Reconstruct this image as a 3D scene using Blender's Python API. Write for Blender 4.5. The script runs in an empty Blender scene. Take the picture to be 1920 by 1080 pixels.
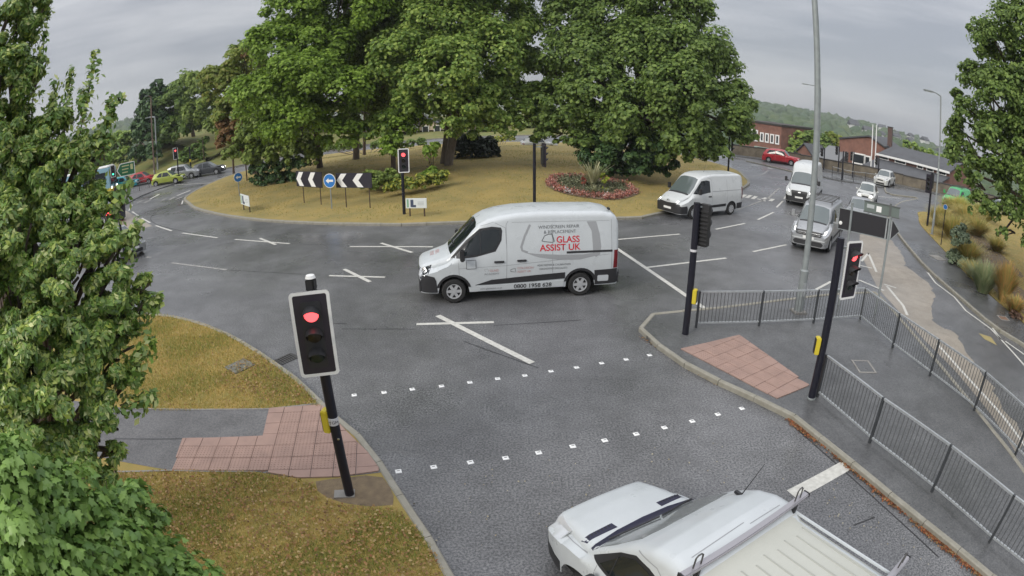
import bpy, bmesh, math, random
import numpy as np
from mathutils import Vector, Matrix
from mathutils.bvhtree import BVHTree

R = math.radians
sc = bpy.context.scene
COL = sc.collection
# ---------------------------------------------------------------- camera
PITCH, ROLL, CAMH = 0.3342771, -0.00843157, 5.955465
cd = bpy.data.cameras.new('camera')
cam = bpy.data.objects.new('camera', cd)
COL.objects.link(cam)
cp, sp_ = math.cos(PITCH), math.sin(PITCH)
cr, sr = math.cos(ROLL), math.sin(ROLL)
def lens2world(x, y, z):
    x, z = cr * x - sr * z, sr * x + cr * z
    return Vector((x, cp * y + sp_ * z, cp * z - sp_ * y))
rt, up, fw = lens2world(1, 0, 0), lens2world(0, 0, 1), lens2world(0, 1, 0)
m = Matrix.Identity(4)
for i in range(3):
    m[i][0], m[i][1], m[i][2] = rt[i], up[i], -fw[i]
m[2][3] = CAMH
cam.matrix_world = m
cd.type = 'PANO'                       # wide CCTV lens with barrel distortion
tgt = cd.cycles if hasattr(cd, 'cycles') and hasattr(cd.cycles, 'panorama_type') else cd
tgt.panorama_type = 'FISHEYE_LENS_POLYNOMIAL'
K = (0.0, -0.04860365473763103, -0.0001442411329447073, 7.721214659118208e-06, -7.310950921197697e-07)
for i, k in enumerate(K):
    setattr(tgt, 'fisheye_polynomial_k%d' % i, k)
tgt.fisheye_fov = R(170)
cd.sensor_fit = 'HORIZONTAL'
cd.sensor_width = 36.0
cd.sensor_height = 20.25
cd.clip_start, cd.clip_end = 0.1, 6000
sc.camera = cam
# ---------------------------------------------------------------- render / exposure
sc.render.engine = 'CYCLES'
sc.view_settings.view_transform = 'Standard'
sc.view_settings.look = 'None'
sc.view_settings.gamma = 1.0
sc.view_settings.use_curve_mapping = False
sc.view_settings.exposure = 0.58
cy = sc.cycles
cy.use_denoising = True
try:
    cy.denoiser = 'OPENIMAGEDENOISE'
except Exception:
    pass
cy.max_bounces = 8
cy.diffuse_bounces = 6
cy.glossy_bounces = 2
cy.transmission_bounces = 3
cy.transparent_max_bounces = 6
cy.volume_bounces = 0
cy.caustics_reflective = cy.caustics_refractive = False
cy.sample_clamp_indirect = 4
# ---------------------------------------------------------------- world: overcast morning
SUN_EL, SUN_AZ = 33.0, -132.0            # azimuth from +Y towards +X
w = bpy.data.worlds.new('World')
sc.world = w
w.use_nodes = True
nt = w.node_tree
nt.nodes.clear()
def N(t, tree=None, **kw):
    n = (tree or nt).nodes.new(t)
    for k, v in kw.items():
        if k.startswith('i_'):
            n.inputs[k[2:].replace('_', ' ')].default_value = v
        else:
            setattr(n, k, v)
    return n
L = nt.links.new
sky = N('ShaderNodeTexSky', sky_type='NISHITA', sun_disc=False, sun_elevation=R(SUN_EL), sun_rotation=R(SUN_AZ))
tc = N('ShaderNodeTexCoord')
sep = N('ShaderNodeSeparateXYZ'); L(tc.outputs['Generated'], sep.inputs[0])
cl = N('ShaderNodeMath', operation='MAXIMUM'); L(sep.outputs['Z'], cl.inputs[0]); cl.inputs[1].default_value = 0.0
# overcast luminance: low near the horizon, zenith raised steeply to keep the ground lit
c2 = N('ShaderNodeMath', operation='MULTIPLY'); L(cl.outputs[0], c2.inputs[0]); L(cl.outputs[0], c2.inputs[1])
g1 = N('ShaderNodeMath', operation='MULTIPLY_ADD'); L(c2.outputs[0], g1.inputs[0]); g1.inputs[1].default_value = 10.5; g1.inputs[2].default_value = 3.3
mp = N('ShaderNodeMapping'); L(tc.outputs['Generated'], mp.inputs['Vector']); mp.inputs['Scale'].default_value = (1.0, 1.0, 7.0); mp.inputs['Rotation'].default_value = (0.0, 0.10, 0.0)
nz = N('ShaderNodeTexNoise'); L(mp.outputs[0], nz.inputs['Vector']); nz.inputs['Scale'].default_value = 2.0; nz.inputs['Detail'].default_value = 7; nz.inputs['Roughness'].default_value = 0.55
rp = N('ShaderNodeValToRGB'); L(nz.outputs[0], rp.inputs[0])
rp.color_ramp.elements[0].position = 0.36; rp.color_ramp.elements[0].color = (0.69, 0.715, 0.79, 1)
rp.color_ramp.elements[1].position = 0.66; rp.color_ramp.elements[1].color = (1.22, 1.225, 1.26, 1)
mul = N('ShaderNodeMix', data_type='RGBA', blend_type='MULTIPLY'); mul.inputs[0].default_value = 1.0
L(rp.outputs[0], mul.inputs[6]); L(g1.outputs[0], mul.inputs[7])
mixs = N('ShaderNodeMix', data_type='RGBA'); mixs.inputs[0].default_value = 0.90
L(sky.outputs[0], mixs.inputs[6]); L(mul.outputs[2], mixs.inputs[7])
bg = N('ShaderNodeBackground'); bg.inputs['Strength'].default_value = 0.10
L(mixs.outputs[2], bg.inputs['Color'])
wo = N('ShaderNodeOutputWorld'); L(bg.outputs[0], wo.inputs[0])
sd = bpy.data.lights.new('sun', 'SUN')
sd.energy = 1.5; sd.angle = R(22); sd.color = (1.0, 0.95, 0.86)
so = bpy.data.objects.new('sun', sd)
COL.objects.link(so)
sdir = Vector((math.cos(R(SUN_EL)) * math.sin(R(SUN_AZ)), math.cos(R(SUN_EL)) * math.cos(R(SUN_AZ)), math.sin(R(SUN_EL))))
so.rotation_euler = sdir.to_track_quat('Z', 'Y').to_euler()
so.location = (0, 0, 40)

# ---------------------------------------------------------------- helpers: materials
MATS = {}
def mat(name, col=(.5, .5, .5), rough=.5, metal=0.0, spec=.5, var=None, vscale=3.0, vdetail=4, bump=0.0, bscale=40.0,
        coat=0.0, island=None, emit=None, rvar=None, vstretch=None, obj=False, trans=0.0):
    """principled material; var = second colour mixed in by noise, island = second colour mixed per loose piece"""
    if name in MATS:
        return MATS[name]
    M = bpy.data.materials.new(name)
    M.use_nodes = True
    t = M.node_tree
    b = t.nodes['Principled BSDF']
    b.inputs['Base Color'].default_value = (*col, 1)
    b.inputs['Roughness'].default_value = rough
    b.inputs['Metallic'].default_value = metal
    b.inputs['Specular IOR Level'].default_value = spec
    if coat:
        b.inputs['Coat Weight'].default_value = coat
        b.inputs['Coat Roughness'].default_value = 0.06
    pos = None
    if var or bump or rvar:
        if obj:
            g = t.nodes.new('ShaderNodeTexCoord'); src = g.outputs['Object']
        else:
            g = t.nodes.new('ShaderNodeNewGeometry'); src = g.outputs['Position']
        if vstretch:
            mpn = t.nodes.new('ShaderNodeMapping'); mpn.inputs['Scale'].default_value = vstretch
            t.links.new(src, mpn.inputs['Vector']); src = mpn.outputs[0]
        pos = src
    csock = None
    if var:
        n = t.nodes.new('ShaderNodeTexNoise'); t.links.new(pos, n.inputs['Vector'])
        n.inputs['Scale'].default_value = vscale; n.inputs['Detail'].default_value = vdetail; n.inputs['Roughness'].default_value = .6
        r = t.nodes.new('ShaderNodeValToRGB'); t.links.new(n.outputs[0], r.inputs[0])
        r.color_ramp.elements[0].position = .32; r.color_ramp.elements[0].color = (*col, 1)
        r.color_ramp.elements[1].position = .68; r.color_ramp.elements[1].color = (*var, 1)
        csock = r.outputs[0]
    if island:
        g2 = t.nodes.new('ShaderNodeNewGeometry')
        r2 = t.nodes.new('ShaderNodeValToRGB'); t.links.new(g2.outputs['Random Per Island'], r2.inputs[0])
        cols = [col] + list(island)
        el = r2.color_ramp.elements
        el[0].position = 0; el[0].color = (*cols[0], 1)
        el[1].position = 1; el[1].color = (*cols[-1], 1)
        for k in range(1, len(cols) - 1):
            e = el.new(k / (len(cols) - 1)); e.color = (*cols[k], 1)
        if csock is not None:
            mx = t.nodes.new('ShaderNodeMix'); mx.data_type = 'RGBA'; mx.inputs[0].default_value = .5
            t.links.new(csock, mx.inputs[6]); t.links.new(r2.outputs[0], mx.inputs[7]); csock = mx.outputs[2]
        else:
            csock = r2.outputs[0]
    if csock is not None:
        t.links.new(csock, b.inputs['Base Color'])
    if rvar:
        n3 = t.nodes.new('ShaderNodeTexNoise'); t.links.new(pos, n3.inputs['Vector']); n3.inputs['Scale'].default_value = rvar[2]; n3.inputs['Detail'].default_value = 3
        m3 = t.nodes.new('ShaderNodeMapRange'); t.links.new(n3.outputs[0], m3.inputs[0])
        m3.inputs[1].default_value = .35; m3.inputs[2].default_value = .65; m3.inputs[3].default_value = rvar[0]; m3.inputs[4].default_value = rvar[1]
        t.links.new(m3.outputs[0], b.inputs['Roughness'])
    if bump:
        n2 = t.nodes.new('ShaderNodeTexNoise'); t.links.new(pos, n2.inputs['Vector']); n2.inputs['Scale'].default_value = bscale; n2.inputs['Detail'].default_value = 3
        bp = t.nodes.new('ShaderNodeBump'); bp.inputs['Strength'].default_value = bump; bp.inputs['Distance'].default_value = .02
        t.links.new(n2.outputs[0], bp.inputs['Height']); t.links.new(bp.outputs[0], b.inputs['Normal'])
    if emit:
        b.inputs['Emission Color'].default_value = (*emit[0], 1); b.inputs['Emission Strength'].default_value = emit[1]
    if trans:                                   # thin leaves let some light through
        out = t.nodes['Material Output']
        tr = t.nodes.new('ShaderNodeBsdfTranslucent')
        if csock is not None:
            t.links.new(csock, tr.inputs[0])
        else:
            tr.inputs[0].default_value = (*col, 1)
        ms = t.nodes.new('ShaderNodeMixShader'); ms.inputs[0].default_value = trans
        t.links.new(b.outputs[0], ms.inputs[1]); t.links.new(tr.outputs[0], ms.inputs[2]); t.links.new(ms.outputs[0], out.inputs[0])
    MATS[name] = M
    return M

# ---------------------------------------------------------------- helpers: objects
def link(o, parent=None):
    COL.objects.link(o)
    if parent is not None:
        o.parent = parent
    return o
def tag(o, label=None, cat=None, group=None, kind=None):
    if label: o['label'] = label
    if cat: o['category'] = cat
    if group: o['group'] = group
    if kind: o['kind'] = kind
    return o
def thing(name, label, cat, loc=(0, 0, 0), rz=0.0, group=None):
    o = bpy.data.objects.new(name, None)
    o.empty_display_size = .3
    o.location = loc; o.rotation_euler = (0, 0, rz)
    link(o)
    return tag(o, label, cat, group)
def copy_tree(o, parent=None):
    c = o.copy(); COL.objects.link(c)
    if parent is not None:
        c.parent = parent
    for ch in list(o.children):
        copy_tree(ch, c)
    return c
def mesh_np(name, V, F, mat_, smooth=False):
    """mesh from numpy: V (n,3), F (m,k) all faces with k corners"""
    me = bpy.data.meshes.new(name)
    V = np.asarray(V, dtype=np.float32); F = np.asarray(F, dtype=np.int32)
    me.vertices.add(len(V)); me.vertices.foreach_set('co', V.ravel())
    k = F.shape[1]
    me.loops.add(F.size); me.loops.foreach_set('vertex_index', F.ravel())
    me.polygons.add(len(F)); me.polygons.foreach_set('loop_start', np.arange(0, F.size, k, dtype=np.int32))
    me.update(calc_edges=True)
    if smooth:
        me.shade_smooth()
    if mat_: me.materials.append(mat_)
    return me
class MB:
    def __init__(s): s.v = []; s.f = []
    def add(s, vs, fs):
        b = len(s.v); s.v += [tuple(q) for q in vs]; s.f += [tuple(b + i for i in q) for q in fs]
        return s
    def box(s, c, d, rz=0.0, M=None):
        hx, hy, hz = d[0] / 2, d[1] / 2, d[2] / 2
        vs = [Vector((x, y, z)) for x in (-hx, hx) for y in (-hy, hy) for z in (-hz, hz)]
        if rz: vs = [Matrix.Rotation(rz, 3, 'Z') @ q for q in vs]
        if M is not None: vs = [M @ q for q in vs]
        vs = [q + Vector(c) for q in vs]
        return s.add(vs, [(0, 1, 3, 2), (4, 6, 7, 5), (0, 4, 5, 1), (2, 3, 7, 6), (0, 2, 6, 4), (1, 5, 7, 3)])
    def tube(s, path, rad, n=8, cap=True):
        path = [Vector(p) for p in path]
        if not isinstance(rad, (list, tuple)): rad = [rad] * len(path)
        vs = []; fs = []
        prev = None
        for i, p in enumerate(path):
            d = (path[min(i + 1, len(path) - 1)] - path[max(i - 1, 0)])
            d = d.normalized() if d.length > 1e-9 else Vector((0, 0, 1))
            if prev is None:
                a = d.orthogonal().normalized()
            else:
                a = (prev - d * prev.dot(d)); a = a.normalized() if a.length > 1e-6 else d.orthogonal().normalized()
            prev = a; b = d.cross(a)
            for k in range(n):
                t = 2 * math.pi * k / n
                vs.append(p + (a * math.cos(t) + b * math.sin(t)) * rad[i])
        for i in range(len(path) - 1):
            for k in range(n):
                fs.append((i * n + k, i * n + (k + 1) % n, (i + 1) * n + (k + 1) % n, (i + 1) * n + k))
        if cap:
            fs.append(tuple(reversed(range(n)))); fs.append(tuple((len(path) - 1) * n + k for k in range(n)))
        return s.add(vs, fs)
    def prism(s, poly, z0, z1, M=None):
        n = len(poly)
        vs = [Vector((x, y, z0)) for x, y in poly] + [Vector((x, y, z1)) for x, y in poly]
        if M is not None: vs = [M @ q for q in vs]
        fs = [tuple(reversed(range(n))), tuple(range(n, 2 * n))] + [(i, (i + 1) % n, n + (i + 1) % n, n + i) for i in range(n)]
        return s.add(vs, fs)
    def lathe(s, prof, n=20, M=None):
        """prof: (radius, height) turned about Z"""
        vs = []; fs = []
        for r, z in prof:
            for k in range(n):
                t = 2 * math.pi * k / n; vs.append(Vector((r * math.cos(t), r * math.sin(t), z)))
        for i in range(len(prof) - 1):
            for k in range(n):
                fs.append((i * n + k, i * n + (k + 1) % n, (i + 1) * n + (k + 1) % n, (i + 1) * n + k))
        if M is not None: vs = [M @ q for q in vs]
        return s.add(vs, fs)
    def build(s, name, mt, parent=None, smooth=None, loc=None, rz=0.0, bevel=0.0):
        me = bpy.data.meshes.new(name); me.from_pydata(s.v, [], s.f)
        bm = bmesh.new(); bm.from_mesh(me); bmesh.ops.recalc_face_normals(bm, faces=bm.faces)
        if bevel:
            bmesh.ops.bevel(bm, geom=[e for e in bm.edges if len(e.link_faces) == 2 and e.calc_face_angle(0) > .5], offset=bevel, segments=2, affect='EDGES', clamp_overlap=True)
        bm.to_mesh(me); bm.free()
        if smooth:
            me.shade_smooth(); me.set_sharp_from_angle(angle=R(smooth))
        me.materials.append(mt)
        o = bpy.data.objects.new(name, me); link(o, parent)
        if loc is not None: o.location = loc
        if rz: o.rotation_euler = (0, 0, rz)
        return o
def obj(name, me, parent=None, loc=None, rz=0.0):
    o = bpy.data.objects.new(name, me); link(o, parent)
    if loc is not None: o.location = loc
    if rz: o.rotation_euler = (0, 0, rz)
    return o
def sheet(name, poly, z, mt, parent=None, thick=0.0):
    """flat polygon, with a skirt of the given thickness"""
    mb = MB()
    if thick: mb.prism(poly, z - thick, z)
    else: mb.add([(x, y, z) for x, y in poly], [tuple(range(len(poly)))])
    o = mb.build(name, mt, parent)
    if o.data.polygons[0].normal.z < 0 and not thick:
        o.data.flip_normals()
    return o
def ribbon(pts, wd, z, closed=False):
    """left and right offset polylines of a 2D path"""
    P = [Vector((p[0], p[1])) for p in pts]; n = len(P); A = []; B = []
    for i in range(n):
        a = P[(i - 1) % n] if (closed or i > 0) else P[i]; b = P[(i + 1) % n] if (closed or i < n - 1) else P[i]
        d = (b - a); d = d.normalized() if d.length > 1e-9 else Vector((1, 0)); q = Vector((-d.y, d.x)) * wd / 2
        A.append(P[i] + q); B.append(P[i] - q)
    return A, B
def strip(name, pts, wd, z, mt, parent=None):
    A, B = ribbon(pts, wd, z); n = len(A)
    me = mesh_np(name, [(p.x, p.y, z) for p in A] + [(p.x, p.y, z) for p in B], [(n + i, n + i + 1, i + 1, i) for i in range(n - 1)], mt)
    return obj(name, me, parent)
def smooth_path(pts, step, closed=False):
    """Catmull-Rom through pts, resampled to about step"""
    P = [Vector(p) for p in pts]; n = len(P); out = []
    rng = range(n if closed else n - 1)
    for i in rng:
        if closed: a, b, c, d = P[(i - 1) % n], P[i], P[(i + 1) % n], P[(i + 2) % n]
        else: a, b, c, d = P[max(i - 1, 0)], P[i], P[i + 1], P[min(i + 2, n - 1)]
        k = max(2, int((c - b).length / (step / 4)))
        for j in range(k):
            t = j / k
            out.append(.5 * ((2 * b) + (c - a) * t + (2 * a - 5 * b + 4 * c - d) * t * t + (3 * b - a - 3 * c + d) * t ** 3))
    out.append(P[0] if closed else P[-1])
    res = [out[0]]; acc = 0
    for i in range(1, len(out)):
        acc += (out[i] - out[i - 1]).length
        if acc >= step: res.append(out[i]); acc = 0
    if not closed and (res[-1] - out[-1]).length > step * .3: res.append(out[-1])
    return res
def inside(poly, x, y):
    """vectorised point in polygon"""
    x = np.asarray(x); y = np.asarray(y); c = np.zeros(x.shape, bool); n = len(poly)
    for i in range(n):
        x1, y1 = poly[i][0], poly[i][1]; x2, y2 = poly[(i + 1) % n][0], poly[(i + 1) % n][1]
        if y1 == y2: continue
        k = ((y1 > y) != (y2 > y)) & (x < (x2 - x1) * (y - y1) / (y2 - y1) + x1)
        c ^= k
    return c
# ================================================================ materials of the setting
def asphalt_mat(name, a, b2, rough, patch=(.8, 1.2), wet=.25):
    """worn asphalt: aggregate speckle, broad patches and uneven dampness"""
    M = bpy.data.materials.new(name); M.use_nodes = True; t = M.node_tree; b = t.nodes['Principled BSDF']; l = t.links.new
    g = t.nodes.new('ShaderNodeNewGeometry')
    n1 = t.nodes.new('ShaderNodeTexNoise'); n1.inputs['Scale'].default_value = 26; n1.inputs['Detail'].default_value = 5; n1.inputs['Roughness'].default_value = .75; l(g.outputs['Position'], n1.inputs['Vector'])
    r1 = t.nodes.new('ShaderNodeValToRGB'); l(n1.outputs[0], r1.inputs[0])
    r1.color_ramp.elements[0].position = .41; r1.color_ramp.elements[0].color = (*a, 1); r1.color_ramp.elements[1].position = .60; r1.color_ramp.elements[1].color = (*b2, 1)
    n2 = t.nodes.new('ShaderNodeTexNoise'); n2.inputs['Scale'].default_value = .35; n2.inputs['Detail'].default_value = 5; l(g.outputs['Position'], n2.inputs['Vector'])
    m2 = t.nodes.new('ShaderNodeMapRange'); l(n2.outputs[0], m2.inputs[0]); m2.inputs[1].default_value = .3; m2.inputs[2].default_value = .7; m2.inputs[3].default_value = patch[0]; m2.inputs[4].default_value = patch[1]
    mx = t.nodes.new('ShaderNodeMix'); mx.data_type = 'RGBA'; mx.blend_type = 'MULTIPLY'; mx.inputs[0].default_value = 1; l(r1.outputs[0], mx.inputs[6]); l(m2.outputs[0], mx.inputs[7])
    n4 = t.nodes.new('ShaderNodeTexNoise'); n4.inputs['Scale'].default_value = 1.7; n4.inputs['Detail'].default_value = 6; n4.inputs['Roughness'].default_value = .65; l(g.outputs['Position'], n4.inputs['Vector'])
    m4 = t.nodes.new('ShaderNodeMapRange'); l(n4.outputs[0], m4.inputs[0]); m4.inputs[1].default_value = .35; m4.inputs[2].default_value = .65; m4.inputs[3].default_value = .86; m4.inputs[4].default_value = 1.12
    mx2 = t.nodes.new('ShaderNodeMix'); mx2.data_type = 'RGBA'; mx2.blend_type = 'MULTIPLY'; mx2.inputs[0].default_value = 1; l(mx.outputs[2], mx2.inputs[6]); l(m4.outputs[0], mx2.inputs[7])
    l(mx2.outputs[2], b.inputs['Base Color'])
    n3 = t.nodes.new('ShaderNodeTexNoise'); n3.inputs['Scale'].default_value = .22; n3.inputs['Detail'].default_value = 6; l(g.outputs['Position'], n3.inputs['Vector'])
    m3 = t.nodes.new('ShaderNodeMapRange'); l(n3.outputs[0], m3.inputs[0]); m3.inputs[1].default_value = .38; m3.inputs[2].default_value = .62; m3.inputs[3].default_value = rough - wet; m3.inputs[4].default_value = rough + .1
    l(m3.outputs[0], b.inputs['Roughness']); b.inputs['Specular IOR Level'].default_value = .5
    bp = t.nodes.new('ShaderNodeBump'); bp.inputs['Strength'].default_value = .22; bp.inputs['Distance'].default_value = .012; l(n1.outputs[0], bp.inputs['Height']); l(bp.outputs[0], b.inputs['Normal'])
    return M
M_ROAD = asphalt_mat('asphalt_damp', (.060, .062, .066), (.20, .199, .20), .40, patch=(.74, 1.2), wet=.2)
M_FOOT = asphalt_mat('footway_wet', (.075, .078, .08), (.135, .135, .135), .42, wet=.2)
M_FOOTDRY = asphalt_mat('footway_damp', (.09, .09, .093), (.155, .152, .15), .6, wet=.1)
M_BUFF = asphalt_mat('buff_surfacing', (.235, .205, .17), (.35, .31, .255), .5, patch=(.85, 1.1))
M_PAINT = mat('road_paint', (.62, .61, .56), .55, var=(.44, .43, .39), vscale=9, vdetail=6, bump=.2, bscale=60)
M_PAINTWORN = mat('road_paint_worn', (.42, .41, .38), .6, var=(.17, .165, .16), vscale=7, vdetail=7)
M_TAR = mat('tar_joint', (.022, .022, .024), .45)
M_KERB = mat('kerb_concrete', (.30, .285, .245), .75, var=(.17, .16, .12), vscale=5, vdetail=6, bump=.3, bscale=50, island=((.27, .255, .21), (.34, .32, .27)))
M_DRY = mat('dry_grass', (.32, .225, .07), .95, var=(.22, .19, .055), vscale=1.6, vdetail=9, bump=.7, bscale=30)
M_ISL = mat('island_grass', (.34, .25, .08), .95, var=(.22, .185, .065), vscale=.55, vdetail=10, bump=.8, bscale=14)
M_SOIL = mat('bare_soil', (.12, .09, .06), .95, var=(.20, .15, .09), vscale=6, vdetail=7, bump=.6, bscale=30)
M_GREENGRASS = mat('green_grass', (.12, .15, .035), .95, var=(.20, .17, .05), vscale=.4, vdetail=8, bump=.6, bscale=10)
M_LAND = mat('land', (.06, .085, .03), .95, var=(.10, .11, .045), vscale=.05, vdetail=8)
M_RED = mat('tactile_red', (.37, .25, .205), .8, var=(.24, .165, .14), vscale=3, vdetail=5, island=((.30, .20, .165), (.36, .245, .20)))
M_GREYSLAB = mat('tactile_grey', (.13, .13, .13), .8)
M_METALG = mat('galvanised', (.46, .48, .49), .45, metal=.4, var=(.34, .36, .37), vscale=8)
M_BLACKP = mat('black_paint', (.012, .012, .02), .35, spec=.4)
M_DARK = mat('dark_plastic', (.02, .02, .022), .5)
M_WHITE = mat('white_plastic', (.82, .82, .80), .4)
M_CONC = mat('concrete', (.28, .27, .25), .85, var=(.19, .18, .165), vscale=2, vdetail=6)
M_IRON = mat('cast_iron', (.10, .10, .10), .55, metal=.3, var=(.06, .055, .05), vscale=12)

ZP = 0.10          # level of pavements and verges above the road
# ================================================================ ground and road
def ground_sheet():
    mb = MB()
    mb.add([(-1250, -200, -14), (1250, -200, -14), (1250, 1250, -14), (-1250, 1250, -14)], [(0, 1, 2, 3)])
    tag(mb.build('ground', M_LAND), kind='structure')
ground_sheet()
road = tag(sheet('road', [(-120, -12), (40, -12), (74, 26), (66, 44), (28, 74), (18, 110), (-20, 120), (-75, 110), (-120, 80)], 0.0, M_ROAD, thick=14.5), kind='structure')
def mark(pts, wd=.12, mt=None, name='lane_marking', z=.006):
    return strip(name, pts, wd, z, mt or M_PAINT, road)
MK = [
    ([(-18.088,26.814),(-14.71,25.172)], .13), ([(-13.387,24.643),(-9.821,23.369)], .13), ([(-6.71,22.545),(-3.135,22.221)], .14), ([(-6.423,18.626),(-4.3,18.36)], .13),
    ([(-2.573,14.243),(-0.493,14.373)], .14), ([(4.234,23.128),(7.507,24.272)], .13), ([(4.727,19.213),(8.364,20.48)], .14), ([(9.652,25.351),(11.854,26.824)], .13),
    ([(9.99,21.466),(12.303,22.722)], .13), ([(13.071,27.848),(15.17,30.099)], .13), ([(16.118,31.652),(17.807,34.059)], .12), ([(18.332,34.924),(20.067,37.59)], .12),
    ([(10.536,16.708),(11.729,17.563)], .12), ([(-31.946,39.344),(-30.05,36.449)], .14), ([(-29.126,35.757),(-26.716,33.565)], .14), ([(-25.633,32.578),(-23.289,30.539)], .14), ([(-22.066,29.513),(-19.397,27.576)], .14),
    ([(-28.158,41.571),(-28.182,44.009)], .22), ([(-31.157,41.214),(-31.881,43.9)], .22), ([(-34.203,45.459),(-33.792,47.426)], .12), ([(-33.679,49.394),(-23.432,46.417)], .14), ([(-26.338,40.59),(-26.919,41.985),(-26.798,42.653)], .12), ([(-25.555,38.556),(-24.519,36.774)], .12),
    ([(14.632,19.639),(15.079,19.278)], .12), ([(13.252,17.739),(13.725,16.494)], .14), ([(14.262,17.217),(14.627,16.771)], .12), ([(14.256,16.966),(13.797,15.627),(13.573,14.935),(13.103,14.06)], .12),
    ([(17.986,19.055),(18.345,18.757)], .10), ([(18.345,18.757),(17.611,17.303),(17.344,15.617),(16.702,14.145),(16.598,12.379),(16.262,11.336),(15.611,9.34)], .10), ([(16.795,12.451),(16.299,11.468)], .10), ([(16.424,11.308),(16.499,10.045)], .10),
    ([(12.682,11.723),(12.282,10.002),(12.117,9.069),(11.863,7.389),(11.523,5.903)], .11), ([(31.662,47.382),(36.531,46.048)], .14), ([(28.336,39.418),(33.969,40.057)], .12), ([(38.014,43.987),(39.678,42.13)], .12),
    ([(24.411,54.722),(25.472,54.819)], .3), ([(25.611,52.94),(25.881,52.321)], .3),
]
for p_, w_ in MK: mark(p_, w_)
for p_ in ([(-2.063,14.856),(0.449,11.893)], [(4.057,22.102),(5.646,15.184)]): mark(p_, .17, z=.0105)
for p_ in ([(-11.931,24.617),(-10.486,23.27)], [(-5.461,22.988),(-3.848,21.398)], [(-6.065,19.359),(-4.715,17.863)]): mark(p_, .15, z=.0105)
for p_ in ([(-14.974,20.897),(-11.231,19.613)], [(-17.436,22.099),(-17.004,21.958)], [(12.648,30.094),(16.972,34.765),(20.496,39.944)]): mark(p_, .13, M_PAINTWORN)
# worn lane lettering, unreadable strokes
for p_ in ([(14.884,34.642),(15.689,35.788)], [(15.236,34.536),(16.057,35.682)], [(15.547,34.241),(16.33,35.362)], [(15.949,34.153),(16.132,34.377)], [(16.407,34.443),(16.93,34.941),(17.015,34.59)], [(16.036,33.814),(16.306,33.7)], [(16.672,33.785),(17.349,34.673)]):
    mark(p_, .26, name='worn_letter_stroke')
for p_ in ([(-28.729,39.791),(-28.803,40.7)], [(-27.682,39.593),(-28.076,41.077)], [(-26.915,39.505),(-26.932,40.608)], [(-31.932,40.196),(-31.929,41.08)], [(-30.563,39.442),(-30.78,40.613)], [(-34.935,43.515),(-34.089,44.131)]):
    mark(p_, .25, M_PAINTWORN, name='worn_letter_stroke')
mark([(15.135,20.278),(16.511,21.616)], .12); mark([(16.511,21.616),(14.966,18.766)], .12)
mark([(24.017,51.119),(24.51,50.628),(22.109,46.991),(19.827,44.641)], .14, M_PAINTWORN)
mark([(4.628,6.537),(6.26,7.132)], .30, name='stop_line')
for p_ in ([(-9.906,23.379),(-7.165,22.803)], [(0.585,11.646),(-1.205,13.134)], [(-4.615,13.888),(-2.524,13.915)], [(-11.367,19.622),(-6.797,18.704)], [(-0.488,14.152),(1.87,14.459)], [(5.575,8.601),(6.189,5.975),(6.658,4.096)], [(5.416,5.462),(5.926,5.512)], [(-4.562,14.265),(-5.547,14.324),(-6.461,14.503)]):
    strip('tar_joint', p_, .03, .003, M_TAR, road)
def arc_px(pts, w_, mt): mark(smooth_path(pts, .4), w_, mt)
arc_px([(-25.565,35.823),(-25.362,33.982),(-24.042,31.643),(-21.611,29.398),(-17.287,26.651)], .05, M_TAR)
# buff high-friction surfacing with a ragged worn edge
rng = random.Random(4)
edge = smooth_path([(21.539,26.972),(18.913,21.712),(17.644,19.592),(17.047,17.378),(16.218,15.735),(15.145,14.878),(13.923,13.255),(14.25,12.382),(13.887,11.651),(13.424,10.683),(12.962,9.603),(12.876,9.006),(12.208,7.714),(11.886,6.228)], .25)
edge = [(p.x + rng.gauss(0, .05), p.y + rng.gauss(0, .05)) for p in edge]
buff = edge + [(10.952,5.884),(11.456,7.52),(12.008,9.993),(12.316,11.982),(12.856,14.131),(13.599,16.798),(16.174,22.036),(18.502,25.311)]
b_ = sheet('buff_surfacing', buff, .004, M_BUFF); tag(b_, kind='structure')
for pl in ([(17.566,19.589),(18.628,20.122),(17.652,17.935),(16.997,16.711),(16.094,15.984),(16.54,17.249)], ):
    strip('worn_patch', smooth_path(pl[:3], .3), .35, .0075, M_ROAD, b_)
b2_ = sheet('buff_surfacing', [(-36.156,36.839),(-37.775,42.564),(-30.195,36.311),(-22.292,29.432),(-22.972,28.787),(-25.866,28.143),(-35.256,32.783)], .004, M_BUFF); tag(b2_, kind='structure')
b3_ = sheet('yellow_patch', [(15.508,12.153),(15.916,11.764),(15.609,11.094),(15.38,11.668)], .004, mat('ochre', (.33, .27, .12), .6), road)

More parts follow.
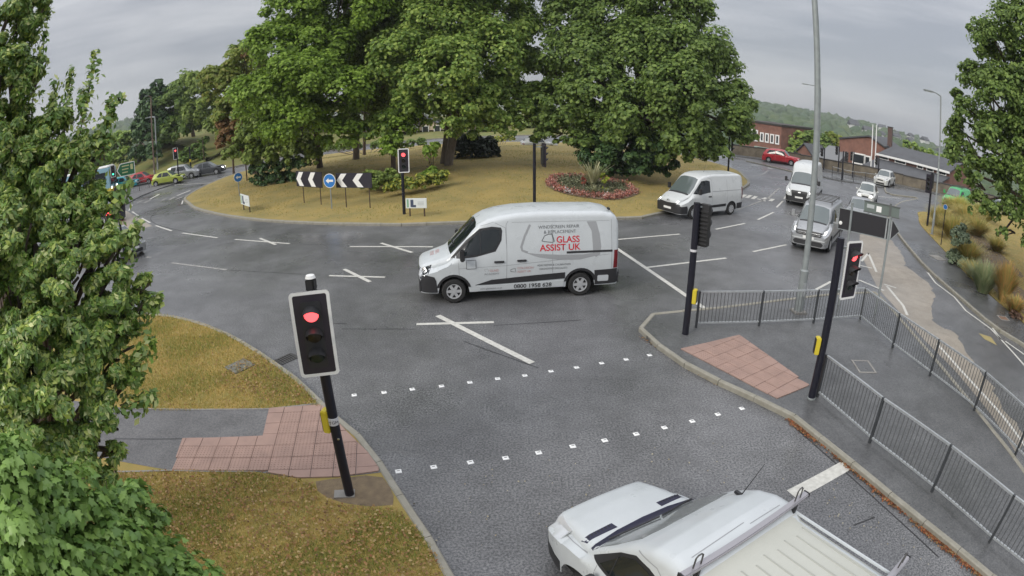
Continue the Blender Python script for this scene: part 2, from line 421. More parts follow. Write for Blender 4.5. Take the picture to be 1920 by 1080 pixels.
# ================================================================ kerbs made of separate stones
STONE = {}
def kerb(path, width=.13, top=.125, closed=False, step=.9, limit=999, lift=True):
    root = bpy.data.objects.new('kerb', None); link(root); tag(root, kind='structure')
    pts = smooth_path(path, step, closed)
    n = len(pts) if closed else len(pts) - 1
    rr = random.Random(len(pts))
    for i in range(n):
        a, b = pts[i], pts[(i + 1) % len(pts)]
        d = b - a; ln = d.length
        if ln < .05: continue
        key = (round(ln, 1), width, top)
        if key not in STONE:
            mb = MB(); h = top + .05
            x = round(ln, 1) / 2 - .006; y = width / 2; c = .018
            pr = [(-y, -.05), (y, -.05), (y, top - c), (y - c, top), (-y + c, top), (-y, top - c)]
            vs = [(sx * x, p[0], p[1]) for sx in (-1, 1) for p in pr]
            mb.add(vs, [tuple(range(6)), tuple(range(11, 5, -1))] + [(k, (k + 1) % 6, 6 + (k + 1) % 6, 6 + k) for k in range(6)])
            o = mb.build('kerb_stone', M_KERB, root); STONE[key] = o.data
        else:
            o = obj('kerb_stone', STONE[key], root)
        mid = (a + b) / 2
        o.location = (mid.x, mid.y, rr.uniform(-.006, .004))
        o.rotation_euler = (0, 0, math.atan2(d.y, d.x))
        o.scale = (ln / round(ln, 1), 1, 1)
    return pts

# ---- verge, footway and tactile paving on the near left
KL = [(-42, 12.5), (-30, 14.2), (-20, 15.3)] + [(-11.702,14.52),(-10.234,14.257),(-8.594,13.576),(-7.005,12.563),(-5.578,11.415),(-4.749,10.671),(-4.145,9.998),(-3.61,9.391),(-3.178,9.028),(-2.583,8.258),(-2.168,7.612),(-1.787,6.945),(-1.355,6.202),(-0.847,5.223)] + [(-.35, 3.6), (0.0, 1.0), (.2, -4)]
kl = kerb(KL)
VL = [(p.x, p.y) for p in smooth_path(KL, .45)] + [(-42, -4)]
tag(sheet('grass_verge', VL, ZP, M_DRY, thick=.3), kind='structure')
PATH = [(-8.669,8.81),(-5.029,9.406),(-3.893,9.685),(-3.26,8.923),(-2.548,8.092),(-2.193,7.548),(-2.909,7.336),(-3.608,7.209),(-4.433,7.26),(-6.195,6.925),(-7.51,6.524)]
PATH = PATH[:-1] + [(-40, 5.6), (-40, 7.9)]
foot = tag(sheet('footway', PATH, ZP + .004, M_FOOTDRY), kind='structure')
strip('tar_joint', [(-8.235,7.566),(-6.472,7.982)], .025, ZP + .008, M_TAR, foot)
strip('edging', [(-8.669,8.81),(-5.029,9.406),(-3.97,9.744)], .05, ZP + .012, M_CONC, foot)
strip('edging', [(-7.499,6.508),(-6.195,6.925),(-4.439,7.275)], .05, ZP + .012, M_CONC, foot)
soil = tag(sheet('bare_soil', [(p.x, p.y) for p in smooth_path([(-3.279,7.166),(-2.856,7.313),(-2.21,7.441),(-1.89,6.937),(-1.824,6.739),(-2.166,6.639),(-2.704,6.683),(-3.119,6.864)], .25, True)], ZP + .004, M_SOIL), kind='structure')
SLAB = None
def tactile(area, origin, ux, group, size=.4, z=ZP + .004, blist=True, mt=None):
    """blister paving slabs laid in a grid, kept where their centre lies in the area"""
    root = bpy.data.objects.new('tactile_paving', None); link(root); tag(root, kind='structure')
    u = Vector(ux).normalized(); v = Vector((-u.y, u.x))
    mb = MB(); s = size - .012
    mb.box((0, 0, .012), (s, s, .024))
    for a in range(6):
        for b in range(6):
            cx, cy = (a - 2.5) * size / 6, (b - 2.5) * size / 6
            r = .016
            ring = [(cx + r * math.cos(k * math.pi / 3), cy + r * math.sin(k * math.pi / 3), .0241) for k in range(6)]
            top = [(cx + .6 * r * math.cos(k * math.pi / 3), cy + .6 * r * math.sin(k * math.pi / 3), .034) for k in range(6)]
            mb.add(ring + top, [(k, (k + 1) % 6, 6 + (k + 1) % 6, 6 + k) for k in range(6)] + [tuple(range(6, 12))])
    first = None; rr = random.Random(7); ang = math.atan2(u.y, u.x)
    def clip(poly, nx, ny, c):
        out = []
        for i in range(len(poly)):
            p, q = poly[i], poly[(i + 1) % len(poly)]
            dp, dq = nx * p[0] + ny * p[1] - c, nx * q[0] + ny * q[1] - c
            if dp <= 0: out.append(p)
            if dp * dq < 0:
                k = dp / (dp - dq); out.append((p[0] + (q[0] - p[0]) * k, p[1] + (q[1] - p[1]) * k))
        return out
    loc = [((Vector(p) - Vector(origin)).dot(u), (Vector(p) - Vector(origin)).dot(v)) for p in area]
    for i in range(-30, 30):
        for j in range(-30, 30):
            x0, y0 = i * size + .006, j * size + .006
            pc = clip(clip(clip(clip(loc, 1, 0, x0 + s), -1, 0, -x0), 0, 1, y0 + s), 0, -1, -y0)
            if len(pc) < 3: continue
            ar = abs(sum(pc[k][0] * pc[(k + 1) % len(pc)][1] - pc[(k + 1) % len(pc)][0] * pc[k][1] for k in range(len(pc)))) / 2
            if ar < .012: continue
            c = Vector(origin) + u * (i + .5) * size + v * (j + .5) * size
            if ar > s * s * .97:
                if first is None:
                    o = mb.build('paving_slab', mt or M_RED, root); first = o.data
                else: o = obj('paving_slab', first, root)
            else:
                q = MB(); q.prism([(px - (i + .5) * size, py - (j + .5) * size) for px, py in pc], 0, .024); o = q.build('paving_slab', mt or M_RED, root)
            o.location = (c.x, c.y, z + rr.uniform(-.003, .003))
            o.rotation_euler = (rr.gauss(0, .003), rr.gauss(0, .003), ang)
    return root
A1 = [(-5.004,9.41),(-3.893,9.685),(-3.26,8.923),(-2.548,8.092),(-2.217,7.577),(-2.909,7.336),(-3.608,7.209),(-4.439,7.275),(-6.204,6.941),(-6.498,7.977),(-4.75,8.375)]
o1 = [(-6.195,6.925),(-4.439,7.275)]
tactile(A1, o1[0], Vector(o1[1]) - Vector(o1[0]), 'left')
# ---- traffic island / pavement on the near right
KR = [(12.906,16.065),(10.774,15.926),(8.794,15.551),(7.052,15.163),(5.394,14.809),(4.413,14.692),(3.907,14.554),(3.532,14.181),(3.349,13.601),(3.406,13.014),(3.712,12.262),(4.097,11.224),(4.537,10.549),(4.965,9.93),(5.396,9.375),(5.684,8.837),(5.919,7.961),(6.193,6.984),(6.627,5.444),(7.101,3.988),(7.396,3.073)] + [(7.9, 2.0), (8.4, 0), (9.1, -4)]
kerb(KR)
KR2 = [(12.906,16.065),(12.617,14.633),(12.268,13.417),(11.707,11.153),(11.167,8.858),(10.765,6.897),(10.456,4.996)] + [(10.2, 3.6), (9.9, 1.0), (9.6, -4)]
kerb(KR2)
PV = [(p.x, p.y) for p in smooth_path(KR, .4)] + [(p.x, p.y) for p in reversed(smooth_path(KR2, .4))]
pave = tag(sheet('pavement', PV, ZP, M_FOOT, thick=.3), kind='structure')
A2 = [(4.062,12.235),(5.922,12.929),(6.658,10.014),(5.577,9.576)]
o2 = [(4.062,12.235),(5.567,9.554)]
tactile(A2, o2[0], Vector(o2[1]) - Vector(o2[0]), 'right', z=ZP)
# ---- pavement and verge on the far right
KF = [(36, 45.5), (33.5, 41.5)] + [(37.142,40.968),(31.678,37.302),(26.206,32.18),(23.699,28.986),(21.393,24.786),(20.598,23.281),(18.738,19.317),(17.508,15.393),(16.854,12.546),(17.083,10.72)] + [(17.2, 9), (17.6, 5), (18, -4)]
kf = kerb(KF)
PF = [(p.x, p.y) for p in smooth_path(KF, .6)] + [(70, -4), (76, 24), (52, 44)]
pf = tag(sheet('pavement', PF, ZP, M_FOOT, thick=.3), kind='structure')
VR = [(p.x, p.y) for p in smooth_path([(32.721,33.965),(30.375,33.306),(28.826,31.548),(26.442,28.58),(23.842,23.9),(20.962,18.27),(19.879,15.205),(19.17,12.347)] + [(19.2, 9), (19.6, 4)], .6)] + [(70, 4), (74, 22), (46, 41)]
VRZ = ZP + .03
vr = tag(sheet('grass_verge', VR, VRZ, M_DRY, thick=.1), kind='structure')
BEDR = [(p.x, p.y) for p in smooth_path([(32.093,32.054),(27.138,26.301),(24.155,21.933),(21.813,17.81),(20.508,14.973),(20.192,13.133)] + [(23, 14), (24.5, 18)] + [(26.457,17.859),(28.896,21.858),(32.407,27.241),(36.367,33.716)], .6, True)]
tag(sheet('bare_soil', BEDR, VRZ + .006, M_SOIL), kind='structure')
# ---- the roundabout island: a low grass mound inside its kerb
IP = [(-26.049,39.971),(-23.63,36.559),(-21.269,33.924),(-17.328,30.832),(-13.216,28.435),(-9.562,27.092),(-6.577,26.395),(-3.948,26.198)] + [(5.054,27.098),(7.367,28.263)] + [(12.6, 33.2)] + [(17.732,40.161),(19.333,44.697),(20.273,48.857),(19.845,53.564),(18.538,58.414)] + [(15.5, 66), (8, 70.5), (-2, 72), (-11, 70), (-20, 66), (-25, 61), (-27.4, 54.3), (-27.6, 47.5)]
ki = kerb(IP, closed=True, width=.22)
ICX, ICY = -3.0, 48.0
IB = np.array([(p.x, p.y) for p in smooth_path(IP, .7, True)])
IA = np.arctan2(IB[:, 1] - ICY, IB[:, 0] - ICX); IR = np.hypot(IB[:, 0] - ICX, IB[:, 1] - ICY)
o_ = np.argsort(IA); IA, IR = IA[o_], IR[o_]
def isl_z(x, y):
    a = np.arctan2(np.asarray(y) - ICY, np.asarray(x) - ICX); r = np.hypot(np.asarray(x) - ICX, np.asarray(y) - ICY)
    q = np.clip(1 - r / np.interp(a, IA, IR, period=2 * np.pi), 0, 1)
    q = np.clip(q / .75, 0, 1)
    return ZP + .85 * q * q * (3 - 2 * q)
def island():
    na, nr = 180, 26; V = []; F = []
    ang = np.linspace(-np.pi, np.pi, na, endpoint=False); rad = np.interp(ang, IA, IR, period=2 * np.pi)
    for j in range(nr):
        f_ = 1 - (j / (nr - 1)) ** 1.0
        for i in range(na):
            x = ICX + math.cos(ang[i]) * rad[i] * f_; y = ICY + math.sin(ang[i]) * rad[i] * f_
            V.append((x, y, float(isl_z(x, y)) + (random.Random(i * 977 + j).gauss(0, .012) if 0 < j < nr - 1 else 0)))
    for j in range(nr - 1):
        for i in range(na):
            F.append((j * na + i, j * na + (i + 1) % na, (j + 1) * na + (i + 1) % na, (j + 1) * na + i))
    tag(obj('roundabout_island', mesh_np('roundabout_island', V, F, M_ISL, True)), kind='structure')
island()
# ---- median kerb and small refuge on the far side
kerb([(25.161,57.626),(26.322,54.43),(27.635,50.65)], width=.2, top=.12)
MB_ = [(28.53,51.115),(32.571,54.564),(35.5,52.087),(38.265,48.292),(35.669,45.442),(31.193,47.202)]
tag(sheet('traffic_refuge', MB_, ZP, M_FOOT, thick=.2), kind='structure')
LS = [(-33.953,50.827),(-34.29,47.427),(-34.101,43.403),(-32.025,36.713),(-41.106,42.544),(-46.236,50.692),(-40.514,51.772),(-37.633,52.153)]
tag(sheet('traffic_refuge', LS, ZP, M_FOOTDRY, thick=.2), kind='structure')
# ---- the bank on the far left
def bank():
    front = smooth_path([(-70.848,70.139),(-50.162,61.362),(-42.637,59.222),(-36.775,56.877),(-33.557,58.04),(-30.849,61.911)] + [(-30, 64), (-24, 73), (-14, 79), (0, 84), (16, 84)], 2.0)
    n = len(front); rows = 14; V = []; F = []
    for j in range(rows):
        d = [0, .2, 1.5, 3, 5, 8, 11, 15, 20, 26, 34, 44, 60, 90][j]
        for i, p in enumerate(front):
            a = front[max(i - 1, 0)]; b = front[min(i + 1, n - 1)]
            t = (b - a).normalized(); q = Vector((-t.y, t.x))
            k = min(1, max(0, (i - 2) / 6)); left = min(1, max(.0, (n - i - 14) / 8))
            x, y = p.x + q.x * d, p.y + q.y * d
            z = ZP + (5.2 * left + .3) * (1 - math.exp(-max(d - 2, 0) / 16)) * (1 + .06 * math.sin(x * .4) * math.cos(y * .3))
            V.append((x, y, z if j else -.2))
    for j in range(rows - 1):
        for i in range(n - 1):
            F.append((j * n + i, j * n + i + 1, (j + 1) * n + i + 1, (j + 1) * n + i))
    tag(obj('grass_bank', mesh_np('grass_bank', V, F, M_GREENGRASS, True)), kind='structure')
    kerb([(p.x, p.y) for p in front[4:]], width=.18, top=.13, step=1.8)
bank()

# ---- covers, grates and studs
def cover(name, label, pts, z, mt, frame=True):
    c = sum((Vector(p) for p in pts), Vector((0, 0))) / 4
    u = (Vector(pts[1]) - Vector(pts[0])); rz = math.atan2(u.y, u.x)
    wx = ((Vector(pts[1]) - Vector(pts[0])).length + (Vector(pts[2]) - Vector(pts[3])).length) / 2
    wy = ((Vector(pts[3]) - Vector(pts[0])).length + (Vector(pts[2]) - Vector(pts[1])).length) / 2
    t = thing(name, label, 'cover', (c.x, c.y, z), rz)
    if frame:
        mb = MB()
        for sx in (-1, 1): mb.box((sx * (wx / 2), 0, .006), (.05, wy + .05, .012))
        for sy in (-1, 1): mb.box((0, sy * (wy / 2), .0055), (wx - .05, .05, .011))
        mb.build('frame', M_CONC, t)
    MB().box((0, 0, .004), (wx - .06, wy - .06, .008)).build('lid', mt, t)
    return t
cv = cover('utility_cover', 'square grey concrete access cover set in the brown grass verge', [(-6.952,11.2),(-6.651,11.682),(-6.202,11.303),(-6.486,10.848)], ZP, mat('cover_concrete', (.19, .185, .17), .85, var=(.12, .125, .10), vscale=9, vdetail=6, bump=.3), frame=False)
MB().box((0, 0, .012), (.62, .56, .03)).build('slab', MATS['cover_concrete'], cv)
cover('manhole_cover', 'rectangular cover in the wet pavement behind the guard rails', [(8.569,11.052),(9.048,10.943),(8.932,10.31),(8.434,10.37)], ZP, M_FOOT)
cover('manhole_cover', 'pale rectangular cover in the far pavement beside the shrub bed', [(20.964,21.264),(21.613,21.223),(21.255,20.555),(20.487,20.504)], ZP, M_CONC)
cover('manhole_cover', 'rusty cover in the far pavement by the picture right edge', [(18.028,13.254),(18.487,13.093),(18.391,12.72),(17.879,12.836)], ZP, mat('rust', (.2, .12, .08), .8))
def gully():
    pts = [(-5.797,11.929),(-5.571,12.253),(-5.324,12.023),(-5.509,11.681)]
    c = sum((Vector(p) for p in pts), Vector((0, 0))) / 4; u = Vector(pts[1]) - Vector(pts[0])
    t = thing('gully_grate', 'black iron drain grate in the road against the left kerb', 'drain', (c.x, c.y, .004), math.atan2(u.y, u.x))
    MB().box((0, 0, .002), (.50, .34, .004)).build('pit', mat('void', (.008, .008, .008), .9), t)
    for i in range(7): MB().box((-.21 + i * .07, 0, .009), (.03, .31, .012)).build('bar', M_IRON, t)
    mb = MB()
    for s in (-1, 1): mb.box((0, s * .175, .0085), (.54, .04, .013)); mb.box((s * .26, 0, .008), (.04, .30, .012))
    mb.build('frame', M_IRON, t)
gully()
ST1 = [(-1.949,7.731),(-1.359,7.89),(-0.738,8.052),(-0.135,8.182),(0.443,8.333),(1.061,8.507),(1.662,8.658),(2.284,8.82),(2.875,8.984),(3.488,9.145),(4.099,9.33),(4.701,9.48),(5.346,9.675)]
ST2 = [(-3.354,10.33),(-2.723,10.484),(-2.134,10.65),(-1.519,10.808),(-0.923,10.983),(-0.329,11.152),(0.265,11.292),(0.851,11.48),(1.442,11.64),(2.045,11.826),(2.654,11.986),(3.27,12.176),(3.866,12.342)]
STUD = None
def studs():
    mb = MB(); h = .055
    mb.add([(-h, -h, .0), (h, -h, 0), (h, h, 0), (-h, h, 0), (-h + .02, -h + .02, .012), (h - .02, -h + .02, .012), (h - .02, h - .02, .012), (-h + .02, h - .02, .012)],
           [(4, 5, 6, 7), (0, 1, 5, 4), (1, 2, 6, 5), (2, 3, 7, 6), (3, 0, 4, 7)])
    first = None
    names = ['first', 'second', 'third', 'fourth', 'fifth', 'sixth', 'seventh', 'eighth', 'ninth', 'tenth', 'eleventh', 'twelfth', 'last']
    for row, S in (('nearer', ST1), ('farther', ST2)):
        rz = math.atan2(S[-1][1] - S[0][1], S[-1][0] - S[0][0])
        for i, (x, y) in enumerate(S):
            if first is None: o = mb.build('crossing_stud', mat('stud_white', (.78, .78, .76), .5)); first = o.data
            else: o = obj('crossing_stud', first)
            o.location = (x, y, .003); o.rotation_euler = (0, 0, rz + random.Random(i).gauss(0, .05))
            tag(o, 'square white stud, %s from the left kerb in the %s row of the crossing' % (names[i], row), 'road stud', 'studs marking the pedestrian crossing')
            g = MB(); g.box((0, .0, .0125), (.05, .016, .004))
            if i == 0 and row == 'nearer': studs.slot = g.build('reflector', M_IRON, o)
            else: obj('reflector', studs.slot.data, o)
studs()
# ================================================================ vehicles
def paint(name, col, rough=.35, metal=0.0, coat=.35):
    return mat('paint_' + name, col, rough, metal=metal, coat=coat, var=tuple(c * .93 for c in col), vscale=2.0, vdetail=6, obj=True, rvar=(rough - .08, rough + .12, 3))
M_GLASS = mat('car_glass', (.012, .016, .018), .06, spec=.6)
M_GLASSG = mat('windscreen_glass', (.09, .11, .11), .05, spec=.8)
M_TYRE = mat('tyre', (.018, .018, .018), .85)
M_RIM = mat('rim_silver', (.50, .51, .52), .4, metal=.4)
M_RIMD = mat('rim_recess', (.03, .03, .032), .6)
M_TRIM = mat('black_trim', (.022, .022, .024), .55, bump=.05, bscale=80, obj=True)
M_UNDER = mat('underbody', (.01, .01, .01), .9)
M_LAMP = mat('headlamp', (.62, .64, .66), .12, metal=.3)
M_LAMPON = mat('headlamp_lit', (.9, .9, .9), .3, emit=((1, .97, .9), 3.0))
M_TAIL = mat('tail_lamp', (.16, .01, .015), .2)
M_TAILON = mat('tail_lamp_lit', (.5, .02, .03), .3, emit=((1, .06, .08), 3.5))
M_PLATEW = mat('plate_white', (.72, .72, .70), .5)
M_PLATEY = mat('plate_yellow', (.70, .52, .06), .5)
M_CHROME = mat('chrome', (.62, .63, .64), .2, metal=.9)
M_GAP = mat('panel_gap', (.27, .28, .29), .7)
def tab(t): 
    xs = [p[0] for p in t]; ys = [p[1] for p in t]
    return lambda x: float(np.interp(x, xs, ys))
class Body:
    """lofted shell: front at x = 0, tail at x = L, left side at -y"""
    def __init__(s, L, top, wid, upw, base, belt, rr, axles, wr, arch, crown=.03):
        s.L = L; T, Wd, U = tab(top), tab(wid), tab(upw)
        xs = set(np.linspace(0, L, int(L / .07)).round(3)) | {.015, .03, .05, .09, L - .015, L - .04}
        for a in axles:
            for t in np.linspace(-1, 1, 17): xs.add(round(a + t * arch, 3))
            xs.add(round(a - arch - .004, 3)); xs.add(round(a + arch + .004, 3))
        xs |= {round(p[0], 3) for p in top}
        xs = sorted(x for x in xs if 0 <= x <= L)
        V = []; nS = 10; nC = 5; nT = 5
        B0 = base if callable(base) else (lambda x: base)
        for x in xs:
            zt = T(x); W = Wd(x); Up = min(U(x), W)
            zb = B0(x)
            for a in axles:
                if abs(x - a) < arch: zb = max(zb, wr + math.sqrt(arch ** 2 - (x - a) ** 2) - .0)
            r = min(rr, max(.04, (zt - zb) * .35))
            ze = zt - crown - r
            zm = min(belt, ze - .01)
            half = []
            for k in range(nS):
                z = zb + (ze - zb) * k / (nS - 1)
                if z <= zm:
                    q = (zm - z) / max(zm - .2, .1); y = W * (1 - .05 * q * q)
                else:
                    q = (z - zm) / max(ze - zm, .01); y = W + (Up - W) * (q ** 1.25)
                half.append((y, z))
            ye = half[-1][0]
            ri = min(r * 1.1, ye * .5)
            for k in range(1, nC + 1):
                t = math.pi / 2 * k / nC
                half.append((ye - ri * (1 - math.cos(t)), ze + r * math.sin(t)))
            yt = half[-1][0]
            for k in range(1, nT + 1):
                f_ = 1 - k / nT
                half.append((yt * f_, zt - crown * f_ * f_))
            ring = [(x, -y, z) for y, z in half] + [(x, y, z) for y, z in reversed(half[:-1])]
            V.append(ring)
        m_ = len(V[0]); s.v = [q for r_ in V for q in r_]; F = []
        for i in range(len(V) - 1):
            for k in range(m_ - 1):
                F.append((i * m_ + k, i * m_ + k + 1, (i + 1) * m_ + k + 1, (i + 1) * m_ + k))
        for e in (0, len(V) - 1):
            for k in range(m_ // 2 - 0):
                a, b = e * m_ + k, e * m_ + m_ - 1 - k
                if k + 1 < m_ - 1 - k - 0 and a + 1 <= b - 1:
                    F.append((a, a + 1, b - 1, b) if a + 1 != b - 1 else (a, a + 1, b))
        s.f = F
        s.bvh = BVHTree.FromPolygons([Vector(q) for q in s.v], [tuple(q) for q in F])
    def hit(s, ax, a, b):
        if ax == 'L': o, d = Vector((a, -6, b)), Vector((0, 1, 0))
        elif ax == 'R': o, d = Vector((a, 6, b)), Vector((0, -1, 0))
        elif ax == 'F': o, d = Vector((-6, a, b)), Vector((1, 0, 0))
        elif ax == 'B': o, d = Vector((s.L + 6, a, b)), Vector((-1, 0, 0))
        else: o, d = Vector((a, b, 9)), Vector((0, 0, -1))
        p = s.bvh.ray_cast(o, d)
        if p[0] is None:
            q = s.bvh.find_nearest(o + d * 5.0)
            return q[0], d, q[1]
        return p[0], d, p[1]
class Veh:
    def __init__(s, name, label, cat, body, pt, axle_xy, heading, axles, wr, scale=1.0, track=.0, W=1.0, group=None, shift=0.0):
        s.b = body; s.pt = pt
        h = Vector((math.cos(heading), math.sin(heading)))
        mid = (axles[0] + axles[1]) / 2
        s.off = mid
        c = Vector(axle_xy) - h * (mid - axles[0]) * scale
        s.t = thing(name, label, cat, (c.x, c.y, .006), math.atan2(-h.y, -h.x), group)
        s.t.scale = (scale,) * 3
        mb = MB(); mb.add([(x - mid, y, z) for x, y, z in body.v], body.f)
        s.body = mb.build('body', pt, s.t, smooth=38)
        MB().box((body.L / 2 - mid, 0, .55), (body.L - .5, W * 1.55, .62)).build('underbody', M_UNDER, s.t)
    def decal(s, name, poly, ax, mt, off=.004, step=.06, parent=None, skirt=.012):
        a = np.array([p[0] for p in poly]); lo, hi = a.min(), a.max()
        e = (hi - lo) * 1e-4
        cols = sorted(set(np.linspace(lo + e, hi - e, max(2, int((hi - lo) / step) + 2))) | {float(np.clip(q, lo + e, hi - e)) for q in a})
        n = len(poly); rows = []
        for c in cols:
            zz = []
            for i in range(n):
                (x1, z1), (x2, z2) = poly[i], poly[(i + 1) % n]
                if (x1 - c) * (x2 - c) <= 0 and x1 != x2: zz.append(z1 + (z2 - z1) * (c - x1) / (x2 - x1))
            rows.append((c, min(zz), max(zz)))
        nb = max(2, int(max(r[2] - r[1] for r in rows) / step) + 2)
        V = []; D = []
        for c, z0, z1 in rows:
            for k in range(nb):
                p, d, nn = s.b.hit(ax, c, z0 + (z1 - z0) * k / (nb - 1))
                V.append(p - d * off); D.append(d)
        na = len(rows); F = [(i * nb + k, i * nb + k + 1, (i + 1) * nb + k + 1, (i + 1) * nb + k) for i in range(na - 1) for k in range(nb - 1)]
        ring = [i * nb for i in range(na)] + [(na - 1) * nb + k for k in range(1, nb)] + [i * nb + nb - 1 for i in range(na - 2, -1, -1)] + [k for k in range(nb - 2, 0, -1)]
        base = len(V)
        V += [V[i] + D[i] * (off + skirt) for i in ring]
        m_ = len(ring)
        F += [(ring[i], ring[(i + 1) % m_], base + (i + 1) % m_, base + i) for i in range(m_)]
        mb = MB(); mb.add([(v.x - s.off, v.y, v.z) for v in V], F)
        return mb.build(name, mt, parent or s.t, smooth=40)
    def both(s, name, poly, mt, **k):
        return s.decal(name, poly, 'L', mt, **k), s.decal(name, poly, 'R', mt, **k)
    def fb(s, name, poly, mt, ax='F', **k):
        s.decal(name, poly, ax, mt, **k); s.decal(name, [(-a, b) for a, b in poly], ax, mt, **k)
    def seam(s, pts, ax='L', wd=.012, mt=None, name='seam', off=.0025):
        """thin line following the body"""
        P = [Vector(p) for p in pts]; out = []
        for i in range(len(P) - 1):
            k = max(1, int((P[i + 1] - P[i]).length / .06))
            for j in range(k): out.append(P[i].lerp(P[i + 1], j / k))
        out.append(P[-1]); A, B = ribbon(out, wd, 0); V = []
        for q in A + B:
            p, d, nn = s.b.hit(ax, q.x, q.y); V.append(p - d * off)
        n = len(A)
        mb = MB(); mb.add([(v.x - s.off, v.y, v.z) for v in V], [(n + i, n + i + 1, i + 1, i) for i in range(n - 1)])
        return mb.build(name, mt or M_GAP, s.t)
    def text(s, txt, size, at, mt, ax='L', off=.006, name='lettering', wide=1.0, bold=0.0, ital=0.0):
        cu = bpy.data.curves.new('t', 'FONT'); cu.body = txt; cu.size = size; cu.offset = bold; cu.shear = ital
        o = bpy.data.objects.new('t', cu); COL.objects.link(o)
        dg = bpy.context.evaluated_depsgraph_get()
        me = bpy.data.meshes.new_from_object(o.evaluated_get(dg))
        bpy.data.objects.remove(o); bpy.data.curves.remove(cu)
        for v in me.vertices:
            a, b = v.co.x * wide + at[0], v.co.y + at[1]
            if ax in 'FR': a2 = at[0] - v.co.x * wide
            p, d, nn = s.b.hit(ax, a if ax not in 'FR' else a2, b)
            q = p - d * off; v.co = (q.x - s.off, q.y, q.z)
        me.name = name; me.materials.append(mt)
        return tag(obj(name, me, s.t), kind='stuff')
    def wheels(s, axles, ytrack, wr, wd=.2, rim=M_RIM, spokes=6, white=False):
        tyre = MB(); tyre.lathe([(wr * .62, -wd / 2), (wr * .90, -wd / 2), (wr * .985, -wd * .36), (wr, -wd * .2), (wr, wd * .2), (wr * .985, wd * .36), (wr * .90, wd / 2), (wr * .62, wd / 2)], 28)
        rimm = MB(); rr = wr * .64
        rimm.lathe([(rr * 1.0, wd * .42), (rr * .98, wd * .5), (rr * .86, wd * .48), (rr * .84, wd * .34)], 28)
        for k in range(spokes):
            t = 2 * math.pi * k / spokes; M_ = Matrix.Rotation(t, 3, 'Z')
            rimm.prism([(.05 * rr, -.19 * rr), (.87 * rr, -.17 * rr), (.87 * rr, .17 * rr), (.05 * rr, .19 * rr)], wd * .30, wd * .47, M_)
        rimm.lathe([(.001, wd * .50), (.3 * rr, wd * .50), (.34 * rr, wd * .3)], 16)
        rec = MB(); rec.lathe([(.001, wd * .25), (rr, wd * .25), (rr, wd * .1)], 20)
        a = None
        for x in axles:
            for sd_ in (-1, 1):
                if a is None:
                    o = tyre.build('wheel', M_TYRE, s.t, smooth=40); r_ = rimm.build('rim', rim, o, smooth=30); c_ = rec.build('recess', M_RIMD, o)
                    a = (o.data, r_.data, c_.data)
                else:
                    o = obj('wheel', a[0], s.t); obj('rim', a[1], o); obj('recess', a[2], o)
                o.location = (x - s.off, sd_ * ytrack, wr)
                o.rotation_euler = (math.pi / 2 if sd_ < 0 else -math.pi / 2, 0, 0)
    def mirror(s, x, y, z, mt, sz=(.13, .2, .28)):
        for sd_ in (-1, 1):
            mb = MB(); mb.box((x - s.off, sd_ * (y + .14), z), sz); mb.box((x - s.off + .02, sd_ * (y + .0), z - sz[2] * .3), (.08, .16, .07))
            o = mb.build('wing_mirror', mt, s.t, bevel=.025, smooth=50)
            g = MB(); g.box((x - s.off + sz[0] / 2 + .003, sd_ * (y + .14), z), (.008, sz[1] * .78, sz[2] * .78)); g.build('mirror_glass', M_GLASS, o)
    def bits(s, name, mb, mt, smooth=None, bevel=0.0):
        mb.v = [(v[0] - s.off, v[1], v[2]) for v in mb.v]
        return mb.build(name, mt, s.t, smooth=smooth, bevel=bevel)
def rect(a0, b0, a1, b1, r=0.0):
    if not r: return [(a0, b0), (a1, b0), (a1, b1), (a0, b1)]
    return [(a0 + r, b0), (a1 - r, b0), (a1, b0 + r), (a1, b1 - r), (a1 - r, b1), (a0 + r, b1), (a0, b1 - r), (a0, b0 + r)]
def archband(xc, z0, r0, r1, lo, n=14):
    """arch-shaped trim: outer radius r1 down to height lo (inner part falls into the wheel opening)"""
    pts = []
    for k in range(n + 1):
        t = math.pi * k / n
        pts.append((xc - r1 * math.cos(t), max(lo, z0 + r1 * math.sin(t))))
    return pts
WHITE = paint('white', (.56, .58, .58)); WHITE2 = paint('cool_white', (.52, .55, .565)); SILVER = paint('silver', (.36, .37, .38), .35, .5)

